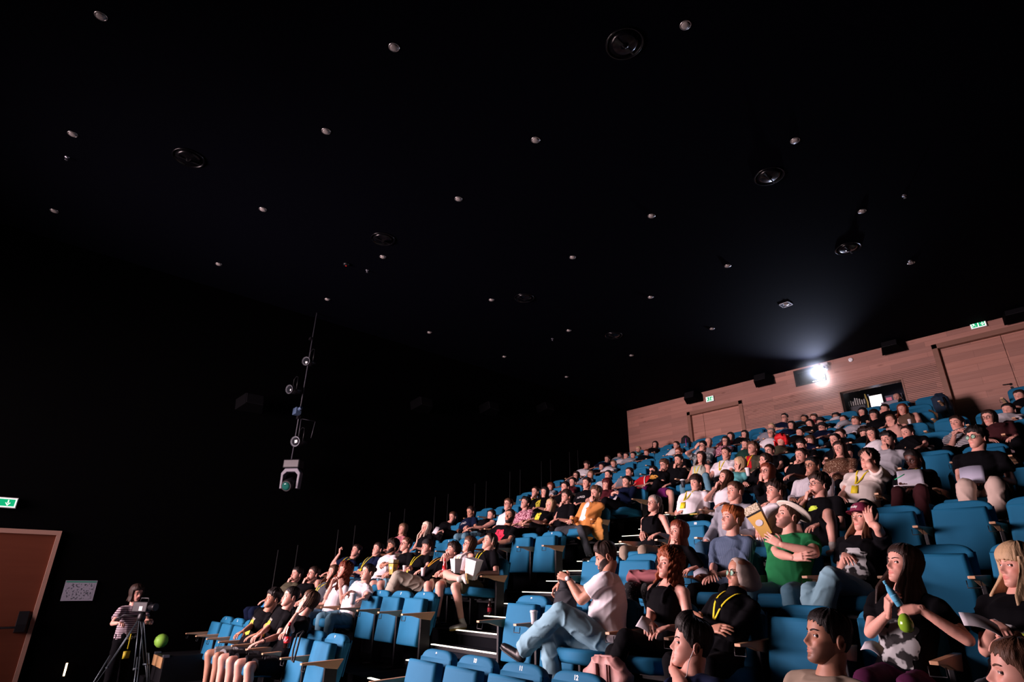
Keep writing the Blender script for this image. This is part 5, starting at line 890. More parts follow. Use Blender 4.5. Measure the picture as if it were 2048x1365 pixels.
def tube(pts, rad, ref=(1, 0, 0), n=12, flat=1.0, r0=True, r1=True, expo=1.0):
    """rad: radius or (a along ref, b) per point; rounded ends"""
    pts = [np.asarray(p, float) for p in pts]; rad = [rad]*len(pts) if np.isscalar(rad) else rad; rad = [(r, r*flat) if np.isscalar(r) else r for r in rad]
    T = [vn(pts[min(i+1, len(pts)-1)] - pts[max(i-1, 0)]) for i in range(len(pts))]
    if r0: r = rad[0]; pts = [pts[0]-T[0]*min(r)*.75, pts[0]-T[0]*min(r)*.45] + pts; T = [T[0]]*2 + T; rad = [(r[0]*.5, r[1]*.5), (r[0]*.86, r[1]*.86)] + rad
    if r1: r = rad[-1]; pts = pts + [pts[-1]+T[-1]*min(r)*.45, pts[-1]+T[-1]*min(r)*.75]; T = T + [T[-1]]*2; rad = rad + [(r[0]*.86, r[1]*.86), (r[0]*.5, r[1]*.5)]
    a = np.arange(n)/n*2*math.pi; c, s = np.cos(a), np.sin(a)
    if expo != 1: c = np.sign(c)*np.abs(c)**expo; s = np.sign(s)*np.abs(s)**expo
    R_ = []; u = None; ref = np.asarray(ref, float)
    for p, t, r in zip(pts, T, rad):
        q = ref - t*ref.dot(t)
        if np.linalg.norm(q) < .2 and u is not None: q = u - t*u.dot(t)
        u = vn(q if np.linalg.norm(q) > 1e-6 else np.cross(t, A(0, 0, 1))); w_ = np.cross(t, u)
        R_.append(p + np.outer(c*r[0], u) + np.outer(s*r[1], w_))
    return loft(R_)
def ball(c, r, n=10):
    r = np.asarray(r if not np.isscalar(r) else (r, r, r), float); c = np.asarray(c, float)
    a = np.arange(n)/n*2*math.pi
    R_ = [c + np.stack([np.cos(a)*math.sin(t)*r[0], np.sin(a)*math.sin(t)*r[1], np.full(n, -math.cos(t)*r[2])], 1) for t in np.linspace(.25, math.pi-.25, 7)]
    return loft(R_)
def vnorm(v, f4, f3):
    N = np.zeros_like(v)
    for f in (f4, f3):
        if len(f):
            q = np.cross(v[f[:, 2]]-v[f[:, 0]], (v[f[:, 3 % f.shape[1]]] if f.shape[1] == 4 else v[f[:, 0]])-v[f[:, 1]])
            for k in range(f.shape[1]): np.add.at(N, f[:, k], q)
    return N/np.maximum(np.linalg.norm(N, axis=1), 1e-9)[:, None]
def wrinkle(m, amp, seed, fr=26):
    v, f4, f3 = m; N = vnorm(v, f4, f3); rs = np.random.RandomState(seed); h = np.zeros(len(v))
    for k in range(7):
        d = rs.normal(size=3); d[2] *= 1.3; d = vn(d)*fr*(.6+.9*rs.rand()); h += np.sin(v@d + 6*rs.rand() + 1.8*np.sin(v@np.roll(d, 1)*.35))*(.5+.5*rs.rand())
    h = (1-np.abs(np.tanh(h*1.3)))*1.5-.6 + h/5   # creases
    return v + N*(h*amp)[:, None], f4, f3
# ---- hands (right hand, wrist at the origin, fingers +x, back of the hand +z, thumb +y)
def make_hand(curl, spread, thumb, vox, tcurl=.3):
    P = [tube([(-.02, 0, 0), (.01, 0, 0)], [(.024, .018), (.028, .017)], ref=(0, 1, 0)),
         tube([(.0, 0, 0), (.03, 0, .001), (.088, .001, 0)], [(.028, .016), (.038, .0165), (.040, .012)], ref=(0, 1, 0), expo=.8)]
    Ls = [(.043, .025, .020), (.048, .029, .021), (.044, .027, .020), (.034, .020, .017)]; ys = (.029, .010, -.010, -.029); xs = (.088, .092, .088, .078)
    for i in range(4):
        c = curl[i] if hasattr(curl, '__len__') else curl
        p = A(xs[i]-.012, ys[i], 0); d = spread*(1.5-i)*.09; ang = 0; pts = [p]
        for j, L in enumerate(Ls[i]):
            ang += c*(.75, 1.0, .7)[j]
            p = p + L*A(math.cos(ang)*math.cos(d), math.sin(d), -math.sin(ang)) + (A(.012, 0, 0) if j == 0 else 0); pts.append(p)
        P.append(tube(pts, [.0100, .0092, .0086, .0072], n=10))
    b = A(.018, .026, -.006); a1 = thumb
    d1 = vn(A(math.cos(a1)*.8, math.sin(a1), -.35)); d2 = vn(A(math.cos(a1-tcurl)*.9, math.sin(a1-tcurl)*.8, -.35-.4*tcurl)); d3 = vn(A(math.cos(a1-tcurl*2), math.sin(a1-2*tcurl)*.7, -.4-.5*tcurl))
    P.append(tube([b, b+d1*.040, b+d1*.040+d2*.032, b+d1*.040+d2*.032+d3*.022], [.0155, .0125, .0105, .0085], n=10))
    return remesh(P, vox, 2)
HP = {'relax': (.38, 1.0, .65, .25), 'flat': (.10, 1.2, .8, .1), 'fist': (1.35, .2, .45, .7), 'grip': (.85, .5, .95, .35), 'point': ((.12, .9, 1.1, 1.2), .5, .5, .4), 'chin': (1.0, .3, .5, .3)}
HANDS = {}
def hand(kind, hi):
    k = (kind, hi)
    if k not in HANDS: HANDS[k] = make_hand(*HP[kind][:3], .0036 if hi == 2 else (.0055 if hi == 1 else .008), HP[kind][3])
    return HANDS[k]
# ---- head (x to the person's right, y forward, z up, origin between the eyes' height and the skull centre)
HT = np.array([[-.119, .006, .072, .055], [-.117, .022, .086, .030], [-.108, .034, .094, .006], [-.094, .044, .095, -.02], [-.075, .053, .095, -.045], [-.055, .060, .094, -.064],
    [-.035, .066, .092, -.078], [-.012, .0705, .089, -.089], [.012, .0735, .089, -.096], [.036, .0755, .093, -.099], [.058, .0755, .090, -.099], [.078, .072, .080, -.094],
    [.096, .063, .064, -.082], [.110, .048, .043, -.062], [.119, .028, .020, -.036], [.123, .008, .002, -.010]])
def head_pt(az, z, fem=0, jaw=1.0):
    w_ = np.interp(z, HT[:, 0], HT[:, 1]); f = np.interp(z, HT[:, 0], HT[:, 2]); b = np.interp(z, HT[:, 0], HT[:, 3])
    low = np.clip(-(z+.02)/.09, 0, 1); w_ = w_*(1-(.07*fem)*low)*(1+(jaw-1)*low)
    yc = np.clip((f+b)/2*np.clip(-(z+.02)/.06, 0, 1), 0, 1); s, c = np.sin(az), np.cos(az)
    x = w_*np.sign(s)*np.abs(s)**.86; y = np.where(c > 0, yc+(f-yc)*np.abs(c)**.78, yc-(yc-b)*np.abs(c)**.9)
    return x, y
def gz(x, s): return np.exp(-(x/s)**2)
def make_head(hi, seed, sex, beard=0):
    rs = np.random.RandomState(seed); fem = 1 if sex == 'f' else 0
    na, nz = ((84, 62), (48, 34), (30, 22))[2-hi] if hi <= 2 else (84, 62)
    u = np.linspace(-1, 1, na, endpoint=False); az = math.pi*(.42*u + .58*np.sign(u)*np.abs(u)**1.7)
    t = np.linspace(0, 1, nz); z = -.119 + .242*(.72*t + .28*(.5-.5*np.cos(math.pi*t)))
    AZ, Z = np.meshgrid(az, z); X, Y = head_pt(AZ, Z, fem, .97+.09*rs.rand()); F = np.clip(np.cos(AZ), 0, 1)**.5; ax = np.abs(X)
    nl = .9+.25*rs.rand(); nw = .9+.25*rs.rand()
    ridge = np.interp(Z, [-.060, -.046, -.040, -.030, -.010, .008, .022, .04], [0, .005, .021, .0285, .0175, .0085, .004, 0])*nl
    sw = np.interp(Z, [-.05, -.04, -.03, 0, .03], [.0130, .0125, .0105, .0085, .011])*nw
    D = ridge*gz(X, sw) + .0095*nw*gz(ax-.0135, .0065)*gz(Z+.0415, .008)
    D += -.0115*gz(ax-.031, .0165)*gz(Z-.001, .0125) + .0045*gz(ax-.028, .022)*gz(Z-.021, .008)*(.5 if fem else 1.1) + .004*gz(ax-.047, .016)*gz(Z+.026, .017)
    D += .0068*gz(X, .024)*gz(Z+.0605, .0052) + .0078*gz(X, .020)*gz(Z+.0725, .0055) - .0028*gz(X, .028)*gz(Z+.0665, .0022) - .003*gz(X, .02)*gz(Z+.083, .006)
    D += .0065*gz(X, .018)*gz(Z+.101, .012) - .002*gz(X, .004)*gz(Z+.053, .006) - .0025*gz(ax-.04, .01)*gz(Z+.055, .02)
    Y = Y + D*F
    V_ = np.stack([X, Y, Z], -1).reshape(-1, 3); V_ = np.concatenate([V_, [[0, .06, -.1195], [0, .0, .1235]]])
    i, j = np.meshgrid(np.arange(nz-1), np.arange(na), indexing='ij'); j2 = (j+1) % na
    # +x is the person's right, az grows towards +x
    f4 = np.stack([i*na+j, (i+1)*na+j, (i+1)*na+j2, i*na+j2], -1).reshape(-1, 4)
    k = np.arange(na); f3 = np.concatenate([np.stack([k, (k+1) % na, np.full(na, nz*na)], 1), np.stack([(nz-1)*na+(k+1) % na, (nz-1)*na+k, np.full(na, nz*na+1)], 1)])
    m4 = np.zeros(len(f4), int)
    cx, cy, cz = np.abs(V_[:, 0]), V_[:, 1], V_[:, 2]; sm = lambda t: np.clip(t, 0, 1)**2*(3-2*np.clip(t, 0, 1)); fr = sm((cy-.03)/.03)
    tint = np.ones((len(V_), 3))
    def blend(w_, c_): tint[:] = tint*(1-w_[:, None]) + tint*np.array(c_)*w_[:, None]
    lipw = sm(3.2*(1.12-np.sqrt(((cz+.0668)/.0122)**2+(cx/.0270)**2)))*fr
    blend(gz(cx-.042, .022)*gz(cz+.028, .02)*fr*.7, (1, .80, .78)); blend(gz(cx, .014)*gz(cz+.036, .012)*fr*.7, (1, .80, .78))
    if beard:
        zb = np.where(cx < .030, -.049, -.049+(cx-.030)*1.15)
        bw = sm((zb-cz)/.012)*sm((cy+.006)/.012)
        if beard == 1: bw *= .55
        blend(bw*(1-lipw), (.16, .15, .17) if beard == 1 else (.045, .05, .06))
    blend(lipw*(.9 if fem else .6), (.86, .50, .52))
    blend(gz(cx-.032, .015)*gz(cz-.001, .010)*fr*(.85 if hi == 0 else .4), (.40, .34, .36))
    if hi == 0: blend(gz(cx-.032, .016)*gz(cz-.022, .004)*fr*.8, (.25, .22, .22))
    if beard == 2:
        vb = bw > .3; q = V_[vb]; V_[vb] = q + (q - A(0, .03, -.04))*.09
    G4 = [f4]; M4 = [m4]; G3 = [f3]; M3 = [np.zeros(len(f3), int)]; VV = [V_]; off = len(V_)
    if hi >= 1:                                                    # eyes with lids
        ne, ns = (10, 16) if hi == 2 else (6, 10)
        for sx in (-1, 1):
            rr = []; 
            th = np.concatenate([np.linspace(.02, .42, 3 if hi == 1 else 4), np.linspace(.55, 1.9, ne)]); ph = np.arange(ns)/ns*2*math.pi
            TH, PH = np.meshgrid(th, ph, indexing='ij')
            d = np.stack([np.sin(TH)*np.cos(PH)*1.18, np.cos(TH), np.sin(TH)*np.sin(PH)], -1)
            el = np.arctan2(d[..., 2], np.maximum(d[..., 1], .05)) + .12*np.abs(d[..., 0])
            lid = (el > .33) | (el < -.36)
            r = np.where(lid, .0128, .0117)
            P = A(sx*.0315, .0730, .0010) + d*(r*1.10)[..., None]
            n0 = off; VV.append(P.reshape(-1, 3)); off += P.size//3
            i2, j2_ = np.meshgrid(np.arange(len(th)-1), np.arange(ns), indexing='ij')
            f = np.stack([n0+i2*ns+j2_, n0+i2*ns+(j2_+1) % ns, n0+(i2+1)*ns+(j2_+1) % ns, n0+(i2+1)*ns+j2_], -1).reshape(-1, 4)
            lf = (lid[i2, j2_].astype(int)+lid[i2, (j2_+1) % ns]+lid[i2+1, j2_]+lid[i2+1, (j2_+1) % ns]).ravel()
            elf = (el[i2, j2_]).ravel(); thf = TH[i2, j2_].ravel()
            mm = np.where(lf >= 2, 0, np.where(thf < .38, 3, 2)); mm = np.where((lf >= 1) & (lf <= 3) & (elf > 0), 6, mm)
            G4.append(f[:, ::-1] if True else f); M4.append(mm)
    if hi >= 1:                                                    # eyebrows
        for sx in (-1, 1):
            t = np.linspace(0, 1, 7); bx = .014+.037*t; bz = .0195+.0065*np.sin(t*2.3)+.001; by = .0985-(bx/.075)**2*.028-.004*t
            v, q4, q3 = tube([A(sx*bx[i], by[i]-.0028, bz[i]) for i in range(7)], [(.0016+.0026*math.sin(min(1, .25+i/6)*2.6)*(.7 if fem else 1), .0024) for i in range(7)], ref=(0, 0, 1), n=8)
            VV.append(v); G4.append(q4+off); M4.append(np.full(len(q4), 4)); G3.append(q3+off); M3.append(np.full(len(q3), 4)); off += len(v)
    # ears
    for sx in (-1, 1):
        n, m = (14, 8) if hi == 2 else ((10, 6) if hi else (6, 4))
        a = np.arange(n)/n*2*math.pi; R_ = []
        for q, t_ in enumerate(np.linspace(0, 1, m)):
            rad = math.sin(math.pi*(.08+.84*t_))**.5; dep = (t_-.5)*.018
            e = np.stack([sx*(dep + .006*np.cos(a-.6)*t_ + .079 + (-.007 if t_ > .99 else 0)), -.014 + np.cos(a)*.0185*rad*(1+.12*np.sin(a)) - .006*t_, -.008 + np.sin(a)*.032*rad*(1 - .0*a)], 1)
            if t_ > .7: e[:, 0] -= sx*.004*(t_-.7)/.3; 
            R_.append(e)
        e = R_[-1].copy(); cc = e.mean(0); R_.append(cc + (e-cc)*.72 - A(sx*.001, 0, 0)); R_.append(cc + (e-cc)*.5 - A(sx*.0075, 0, 0))
        v, q4, q3 = loft(R_)
        if sx > 0: q4 = q4[:, ::-1]; q3 = q3[:, ::-1]
        VV.append(v); G4.append(q4+off); M4.append(np.zeros(len(q4), int)); G3.append(q3+off); M3.append(np.zeros(len(q3), int)); off += len(v)
    VV = np.concatenate(VV); tt = np.ones((len(VV), 3)); tt[:len(tint)] = tint
    return VV, np.concatenate(G4), np.concatenate(M4), np.concatenate(G3), np.concatenate(M3), tt
# ---- hair: a shell over the skull plus hanging lengths
def strandnoise(a, z, rs, amp, fa, fz):
    h = np.zeros(np.broadcast(a, z).shape)
    for k in range(6): h += np.sin(a*fa*(.5+rs.rand()) + z*fz*(rs.rand()-.5)*2 + 6.3*rs.rand())
    return amp*h/3
HL = {'short': (.066, .0, .011, .022), 'crop': (.072, .0, .006, .004), 'messy': (.056, -.008, .020, .045), 'curly': (.056, -.02, .029, .05), 'bowl': (.040, -.02, .016, .02), 'mid': (.060, -.05, .020, .03),
      'quiff': (.070, .0, .020, .03), 'combed': (.070, .0, .015, .016), 'long': (.066, -.05, .016, .016), 'longlong': (.066, -.05, .017, .016), 'longshort': (.064, -.05, .02, .02), 'bob': (.062, -.05, .02, .02),
      'tied': (.074, -.02, .010, .008), 'bangs': (.030, -.05, .02, .016), 'bangslong': (.030, -.05, .02, .016), 'curlylong': (.062, -.05, .034, .05), 'bigcurly': (.056, -.05, .055, .05), 'bald': None}
LEN = {'long': .24, 'longlong': .38, 'longshort': .15, 'bob': .10, 'bangs': .10, 'bangslong': .30, 'curlylong': .27, 'bigcurly': .06, 'curlyf': .15, 'mid': .05}
def make_hair(style, hi, seed, fem):
    rs = np.random.RandomState(seed+7)
    if style == 'curly' and fem: st = dict(hl=(.060, -.05, .032, .05), ln=.15)
    else:
        if HL[style] is None: return None
        st = dict(hl=HL[style], ln=LEN.get(style, 0))
    zf, zn, T, nz_ = st['hl']; n = (96, 48, 26)[2-hi]; m = (26, 15, 9)[2-hi]
    az = np.linspace(-math.pi, math.pi, n, endpoint=False); aa = np.abs(az)
    d = math.radians
    if zf < .05: zh = np.interp(aa, [0, d(48), d(62), d(80), d(96), d(118), d(140), math.pi], [zf, zf-.004, .02, -.02, -.002, -.02, -.065, -.078])
    else: zh = np.interp(aa, [0, d(30), d(52), d(66), d(78), d(88), d(100), d(120), d(140), math.pi], [zf, zf-.004, zf-.022, .034, .010, -.02, .006, -.010, -.062, -.078])
    if style == 'crop': zh = zh+.004
    zh = zh + strandnoise(az, 0, rs, .007 if nz_ > .02 else .004, 16, 1) + strandnoise(az, 0, rs, .004, 60, 1)*(aa < d(75))
    t = np.linspace(0, 1, m)[:, None]; zt = .122
    Z = zh + (zt-zh)*np.sin(t*math.pi/2)**1.15; AZ = np.broadcast_to(az, Z.shape)
    X, Y = head_pt(AZ, Z)
    shrink = np.clip(1-(t**6), 0, 1)
    Nn = np.stack([X/.075**2, Y/.095**2, np.clip(Z-.02, -.01, 1)/.10**2], -1); Nn /= np.linalg.norm(Nn, axis=-1)[..., None]
    e = np.clip((Z-zh)/.03, 0, 1)**.6
    fringe = np.where((aa < d(60)) & (zf < .05), .9, .12)
    sidek = np.interp(Z, [-.08, -.02, .04, .08], [.35, .45, .75, 1.0]) if style in ('short', 'crop', 'messy', 'quiff', 'combed') else 1.0
    th = T*(fringe + (1-fringe)*e)*(.75+.4*np.clip(Z/.1, 0, 1))*sidek
    curly = style in ('curly', 'curlylong', 'bigcurly')
    if curly: th = th*(1 + .35*np.sin(AZ*13+Z*150+rs.rand()*6)*np.sin(Z*190+AZ*6) + .2*np.sin(AZ*31+Z*90))
    else: th = th + (strandnoise(AZ, Z, rs, T*nz_*7*.35+.0016, 26, 60) + strandnoise(AZ, Z, rs, .0022 if hi else .001, 75, 90))*e
    if style == 'quiff': th += .03*np.clip(np.cos(AZ), 0, 1)*np.clip((Z-.07)/.04, 0, 1)
    if style == 'combed': th += .012*np.clip(Z/.1, 0, 1)*(np.cos(AZ-.6) > -.2)
    if style == 'messy': th += .014*np.clip(np.sin(AZ*5+rs.rand()*6)*np.sin(Z*70+rs.rand()*6), 0, 1)*e
    P = np.stack([X, Y, Z], -1) + Nn*np.maximum(th, .0015)[..., None]
    if style == 'bigcurly': P[..., 0] *= 1.12
    top = P[-1].mean(0); P = np.concatenate([P.reshape(-1, 3), top[None]+A(0, 0, .001)])
    # tuck the rim under the skin
    Xr, Yr = head_pt(az, zh); rim = np.stack([Xr*.985, Yr*.985, zh], -1)
    P = np.concatenate([P, rim]); r0 = m*n+1
    i, j = np.meshgrid(np.arange(m-1), np.arange(n), indexing='ij'); j2 = (j+1) % n
    f4 = np.stack([i*n+j, (i+1)*n+j, (i+1)*n+j2, i*n+j2], -1).reshape(-1, 4)
    k = np.arange(n); f4 = np.concatenate([f4, np.stack([r0+k, k, (k+1) % n, r0+(k+1) % n], 1)])
    f3 = np.stack([(m-1)*n+(k+1) % n, (m-1)*n+k, np.full(n, m*n)], 1)
    out = [(P, f4, f3)]
    L = st['ln']
    if L:                                                          # hanging lengths behind and beside the face
        a0 = d(58 if style not in ('mid', 'bob', 'bangs') else 66); cols_ = np.concatenate([np.linspace(a0, math.pi, n//2), np.linspace(-math.pi, -a0, n//2)[1:]])
        mz = (22, 12, 7)[2-hi]; tt = np.linspace(0, 1, mz)[:, None]
        lenv = L*(1+.10*np.sin(cols_*9+rs.rand()*6)+.05*rs.normal(size=len(cols_))); z0 = .05
        Z2 = z0 - tt*(lenv+.05+.02); zz = np.maximum(Z2, -.045); x, y = head_pt(np.broadcast_to(cols_, Z2.shape), zz)
        s, c = np.sin(cols_), np.cos(cols_)
        below = np.clip(-(Z2+.045)/.12, 0, 1)
        off = T*.9 + .008 + .030*below*(1 if L > .12 else .4) + strandnoise(cols_+0*Z2, Z2, rs, .0035 if not curly else .006, 34, 40)
        if curly: off = off + .010*np.sin(Z2*95+cols_*7)*np.sin(cols_*11)
        Po = np.stack([x + s*off, y + c*off*.8 + np.where(c > 0, .0, -.01*below), Z2], -1)
        if style == 'bigcurly': Po[..., 0] += s*.03
        side = np.clip(1-np.abs(np.abs(cols_)-a0)/.7, 0, 1)
        Po[..., 1] += (side*below*.05)*(1 if L > .2 else 0)           # front locks fall on the chest
        Pi = Po - np.stack([s*np.ones_like(Z2), c*np.ones_like(Z2), 0*Z2], -1)*(.022*(1-.5*tt))[:, :, None]
        nc = len(cols_); q = lambda o_, i_, j_: o_+i_*nc+j_
        ii, jj = np.meshgrid(np.arange(mz-1), np.arange(nc-1), indexing='ij'); ii = ii.ravel(); jj = jj.ravel(); o2 = mz*nc
        fs = [np.stack([q(0, ii, jj), q(0, ii, jj+1), q(0, ii+1, jj+1), q(0, ii+1, jj)], 1), np.stack([q(o2, ii, jj), q(o2, ii+1, jj), q(o2, ii+1, jj+1), q(o2, ii, jj+1)], 1)]
        kk = np.arange(mz-1); fs += [np.stack([q(0, kk, 0), q(0, kk+1, 0), q(o2, kk+1, 0), q(o2, kk, 0)], 1), np.stack([q(0, kk, nc-1), q(o2, kk, nc-1), q(o2, kk+1, nc-1), q(0, kk+1, nc-1)], 1)]
        kk = np.arange(nc-1); fs += [np.stack([q(0, mz-1, kk), q(0, mz-1, kk+1), q(o2, mz-1, kk+1), q(o2, mz-1, kk)], 1)]
        out.append((np.concatenate([Po.reshape(-1, 3), Pi.reshape(-1, 3)]), np.concatenate(fs), np.zeros((0, 3), int)))
    if style == 'tied':
        if rs.rand() < .5: out.append(ball((0, -.115, .055), (.036, .034, .036), 12 if hi else 8))
        else: out.append(tube([(0, -.095, .03), (0, -.13, .02), (0, -.135, -.05), (.01, -.12, -.16)], [.02, .026, .026, .010], n=10))
    V_ = []; F4 = []; F3 = []; o_ = 0
    for v, a_, b_ in out:
        V_.append(v); F4.append(a_+o_); 
        if len(b_): F3.append(b_+o_)
        o_ += len(v)
    return np.concatenate(V_), np.concatenate(F4), (np.concatenate(F3) if F3 else np.zeros((0, 3), int))
# ---------------------------------------------------------------- people: colours
SKIN = {'l': (.62, .335, .265), 'm': (.42, .21, .14), 'd': (.075, .028, .020)}
HAIRC = {'black': (.008, .006, .006), 'dbrown': (.022, .011, .008), 'brown': (.07, .032, .018), 'lbrown': (.18, .10, .06), 'blonde': (.48, .33, .19), 'pale': (.68, .58, .48), 'auburn': (.13, .028, .012), 'red': (.22, .055, .02), 'orange': (.30, .085, .025),
         'dred': (.07, .010, .010), 'grey': (.22, .19, .17), 'brightred': (.62, .015, .02), 'beige': (.42, .36, .31)}
CLO = {'blk': (.0022, .0022, .0034), 'navy': (.004, .008, .028), 'wht': (.68, .66, .70), 'white': (.62, .60, .62), 'grey': (.22, .23, .27), 'lgrey': (.38, .39, .43), 'dgrey': (.055, .06, .07), 'dgreyc': (.06, .075, .09), 'cgrey': (.14, .145, .15), 'olive': (.06, .055, .035),
       'khaki': (.26, .21, .16), 'tan': (.46, .36, .31), 'jeans': (.035, .09, .15), 'ljeans': (.21, .38, .46), 'cjeans': (.05, .055, .065), 'green': (.012, .15, .05), 'dgreen': (.01, .04, .03), 'red': (.50, .012, .02), 'dred': (.2, .01, .015), 'maroon': (.075, .010, .016),
       'dmar': (.035, .008, .010), 'plum': (.06, .008, .04), 'purple': (.12, .012, .10), 'pink': (.52, .17, .20), 'teal': (.10, .38, .40), 'mint': (.42, .48, .42), 'cream': (.62, .58, .54), 'ochre': (.55, .22, .06), 'brown': (.10, .06, .04), 'skin': (.60, .33, .27),
       'cargo': (.30, .28, .23), 'mjeans': (.09, .20, .27)}
def cloth(c):
    if c == 'stripe': return striped('navy_pinstripe_shirt', (.02, .04, .085), (.12, .17, .25), 28, 'X', .8)
    if c == 'wstripe': return striped('white_pinstripe_shirt', (.62, .60, .64), (.22, .22, .28), 26, 'X', .75)
    if c == 'hstripe': return striped('black_white_striped_tee', (.62, .62, .66), (.02, .02, .03), 13, 'Z', .5)
    if c == 'cam': return striped('pale_striped_tee', (.45, .38, .42), (.09, .05, .07), 11, 'Z', .55)
    if c == 'pinkpat': return patterned('pink_floral_cloth', (.55, .30, .36), (.16, .02, .05), 40, .5)
    if c == 'camo': return patterned('mottled_grey_cloth', (.10, .13, .14), (.40, .42, .42), 26, .55)
    if c == 'brownpat': return patterned('brown_patterned_cloth', (.10, .04, .02), (.5, .38, .28), 70, .62)
    if c == 'patt': return patterned('black_dotted_cloth', (.6, .58, .58), (.008, .008, .010), 60, .16, kind='v')
    if c == 'pink': return patterned('pink_speckled_cloth', (.46, .13, .16), (.62, .32, .34), 60, .55)
    return mat('cloth_'+c, CLO[c], .9, bump=.07, bs=260, spec=.08 if c in ('blk', 'navy') else .15)
def skinm(s):
    n = 'skin_'+s
    if n in _mc: return _mc[n]
    m = mat(n, SKIN[s], .52, spec=.4); nt = m.node_tree; b = nt.nodes['Principled BSDF']
    at = nt.nodes.new('ShaderNodeAttribute'); at.attribute_name = 'tint'
    tc = nt.nodes.new('ShaderNodeTexCoord'); nz = nt.nodes.new('ShaderNodeTexNoise'); nz.inputs['Scale'].default_value = 22; nz.inputs['Detail'].default_value = 4; nt.links.new(tc.outputs['Object'], nz.inputs['Vector'])
    m1 = nt.nodes.new('ShaderNodeMix'); m1.data_type = 'RGBA'; m1.inputs[6].default_value = (*[c*.90 for c in SKIN[s]], 1); m1.inputs[7].default_value = (*[min(1, c*k) for c, k in zip(SKIN[s], (1.08, 1.02, 1.0))], 1)
    m2 = nt.nodes.new('ShaderNodeMix'); m2.data_type = 'RGBA'; m2.blend_type = 'MULTIPLY'; m2.inputs[0].default_value = 1
    nt.links.new(nz.outputs['Fac'], m1.inputs[0]); nt.links.new(m1.outputs[2], m2.inputs[6]); nt.links.new(at.outputs['Color'], m2.inputs[7]); nt.links.new(m2.outputs[2], b.inputs['Base Color'])
    return m
def skinmats(s, hc):
    k = SKIN[s]
    return [skinm(s), skinm(s), mat('eye_white', (.75, .70, .70), .25), mat('iris_dark', (.02, .014, .012), .15, spec=.6),
            hairm(hc if hc not in ('beige',) else 'dbrown'), skinm(s), mat('lash_dark', (.03, .015, .012), .7)]
def hairm(c):
    n = 'hair_'+c
    if n in _mc: return _mc[n]
    m = mat(n, HAIRC[c], .55, spec=.25); nt = m.node_tree; b = nt.nodes['Principled BSDF']
    tc = nt.nodes.new('ShaderNodeTexCoord'); mp = nt.nodes.new('ShaderNodeMapping'); mp.inputs['Scale'].default_value = (1, 1, .12)
    nz = nt.nodes.new('ShaderNodeTexNoise'); nz.inputs['Scale'].default_value = 260; nt.links.new(tc.outputs['Object'], mp.inputs['Vector']); nt.links.new(mp.outputs['Vector'], nz.inputs['Vector'])
    bp = nt.nodes.new('ShaderNodeBump'); bp.inputs['Strength'].default_value = .7; bp.inputs['Distance'].default_value = .004
    nt.links.new(nz.outputs['Fac'], bp.inputs['Height']); nt.links.new(bp.outputs['Normal'], b.inputs['Normal'])
    return m
def ik(a, c, l1, l2, hint):
    """elbow position for shoulder a, wrist c"""
    d = c-a; L = np.linalg.norm(d)
    if L > (l1+l2)*.985: c = a + d/L*(l1+l2)*.985; d = c-a; L = np.linalg.norm(d)
    if L < .12: c = a + vn(d)*.12; d = c-a; L = .12
    x = (l1*l1-l2*l2+L*L)/(2*L); h = math.sqrt(max(l1*l1-x*x, 0)); u = d/L; q = hint - u*np.dot(hint, u)
    return a + u*x + vn(q)*h, c
def curvet(pts, n=3):
    pts = [np.asarray(p, float) for p in pts]; return pts
# ---------------------------------------------------------------- people: building
def bvh_of(m): return BVHTree.FromPolygons([Vector(p) for p in m[0]], [tuple(f) for f in m[1]] + [tuple(f) for f in m[2]])
def mobj(name, m, mat_, parent, base):
    me = npmesh(name, m[0]-base, [(m[1], 0), (m[2], 0)], mat_ if isinstance(mat_, list) else [mat_]); return link(name, me, parent)
def add(ms): # concat of (v,f4,f3)
    V_ = []; F4 = []; F3 = []; o = 0
    for v, a, b in ms:
        V_.append(v); F4.append(np.asarray(a).reshape(-1, 4)+o); F3.append(np.asarray(b).reshape(-1, 3).astype(int)+o); o += len(v)
    return np.concatenate(V_), np.concatenate(F4).astype(int), np.concatenate(F3).astype(int)
def ribbon(bv, pts, nrm, wdt, off=.004, n=None, hang=None):
    """band laid on a surface by casting from in front of the chest"""
    pts = [np.asarray(p, float) for p in pts]; P = []
    for i in range(len(pts)-1):
        k = n or 7
        for j in range(k): P.append(pts[i] + (pts[i+1]-pts[i])*j/k)
    P.append(pts[-1]); Q = []
    for p in P:
        h = bv.ray_cast(Vector(p + nrm*.25), Vector(-nrm), .5) if bv else (None,)*4
        Q.append(np.array(h[0]) + nrm*off if h[0] is not None else p)
    Q = np.array(Q)
    for _ in range(2): Q[1:-1] = (Q[:-2]+Q[1:-1]*2+Q[2:])/4
    Q += nrm*.002
    V_ = []
    for i, p in enumerate(Q):
        t = vn(Q[min(i+1, len(Q)-1)]-Q[max(i-1, 0)]); s = vn(np.cross(t, nrm))*wdt/2
        V_ += [p-s, p+s, p+s+nrm*.002, p-s+nrm*.002]
    V_ = np.array(V_); k = np.arange(len(Q)-1)[:, None]*4
    f4 = np.concatenate([k+np.array([[a, b, 4+b, 4+a]]) for a, b in ((0, 1), (1, 2), (2, 3), (3, 0))])
    return V_, f4, np.zeros((0, 3), int)
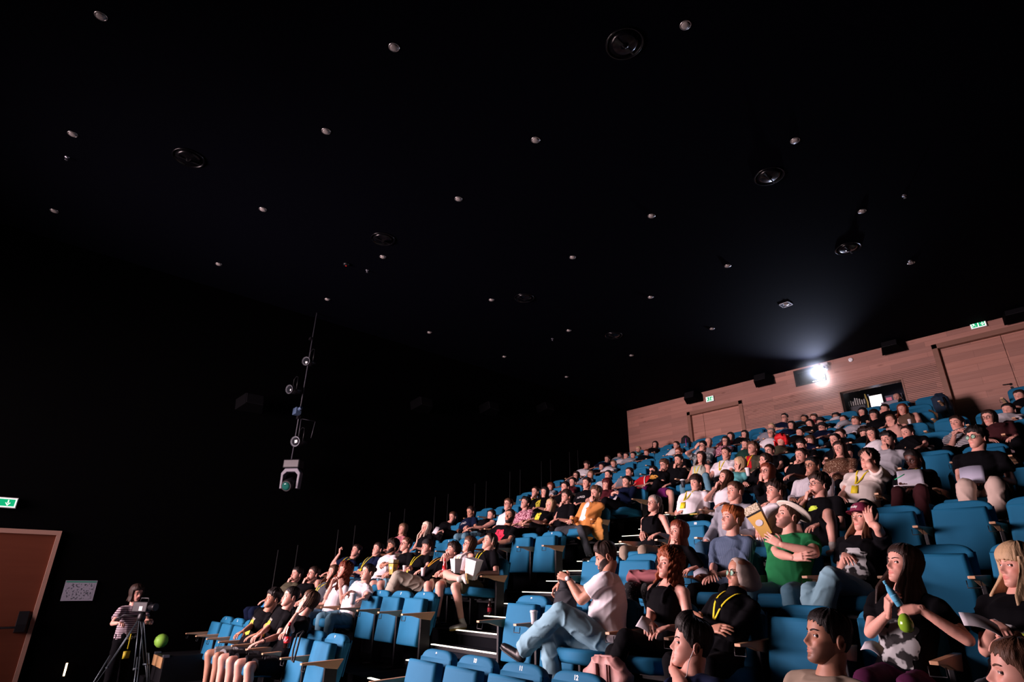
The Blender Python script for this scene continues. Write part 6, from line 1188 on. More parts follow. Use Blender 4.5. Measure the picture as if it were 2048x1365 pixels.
def decal(bv, c, X, Y, nrm, w_, h_, seed, thr=.2, n=14):
    """rounded patch laid on the cloth; thr>=0 gives it an uneven outline"""
    rs = np.random.RandomState(seed); na, nr = n*3, max(3, n//2); ph = rs.rand(6)*6.3; V_ = []
    for j in range(nr+1):
        for i in range(na):
            a = 2*math.pi*i/na; k = j/nr; e = .62 if thr >= 0 else 1
            q = 1 + (.10*math.sin(a*3+ph[0])+.07*math.sin(a*7+ph[1])+.05*math.sin(a*13+ph[2]))*(thr >= 0)
            u = math.copysign(abs(math.cos(a))**e, math.cos(a))*k*q*.5; v = math.copysign(abs(math.sin(a))**e, math.sin(a))*k*q*.5
            p = c + X*(u*w_) + Y*(v*h_); h = bv.ray_cast(Vector(p+nrm*.2), Vector(-nrm), .4)
            V_.append(np.array(h[0])+nrm*.003 if h[0] is not None else p)
    i, j = np.meshgrid(np.arange(na), np.arange(nr), indexing='ij'); i = i.ravel(); j = j.ravel(); i2 = (i+1) % na
    return np.array(V_), np.stack([j*na+i, j*na+i2, (j+1)*na+i2, (j+1)*na+i], 1), np.zeros((0, 3), int)
def textdecal(bv, s, size, c, X, Y, nrm):
    me = text_mesh(s, size, .0012); v = np.empty(len(me.vertices)*3, np.float32); me.vertices.foreach_get('co', v); v = v.reshape(-1, 3); V_ = []
    for p in v:
        q = c + X*p[0] + Y*p[1]; h = bv.ray_cast(Vector(q+nrm*.2), Vector(-nrm), .4)
        V_.append((np.array(h[0]) if h[0] is not None else q) + nrm*.004)
    m2 = bpy.data.meshes.new('text'); m2.from_pydata([tuple(q) for q in V_], [], [tuple(p.vertices) for p in me.polygons]); return m2
LEGX = {}
def person(pid, r, sx, H, sex, sk, hair, top, bot, arms, ov, legs, ypr, extras, label, zf=None, ye=None):
    H = np.array(H, float); H[2] -= 0
    if zf is None: zf = ZF(r); ye = YE(r)
    lod = 2 if r <= 3 else (1 if r <= 6 else 0)
    vox = (.0095, .013, .019)[2-lod]
    rs = np.random.RandomState(pid*13+5); fem = 1 if sex == 'f' else 0; S = (.95 if fem else 1.0)
    big = 'bigger' in extras
    hs, hc = hair.split(':'); tk, tc = top.split(':'); bk, bc = bot.split(':')
    # head frame
    yaw, pitch, roll = [math.radians(a) for a in ypr]
    yaw += math.atan2(-8.0 - H[0], H[1]+5)*.85                      # faces turn towards the screen
    pitch += math.radians(6 if H[1] < 7 else 3)
    F = A(math.sin(yaw)*math.cos(pitch), -math.cos(yaw)*math.cos(pitch), math.sin(pitch)); Rr = vn(np.cross(F, A(0, 0, 1)))
    U = np.cross(Rr, F); cr, sr = math.cos(roll), math.sin(roll); Rr, U = Rr*cr+U*sr, U*cr-Rr*sr
    hf = lambda x, y, z: H + S*(Rr*x + F*y + U*z)
    HM = np.stack([Rr*.955, F*.98, U]); toW = lambda v: H + S*(v @ HM)
    # pelvis, chest
    if arms == ['special116']:
        Pv = A(-3.46, 4.18, zf+.53)
    else:
        L = .66*S; dz = H[2]-(zf+.50); dx = float(np.clip(H[0]-sx, -.2, .2))*.7; dd = L*L-dz*dz-dx*dx
        py = H[1]-math.sqrt(dd) if dd > 0 else H[1]+.04
        py = min(max(py, ye+.30), ye+.66) if dd > 0 else min(H[1]+.06, ye+.60)
        Pv = A(H[0]-dx, py, zf+.50)
    up = vn(H - A(0, 0, .02) - Pv); ty = yaw*.35 + (math.radians(-40) if arms == ['special116'] else 0)
    lat = A(math.cos(ty), math.sin(ty), 0)                           # to the person's left
    fw = vn(np.cross(up, lat)) if np.cross(up, lat)[1] < 0 else vn(np.cross(lat, up)); lat = vn(lat - up*lat.dot(up))
    D = np.linalg.norm(H-Pv); sp = D-.190*S
    Nk = Pv + up*(sp+.045) + fw*(-.005); Sh = Pv + up*(sp-.035)
    bw_ = (1.12 if big else 1.0)*S; shw = (.168 if fem else .188)*(1.06 if big else 1)
    def ring(t, a, b, push=0): return (Pv + up*(sp*t) + fw*push, (a*bw_, b*bw_))
    bust = .022 if fem else 0
    R_ = [ring(-.12, .150, .105, .0), ring(.04, .172, .125, .01), ring(.22, .158 if not fem else .148, .118, .012 + (.02 if big else 0)), ring(.42, .155 if not fem else .138, .112 + (.02 if big else 0), .008 + (.03 if big else 0)),
          ring(.64, .168 if not fem else .150, .116+bust*.6, .004+bust*.5), ring(.80, .172 if not fem else .156, .112+bust*.7, .0+bust*.4), ring(.92, .158 if not fem else .142, .096, -.004), ring(1.0, .118 if not fem else .104, .078, -.008), ring(1.06, .070, .064, -.006)]
    def torso(g, upto=9, r1=True): return tube([p for p, q in R_[:upto]], [(q[0]+g, q[1]+g) for p, q in R_[:upto]], ref=lat, n=20, r1=r1, expo=.88)
    shoulders = {s: Sh + lat*s*shw - fw*.004 for s in (1, -1)}
    # ---- legs
    hip = {s: Pv + lat*s*.088 - up*.02 + fw*.03 for s in (1, -1)}
    spread = .10 + .05*rs.rand() + (.04 if not fem else 0); kn = {}; an = {}; toe = {}
    for s in (1, -1):
        kx = Pv[0] + s*spread + .03*rs.normal()
        kn[s] = A(kx, Pv[1]-.42*S, zf+.515); fy = kn[s][1] + .06*rs.rand()-.02
        an[s] = A(kx + .02*rs.normal(), max(fy, ye+.12), zf+.085); toe[s] = vn(A(.15*s, -1, -.06))
    if legs == 'x':
        kn[1] = A(Pv[0]-.02, Pv[1]-.43*S, zf+.63); an[1] = A(Pv[0]-.18, Pv[1]-.50*S, zf+.26); toe[1] = vn(A(-.3, -1, -.3))
    if legs == 'X':                                                  # ankle on the other knee
        kn[-1] = A(Pv[0]-.34, Pv[1]-.27, zf+.66); an[-1] = A(Pv[0]+.16, Pv[1]-.38, zf+.60); toe[-1] = vn(A(.8, -.5, -.25)); kn[1] = A(Pv[0]+.10, Pv[1]-.44, zf+.50)
    if legs == 'special116':
        kn[1] = A(-3.80, 3.80, zf+.71); an[1] = A(-4.32, 3.66, zf+.42); toe[1] = vn(A(-.95, -.1, .35)); kn[-1] = A(-3.86, 3.86, zf+.56); an[-1] = A(-3.70, 3.72, zf+.09); toe[-1] = vn(A(-.5, -.9, 0))
    # ---- arms
    hk = {1: 'relax', -1: 'relax'}; wr = {}; hd = {}; hn = {}; hint = {s: A(s*.5, .35, -1.) for s in (1, -1)}
    belly = Pv + up*.16 + fw*.20
    for s in (1, -1):
        wr[s] = A(Pv[0]+s*(.10 if r < 6 else .16), Pv[1]-(.20 if r < 6 else .26), zf+(.70 if r < 6 else .60)) + .02*rs.normal(size=3); hd[s] = vn(A(-s*.45, -.8, -.25)); hn[s] = A(0, -.3, 1)
    Chest = Pv + up*sp*.55 + fw*.21
    def face_hand(s, tgt, kind='chin', dist=.085, dirn=None):
        tg = hf(*tgt); d = vn(dirn if dirn is not None else (U*.85 - Rr*0 + lat*(-s)*.25 + A(0, 0, .15)))
        wr[s] = tg - d*dist - F*.005 + F*.03; hd[s] = d; hn[s] = F*1.0 + lat*s*.35; hk[s] = kind; hint[s] = A(s*.55, -.1, -1.)
    for a in arms:
        o = a[-1]; s = -1 if o == 'R' else 1
        if a == 'cross':
            for q in (1, -1): wr[q] = Chest + lat*(-q*.06) - up*(.05+.05*(q < 0)) ; hd[q] = vn(-q*lat*1.0 + up*.15 + fw*.1); hn[q] = fw*1.0+up*.3; hint[q] = A(q*1.0, .1, -.5)
        elif a == 'clasp':
            for q in (1, -1): wr[q] = hf(0, .10, -.19) + lat*q*.035; hd[q] = vn(U*.9 - lat*q*.35 + F*.1); hn[q] = lat*q + F*.5; hk[q] = 'chin'; hint[q] = A(q*.7, -.1, -1)
        elif a == 'clasplow':
            for q in (1, -1): wr[q] = Chest - up*.10 + fw*.05 + lat*q*.055; hd[q] = vn(-lat*q*.8 + up*.3 + fw*.3); hn[q] = fw*.8+up*.6; hk[q] = 'grip'
        elif a == 'rest':
            for q in (1, -1): wr[q] = A(Pv[0]+q*.27, Pv[1]-.30, zf+.70); hd[q] = vn(A(-q*.3, -1, -.25)); hn[q] = A(0, -.2, 1); hint[q] = A(q, .4, -.6)
        elif a in ('chinL', 'chinR'): face_hand(s, (-s*-.0, .085, -.118), 'chin', .10)
        elif a in ('mouthL', 'mouthR'): face_hand(s, (0, .105, -.075), 'chin', .105)
        elif a in ('cheekL', 'cheekR'): face_hand(s, (-s*.066, .055, -.055), 'fist' if pid in (117, 61) else 'relax', .085, dirn=U*.95 + F*-.1 + lat*s*.05)
        elif a in ('foreheadL', 'foreheadR'): face_hand(s, (-s*.035, .098, .045), 'relax', .12, dirn=U*.8 - lat*s*.65)
        elif a == 'upR': wr[-1] = A(H[0]-.30, H[1]-.20, H[2]-.04); hd[-1] = A(0, -.1, 1); hn[-1] = A(-.2, -1, 0); hk[-1] = 'fist'; hint[-1] = A(-.4, -.2, -1)
        elif a.startswith('hl='): hk[1] = a[3:]
        elif a.startswith('hr='): hk[-1] = a[3:]
        elif a == 'special116':
            wr[1] = A(-3.93, 3.72, zf+1.02); wr[-1] = A(-4.16, 3.95, zf+.95); hd[1] = vn(A(-.9, -.2, .35)); hd[-1] = vn(A(-.7, -.3, -.6)); hn[1] = A(0, -.8, .6); hn[-1] = A(0, -.3, 1); hk[1] = hk[-1] = 'grip'; hint = {1: A(.2, -.3, -1), -1: A(-.2, .2, -1)}
    if 'wl' in ov: wr[1] = A(*ov['wl'])
    if 'wr' in ov: wr[-1] = A(*ov['wr'])
    for k_, D_, q in (('kl', kn, 1), ('kr', kn, -1), ('al', an, 1), ('ar', an, -1)):
        if k_ in ov: D_[q] = A(*ov[k_])
    if pid == 117: hint[-1] = A(.05, -.3, -1)
    if pid == 3: hd[1] = vn(U*.9+Rr*.2); hn[1] = F+lat*.6; hint[1] = A(.3, -.2, -1)
    if pid in (7, 14): 
        for q in (1, -1): hd[q] = vn(U*.9-lat*q*.3); hn[q] = lat*q+F*.4; hint[q] = A(q*.5, -.2, -1)
    if pid in (120,): hd[1] = vn(U*.9-lat*.2); hn[1] = F+lat*.5; hint[1] = A(.5, -.2, -1)
    if pid == 110: hd[-1] = vn(U*.9+lat*.3); hn[-1] = F; hk[-1] = 'chin'
    if pid == 119: hd[-1] = vn(A(.25, -.3, .75)); hn[-1] = A(-.8, -.6, 0); hd[1] = vn(A(-.9, -.3, -.15)); hn[1] = A(0, -.7, .6); hint[-1] = A(-.7, -.1, -1); hint[1] = A(.9, 0, -.8)
    if pid == 112: hd[1] = vn(A(-.8, -.1, .5)); hn[1] = A(0, -1, .3); hint[1] = A(1, -.2, -.5); hd[-1] = vn(A(.9, -.2, .1)); hint[-1] = A(-1, -.1, -.4); hn[-1] = A(0, -1, .2)
    if pid in (16, 11, 101, 102): hn[1] = A(.3, -.2, 1)
    la, lb = .285*S, .255*S; el = {}
    for s in (1, -1): el[s], wr[s] = ik(shoulders[s], wr[s], la, lb, hint[s])
    # ---- body surface
    B = []
    tk_low = tk in ('tank',)
    B.append(torso(0) if tk_low else tube([Pv+up*sp*.75, Nk], [(.12, .08), (.07, .06)], ref=lat, n=14))
    B.append(tube([Nk-up*.06, Nk+up*.01, H + F*-.020 + U*-.055], [.062*S, .057*S*(1 if not fem else .86), .060*S*(1 if not fem else .88)], n=14))
    if tk_low:
        for s in (1, -1): B.append(tube([Nk-up*.03+lat*s*.03, shoulders[s]+up*.008], [.045, .052], n=12))
    skin_arm = tk in ('tee', 'tank') or (tk == 'shirt' and tc == 'stripe')
    thick = 1.12 if big else (.90 if fem else 1.0)
    for s in (1, -1):
        a, e, w_ = shoulders[s], el[s], wr[s]
        if skin_arm or tk == 'jacket':
            B.append(tube([a, a+(e-a)*.35, a+(e-a)*.75, e], [.050*thick, .047*thick, .040*thick, .037*thick], n=12))
        B.append(tube([e, e+(w_-e)*.3, e+(w_-e)*.75, w_], [.037*thick, .039*thick, .029*thick, (.026*thick, .022*thick)], n=12))
    skin_leg = bk == 'shorts'
    if skin_leg or pid in (114,):
        for s in (1, -1):
            h_, k_, a_ = hip[s], kn[s], an[s]
            B.append(tube([h_+(k_-h_)*.4, h_+(k_-h_)*.8, k_], [.078, .062, .056], n=14)); c_ = vn(np.cross(a_-k_, A(1, 0, 0)))
            bk_ = A(0, .018, 0) if legs != 'X' or s == 1 else A(0, 0, -.018)
            B.append(tube([k_, k_+(a_-k_)*.28+bk_, k_+(a_-k_)*.6+bk_*.6, a_], [.056, .055, .043, .036], n=14))
    body = remesh(B, vox, 3)
    VV = [body[0]]; G4 = [body[1]]; M4 = [np.zeros(len(body[1]), int)]; G3 = [body[2]]; M3 = [np.zeros(len(body[2]), int)]; off = len(body[0])
    hv, h4, hm, h3, hm3, tnt = make_head(lod, pid, sex, 2 if 'beard' in extras else (1 if 'stubble' in extras else 0))
    t0_ = off; hv = toW(hv); VV.append(hv); G4.append(h4+off); M4.append(hm); G3.append(h3+off); M3.append(hm3); off += len(hv)
    hands_w = {}
    for s in (1, -1):
        v, a4, a3 = hand(hk[s], lod); v = v.copy()*(.96*S)
        x = vn(hd[s]); z = vn(hn[s] - x*np.dot(hn[s], x)); y = np.cross(z, x)
        if s == 1: v[:, 1] *= -1; a4 = a4[:, ::-1]; a3 = a3[:, ::-1]
        v = wr[s] + v[:, :1]*x + v[:, 1:2]*y + v[:, 2:]*z
        hands_w[s] = (wr[s], x, y, z)
        VV.append(v); G4.append(a4+off); M4.append(np.zeros(len(a4), int)); G3.append(a3+off); M3.append(np.zeros(len(a3), int)); off += len(v)
    base = A(sx, ye+.45, zf); root = empty('person', tuple(base)); tagk(root, label, 'person', 'seated audience')
    me = npmesh('body', np.concatenate(VV)-base, [(np.concatenate(G4), np.concatenate(M4)), (np.concatenate(G3), np.concatenate(M3))], skinmats(sk, hc if hs != 'bald' else 'brown'))
    ca = me.color_attributes.new('tint', 'FLOAT_COLOR', 'POINT'); tt = np.ones((len(me.vertices), 4), np.float32); tt[t0_:t0_+len(tnt), :3] = tnt; ca.data.foreach_set('color', tt.ravel())
    link('body', me, root)
    # ---- top
    g = .016 if tk in ('tee', 'shirt') else (.024 if tk in ('hoodie', 'jacket', 'jacketb') else .012)
    if tk == 'tank':
        n_ = 7 if not fem else 7
        T_ = [torso(.007, 6)]
        for s in (1, -1):
            pf = R_[5][0] + fw*(R_[5][1][1]+.004) + lat*s*.085; pb = R_[5][0] - fw*(R_[5][1][1]+.002) + lat*s*.085; pt = Nk + lat*s*.090*S + up*.004
            T_.append(tube([pf-up*.03, pf+up*.03-fw*.006, (pf+pt)/2+fw*.012+up*.022, pt+up*.018, (pb+pt)/2-fw*.006+up*.02, pb], [.013]*6, n=8))
        TM = remesh(T_, vox*.9, 2)
    else:
        T_ = [torso(g, 9, False)]
        for s in (1, -1):
            a, e, w_ = shoulders[s], el[s], wr[s]; k_ = thick
            T_.append(tube([Nk-up*.045+lat*s*.04, a], [.05, (.062*k_ if tk != 'hoodie' else .07)], n=12))
            if tk in ('tee',): T_.append(tube([a, a+(e-a)*.3, a+(e-a)*.66], [.064*k_, .066*k_, .069*k_], n=16, r1=False))
            elif tk == 'shirt' and tc == 'stripe': T_.append(tube([a, a+(e-a)*.4, e, e+(w_-e)*.05], [.064*k_, .064*k_, .058*k_, .056], n=16, r1=False))
            else:
                u_ = .006 if tk == 'long' else .016
                T_.append(tube([a, a+(e-a)*.4, e], [.058*k_+u_, .054*k_+u_, .045*k_+u_], n=14)); T_.append(tube([e, e+(w_-e)*.5, e+(w_-e)*.93], [.045*k_+u_, .042*k_+u_, .032*k_+u_], n=14, r1=False))
        if tk == 'hoodie': T_.append(tube([Nk-lat*.09-fw*.02-up*.01, Nk-fw*.085-up*.0, Nk+lat*.09-fw*.02-up*.01], [.03, .045, .03], n=12)); T_.append(tube([Nk-lat*.075+fw*.03-up*.03, Nk+fw*.06-up*.055, Nk+lat*.075+fw*.03-up*.03], [.022, .018, .022], n=10))
        if tk == 'shirt' or tk == 'jacket':
            for s in (1, -1): T_.append(tube([Nk-fw*.062-up*.005, Nk+lat*s*.068*S-up*.002, Nk+lat*s*.03+fw*.072-up*.045], [(.012, .022)]*3, ref=up, n=10))
        TM = remesh(T_, vox, 2)
        TM = wrinkle(TM, (.0075 if lod == 2 else .006) if lod else .004, pid, 20)
    nm = {'tee': 't_shirt', 'tank': 'tank_top', 'hoodie': 'hoodie', 'shirt': 'shirt', 'long': 'long_sleeved_top', 'jacket': 'jacket', 'jacketb': 'track_jacket'}[tk]
    top_o = mobj(nm, TM, cloth(tc), root, base); bv = bvh_of(TM)
    cu = up
    if tk == 'jacket':
        q = decal(bv, Pv+up*sp*.62, lat, up, fw, .14, .40, pid, 0, 10)
        if q is not None: mobj('t_shirt', q, cloth('wht' if tc == 'ochre' else 'red'), root, base)
    if tk == 'jacketb' and lod:
        s = 1; a, e = shoulders[s], el[s]
        for k in (-1, 0, 1):
            n_ = vn(lat*s*.8+fw*.7); mobj('sleeve_stripe', ribbon(bv, [a+fw*k*.02+up*.01, e+fw*k*.02], n_, .008, .004), mat('stripe_white', (.7, .7, .7), .7), top_o, base)
    # ---- bottom
    L_ = []
    wide = 1.35 if (bc in ('ljeans', 'cargo', 'tan')) else 1.0
    L_.append(tube([Pv-up*.02, Pv+up*.07], [(.178*bw_, .135), (.168*bw_, .128)], ref=lat, n=16))
    L_.append(tube([Pv+fw*.0+A(0, 0, -.03), Pv+fw*.12+A(0, 0, -.03)], [(.165, .085), (.15, .085)], ref=lat, n=16))
    for s in (1, -1):
        h_, k_, a_ = hip[s], kn[s], an[s]
        if bk == 'shorts': L_.append(tube([h_, h_+(k_-h_)*.5, h_+(k_-h_)*.86], [.100*bw_, .092, .090], n=16, r1=False))
        else:
            L_.append(tube([h_, h_+(k_-h_)*.5, k_], [.100*bw_, .084*bw_*min(wide, 1.15), .066*min(wide, 1.2)], n=16))
            L_.append(tube([k_, k_+(a_-k_)*.45, a_+(k_-a_)*(.03 if pid != 114 else .3)], [.066*min(wide, 1.2), .062*wide, .054*wide*1.12], n=16, r1=False))
    LM = wrinkle(remesh(L_, vox*1.1, 2), .007 if wide > 1 else .004, pid+3, 30)
    bot_o = mobj('shorts' if bk == 'shorts' else 'trousers', LM, cloth(bc), root, base)
    if lod >= 1:
        for s in (1, -1):
            a_ = an[s]; t_ = toe[s]; shc = {16: 'white', 109: 'blk', 116: 'blk'}.get(pid, ('blk', 'white', 'blk')[pid % 3]); dn = vn(np.cross(np.cross(t_, a_-kn[s]), t_)) if legs in ('X', 'special116', 'x') else A(0, 0, -1)
            if np.dot(dn, a_-kn[s]) < 0: dn = -dn
            c0 = a_ + dn*.045 - t_*.035
            sh = [tube([c0, c0+t_*.10, c0+t_*.19, c0+t_*.235], [(.036, .036), (.040, .034), (.045, .027), (.034, .020)], ref=np.cross(t_, dn), n=14, expo=.85), tube([a_-dn*.03, c0+t_*.01], [.042, .040], n=12)]
            o = mobj('shoe', remesh(sh, .008 if lod == 2 else .012, 1), mat('shoe_'+shc, {'blk': (.010, .010, .012), 'white': (.45, .43, .40)}[shc], .4), root, base)
            if pid == 16 or pid == 116:
                so = tube([c0+dn*.030, c0+t_*.11+dn*.030, c0+t_*.20+dn*.026, c0+t_*.24+dn*.02], [(.038, .012), (.042, .012), (.046, .012), (.034, .010)], ref=np.cross(t_, dn), n=14, expo=.8)
                mobj('sole', so, mat('sole_ochre' if pid == 16 else 'sole_black', (.42, .28, .08) if pid == 16 else (.02, .02, .022), .6), o, base)
    # ---- hair and headgear
    if hs == 'hijab':
        R2 = []
        for k_, (y, w_, h_, zc) in enumerate(((.074, .060, .092, .010), (.066, .076, .108, .008), (.035, .086, .120, .006), (-.02, .093, .124, .004), (-.075, .092, .112, -.004), (-.118, .080, .088, -.014), (-.15, .056, .058, -.024), (-.168, .02, .02, -.03))):
            a = np.arange(64)/64*2*math.pi
            fold = 1+.022*np.sin(a*9+k_*.5)*(k_ > 1)
            R2.append(np.stack([np.cos(a)*w_*fold, y - .028*np.clip(-np.sin(a), 0, 1), zc + np.sin(a)*h_*fold], 1))
        v, a4, a3 = loft(R2); a3 = a3[a3[:, 2] != len(v)-2]          # open at the face
        v[-2] = v[:64].mean(0)
        mobj('headscarf', (toW(v*np.array([1, .93, .98])), a4, a3), mat('headscarf_cloth', (.42, .35, .31), .85, bump=.1, bs=60), root, base)
        nk = tube([H+F*.025+U*-.115, Nk+fw*.01+up*.02, Nk-up*.03], [.060, .066, .085], ref=lat, n=18)
        mobj('turtleneck_collar', nk, cloth('blk'), root, base)
    else:
        hr = make_hair(hs, lod, pid, fem)
        if hr is not None: mobj('hair', (toW(hr[0]), hr[1], hr[2]), hairm(hc), root, base)
    def headpiece(name, m, mt): return mobj(name, (toW(m[0]), m[1], m[2]), mt, root, base)
    def dome(z0, T_, zt=.128, n=40, m=12, k=1.0):
        az = np.linspace(-math.pi, math.pi, n, endpoint=False); t = np.linspace(0, 1, m)[:, None]; Z = z0 + (zt-z0)*np.sin(t*math.pi/2); X, Y = head_pt(np.broadcast_to(az, (m, n)), np.minimum(Z, .1))
        q = np.sqrt(np.clip(1-np.clip((Z-z0)/(zt-z0), 0, 1)**2.6, 0, 1)); X0, Y0 = head_pt(az, np.full(n, z0))
        P = np.stack([(X0+np.sign(X0)*T_)*q*k, (Y0+T_*np.sign(Y0))*q*k, Z+0*X0], -1)
        return loft([P[i] for i in range(m)])
    for x_ in extras.split(';'):
        if x_ in ('glasses', 'sunglasses'):
            gm = mat('glasses_frame', (.02, .014, .016), .3) ; parts = []; n = 18 if lod else 10; a = np.arange(n)/n*2*math.pi
            for s in (1, -1):
                cc = A(s*.033, .098, -.002); P = [cc + A(math.cos(t)*.0245, -.010*abs(math.cos(t))*(1 if math.cos(t)*s > 0 else .2), math.sin(t)*.021) for t in np.append(a, a[0])]
                parts.append(tube(P, .0019 if lod else .003, ref=(0, 1, 0), n=6, r0=False, r1=False)); parts.append(tube([A(s*.056, .090, .004), A(s*.078, .05, .006), A(s*.081, -.012, .004)], .0018, ref=(0, 0, 1), n=6))
            parts.append(tube([A(-.010, .101, .002), A(0, .104, .004), A(.010, .101, .002)], .0018, ref=(0, 0, 1), n=6))
            m = add(parts); go = mobj(x_, (toW(m[0]), m[1], m[2]), gm, root, base)
            if x_ == 'sunglasses' or pid in (126, 115):
                for s in (1, -1):
                    cc = A(s*.033, .097, -.002); R2 = [np.stack([cc[0]+np.cos(a)*.0235*k_, cc[1]-.006*np.abs(np.cos(a))+0*a+o_, cc[2]+np.sin(a)*.020*k_], 1) for k_, o_ in ((.98, 0), (.98, .002), (.5, .004))]
                    v, a4, a3 = loft(R2); mobj('lens', (toW(v), a4, a3), mat('dark_lens', (.004, .004, .005), .08, spec=.8) if x_ == 'sunglasses' else lensmat(), go, base)
        elif x_.startswith('headband'):
            c_ = x_.split(':')[1]; az = np.linspace(-2.0, 2.0, 24); R2 = []
            P = []
            for t in np.linspace(-math.pi*.5, math.pi*.5, 20): P.append(A(math.sin(t)*.090, -.005-.03*math.cos(t)*0, .01+math.cos(t)*.125))
            m = tube(P, [(.012, .004)]*len(P), ref=(0, 1, 0), n=8); headpiece('headband', m, mat('headband_'+c_, (.45, .36, .28) if c_ == 'beige' else (.01, .01, .012), .6))
        elif x_ in ('hat', 'cap:maroon', 'capback', 'capblack'):
            if x_ == 'hat':
                d_ = dome(.060, .016, .150); parts = [d_]; n = 48; a = np.arange(n)/n*2*math.pi; bx = 1.0
                X0, Y0 = head_pt(a, np.full(n, .062)); R2 = []
                for k_, dz in ((0.0, 0), (.35, .004), (.8, .003), (1, .008), (1, .012), (.8, .008), (.3, .008), (0, .006)):
                    ex = .010 + .062*k_; rr = np.hypot(X0, Y0); R2.append(np.stack([X0*(1+ex/rr), Y0*(1+ex/rr), .062+dz+.016*k_*np.abs(np.sin(a))**2*1.0-.004*k_*np.abs(np.cos(a))], 1))
                v, a4, a3 = loft(R2); parts.append((v, a4, a3[:0])); m = add(parts)
                tilt = Matrix.Rotation(math.radians(16), 3, 'X'); v = m[0] @ np.array(tilt).T; v = v + A(0, -.018, .004); hm_ = mat('hat_cream', (.62, .58, .50), .85, bump=.2)
                o = headpiece('hat', (v, m[1], m[2]), hm_)
            else:
                c_ = (.13, .006, .035) if 'maroon' in x_ else (.008, .008, .010); d_ = dome(.045, .014, .142); sg = -1 if x_ == 'capback' else 1; mt = mat('cap_'+x_.split(':')[-1], c_, .85, bump=.2)
                o = headpiece('cap', d_, mt)
                a = np.linspace(-1.05, 1.05, 20); P0, P1 = [], []
                X0, Y0 = head_pt(a, np.full(20, .047)); top_ = []; 
                for k_ in np.linspace(0, 1, 6):
                    ex = .010+.068*k_*np.cos(a/1.05*math.pi/2)**.5; top_.append(np.stack([X0*(1+.15*k_*0+.10), sg*(Y0+ex), .050 - .018*k_ - .010*np.abs(np.sin(a))**2*1.2 + 0*a], 1))
                T1 = np.array(top_); T2 = T1 - A(0, 0, .004); nn = 20; v = np.concatenate([T1.reshape(-1, 3), T2.reshape(-1, 3)]); ii, jj = np.meshgrid(np.arange(5), np.arange(19), indexing='ij'); ii = ii.ravel(); jj = jj.ravel()
                f = np.stack([ii*nn+jj, ii*nn+jj+1, (ii+1)*nn+jj+1, (ii+1)*nn+jj], 1); e_ = np.arange(19); f = np.concatenate([f, f[:, ::-1]+120, np.stack([5*nn+e_, 5*nn+e_+1, 120+5*nn+e_+1, 120+5*nn+e_], 1)])
                b_ = (toW(v), f, np.zeros((0, 3), int)); mobj('cap_brim', b_, mt, o, base)
                if 'maroon' in x_:
                    b2 = bvh_of((toW(d_[0]), d_[1], d_[2])); m2 = textdecal(b2, 'today', .030, hf(0, .10, .082), -Rr, U, F); m2.materials.append(M_NUM); m2.transform(Matrix.Translation(Vector(-base))); link('cap_lettering', m2, o)
        elif x_.startswith('lanyard'):
            mt = mat('lanyard_'+x_.split(':')[1], (.72, .60, .02) if 'yellow' in x_ else (.75, .38, .03), .6)
            nrm = vn(fw + up*.25); ctr = Pv + up*sp*(.46) + fw*.1; parts = []
            for s in (1, -1): parts.append(ribbon(bv, [Nk+lat*s*.070*S-up*.0+fw*.0, Nk+lat*s*.062+fw*.07-up*.05, ctr+lat*s*.006], nrm, .016 if lod == 2 else .018, .004, 6))
            o = mobj('lanyard', add(parts), mt, root, base)
            if pid in (123, 13, 104, 6, 9, 10):
                h = bv.ray_cast(Vector(ctr-up*.05+fw*.3), Vector(-fw), .6)
                c_ = (np.array(h[0])+fw*.008) if h[0] is not None else ctr-up*.05+fw*.1
                bx = np.array([c_+lat*x*.038+up*(y*.05)+fw*z*.003 for x in (-1, 1) for y in (-1, 1) for z in (-1, 1)])
                mobj('badge', (bx, np.array([[0, 1, 3, 2], [4, 6, 7, 5], [0, 4, 5, 1], [2, 3, 7, 6], [0, 2, 6, 4], [1, 5, 7, 3]]), np.zeros((0, 3), int)), mt, o, base)
        elif x_.startswith('print'):
            c_ = {'yellow': (.62, .55, .04), 'orange': (.62, .30, .05), 'red': (.62, .02, .06), 'dred': (.18, .01, .02), 'lime': (.35, .62, .05)}[x_.split(':')[1]]
            w_, h_ = {'yellow': (.13, .19), 'orange': (.2, .1), 'red': (.24, .26), 'dred': (.14, .12), 'lime': (.10, .05)}[x_.split(':')[1]]
            q = decal(bv, Pv+up*sp*(.58 if 'lime' not in x_ else .72), lat, up, fw, w_, h_, pid, .25, 16 if lod == 2 else 9)
            if q is not None: mobj('shirt_print', q, patterned('print_'+x_.split(':')[1], tuple(a*.15 for a in c_), c_, 34, .40), top_o, base)
            if x_ == 'print:yellow' and lod == 2:
                m2 = textdecal(bv, 'EIINM', .036, Pv+up*sp*.58+up*.115, lat, up, fw); m2.materials.append(mat('print_pale', (.55, .55, .5), .7)); m2.transform(Matrix.Translation(Vector(-base))); link('shirt_lettering', m2, top_o)
        elif x_.startswith('text'):
            s_ = x_.split(':')[1]; m2 = textdecal(bv, s_, .075 if lod == 2 or s_ == 'FIND' else .06, Pv+up*sp*.66, lat, up, fw); m2.materials.append(M_NUM); m2.transform(Matrix.Translation(Vector(-base))); link('shirt_lettering', m2, top_o)
        elif x_.startswith('bigprint'):
            gm = patterned('print_grey', (.004, .004, .005), (.34, .36, .37), 15, .50)
            q = decal(bv, Pv+up*sp*.42, lat, up, fw, .24, .24, pid, .75, 22)
            if q is not None: mobj('shirt_print', q, gm, top_o, base)
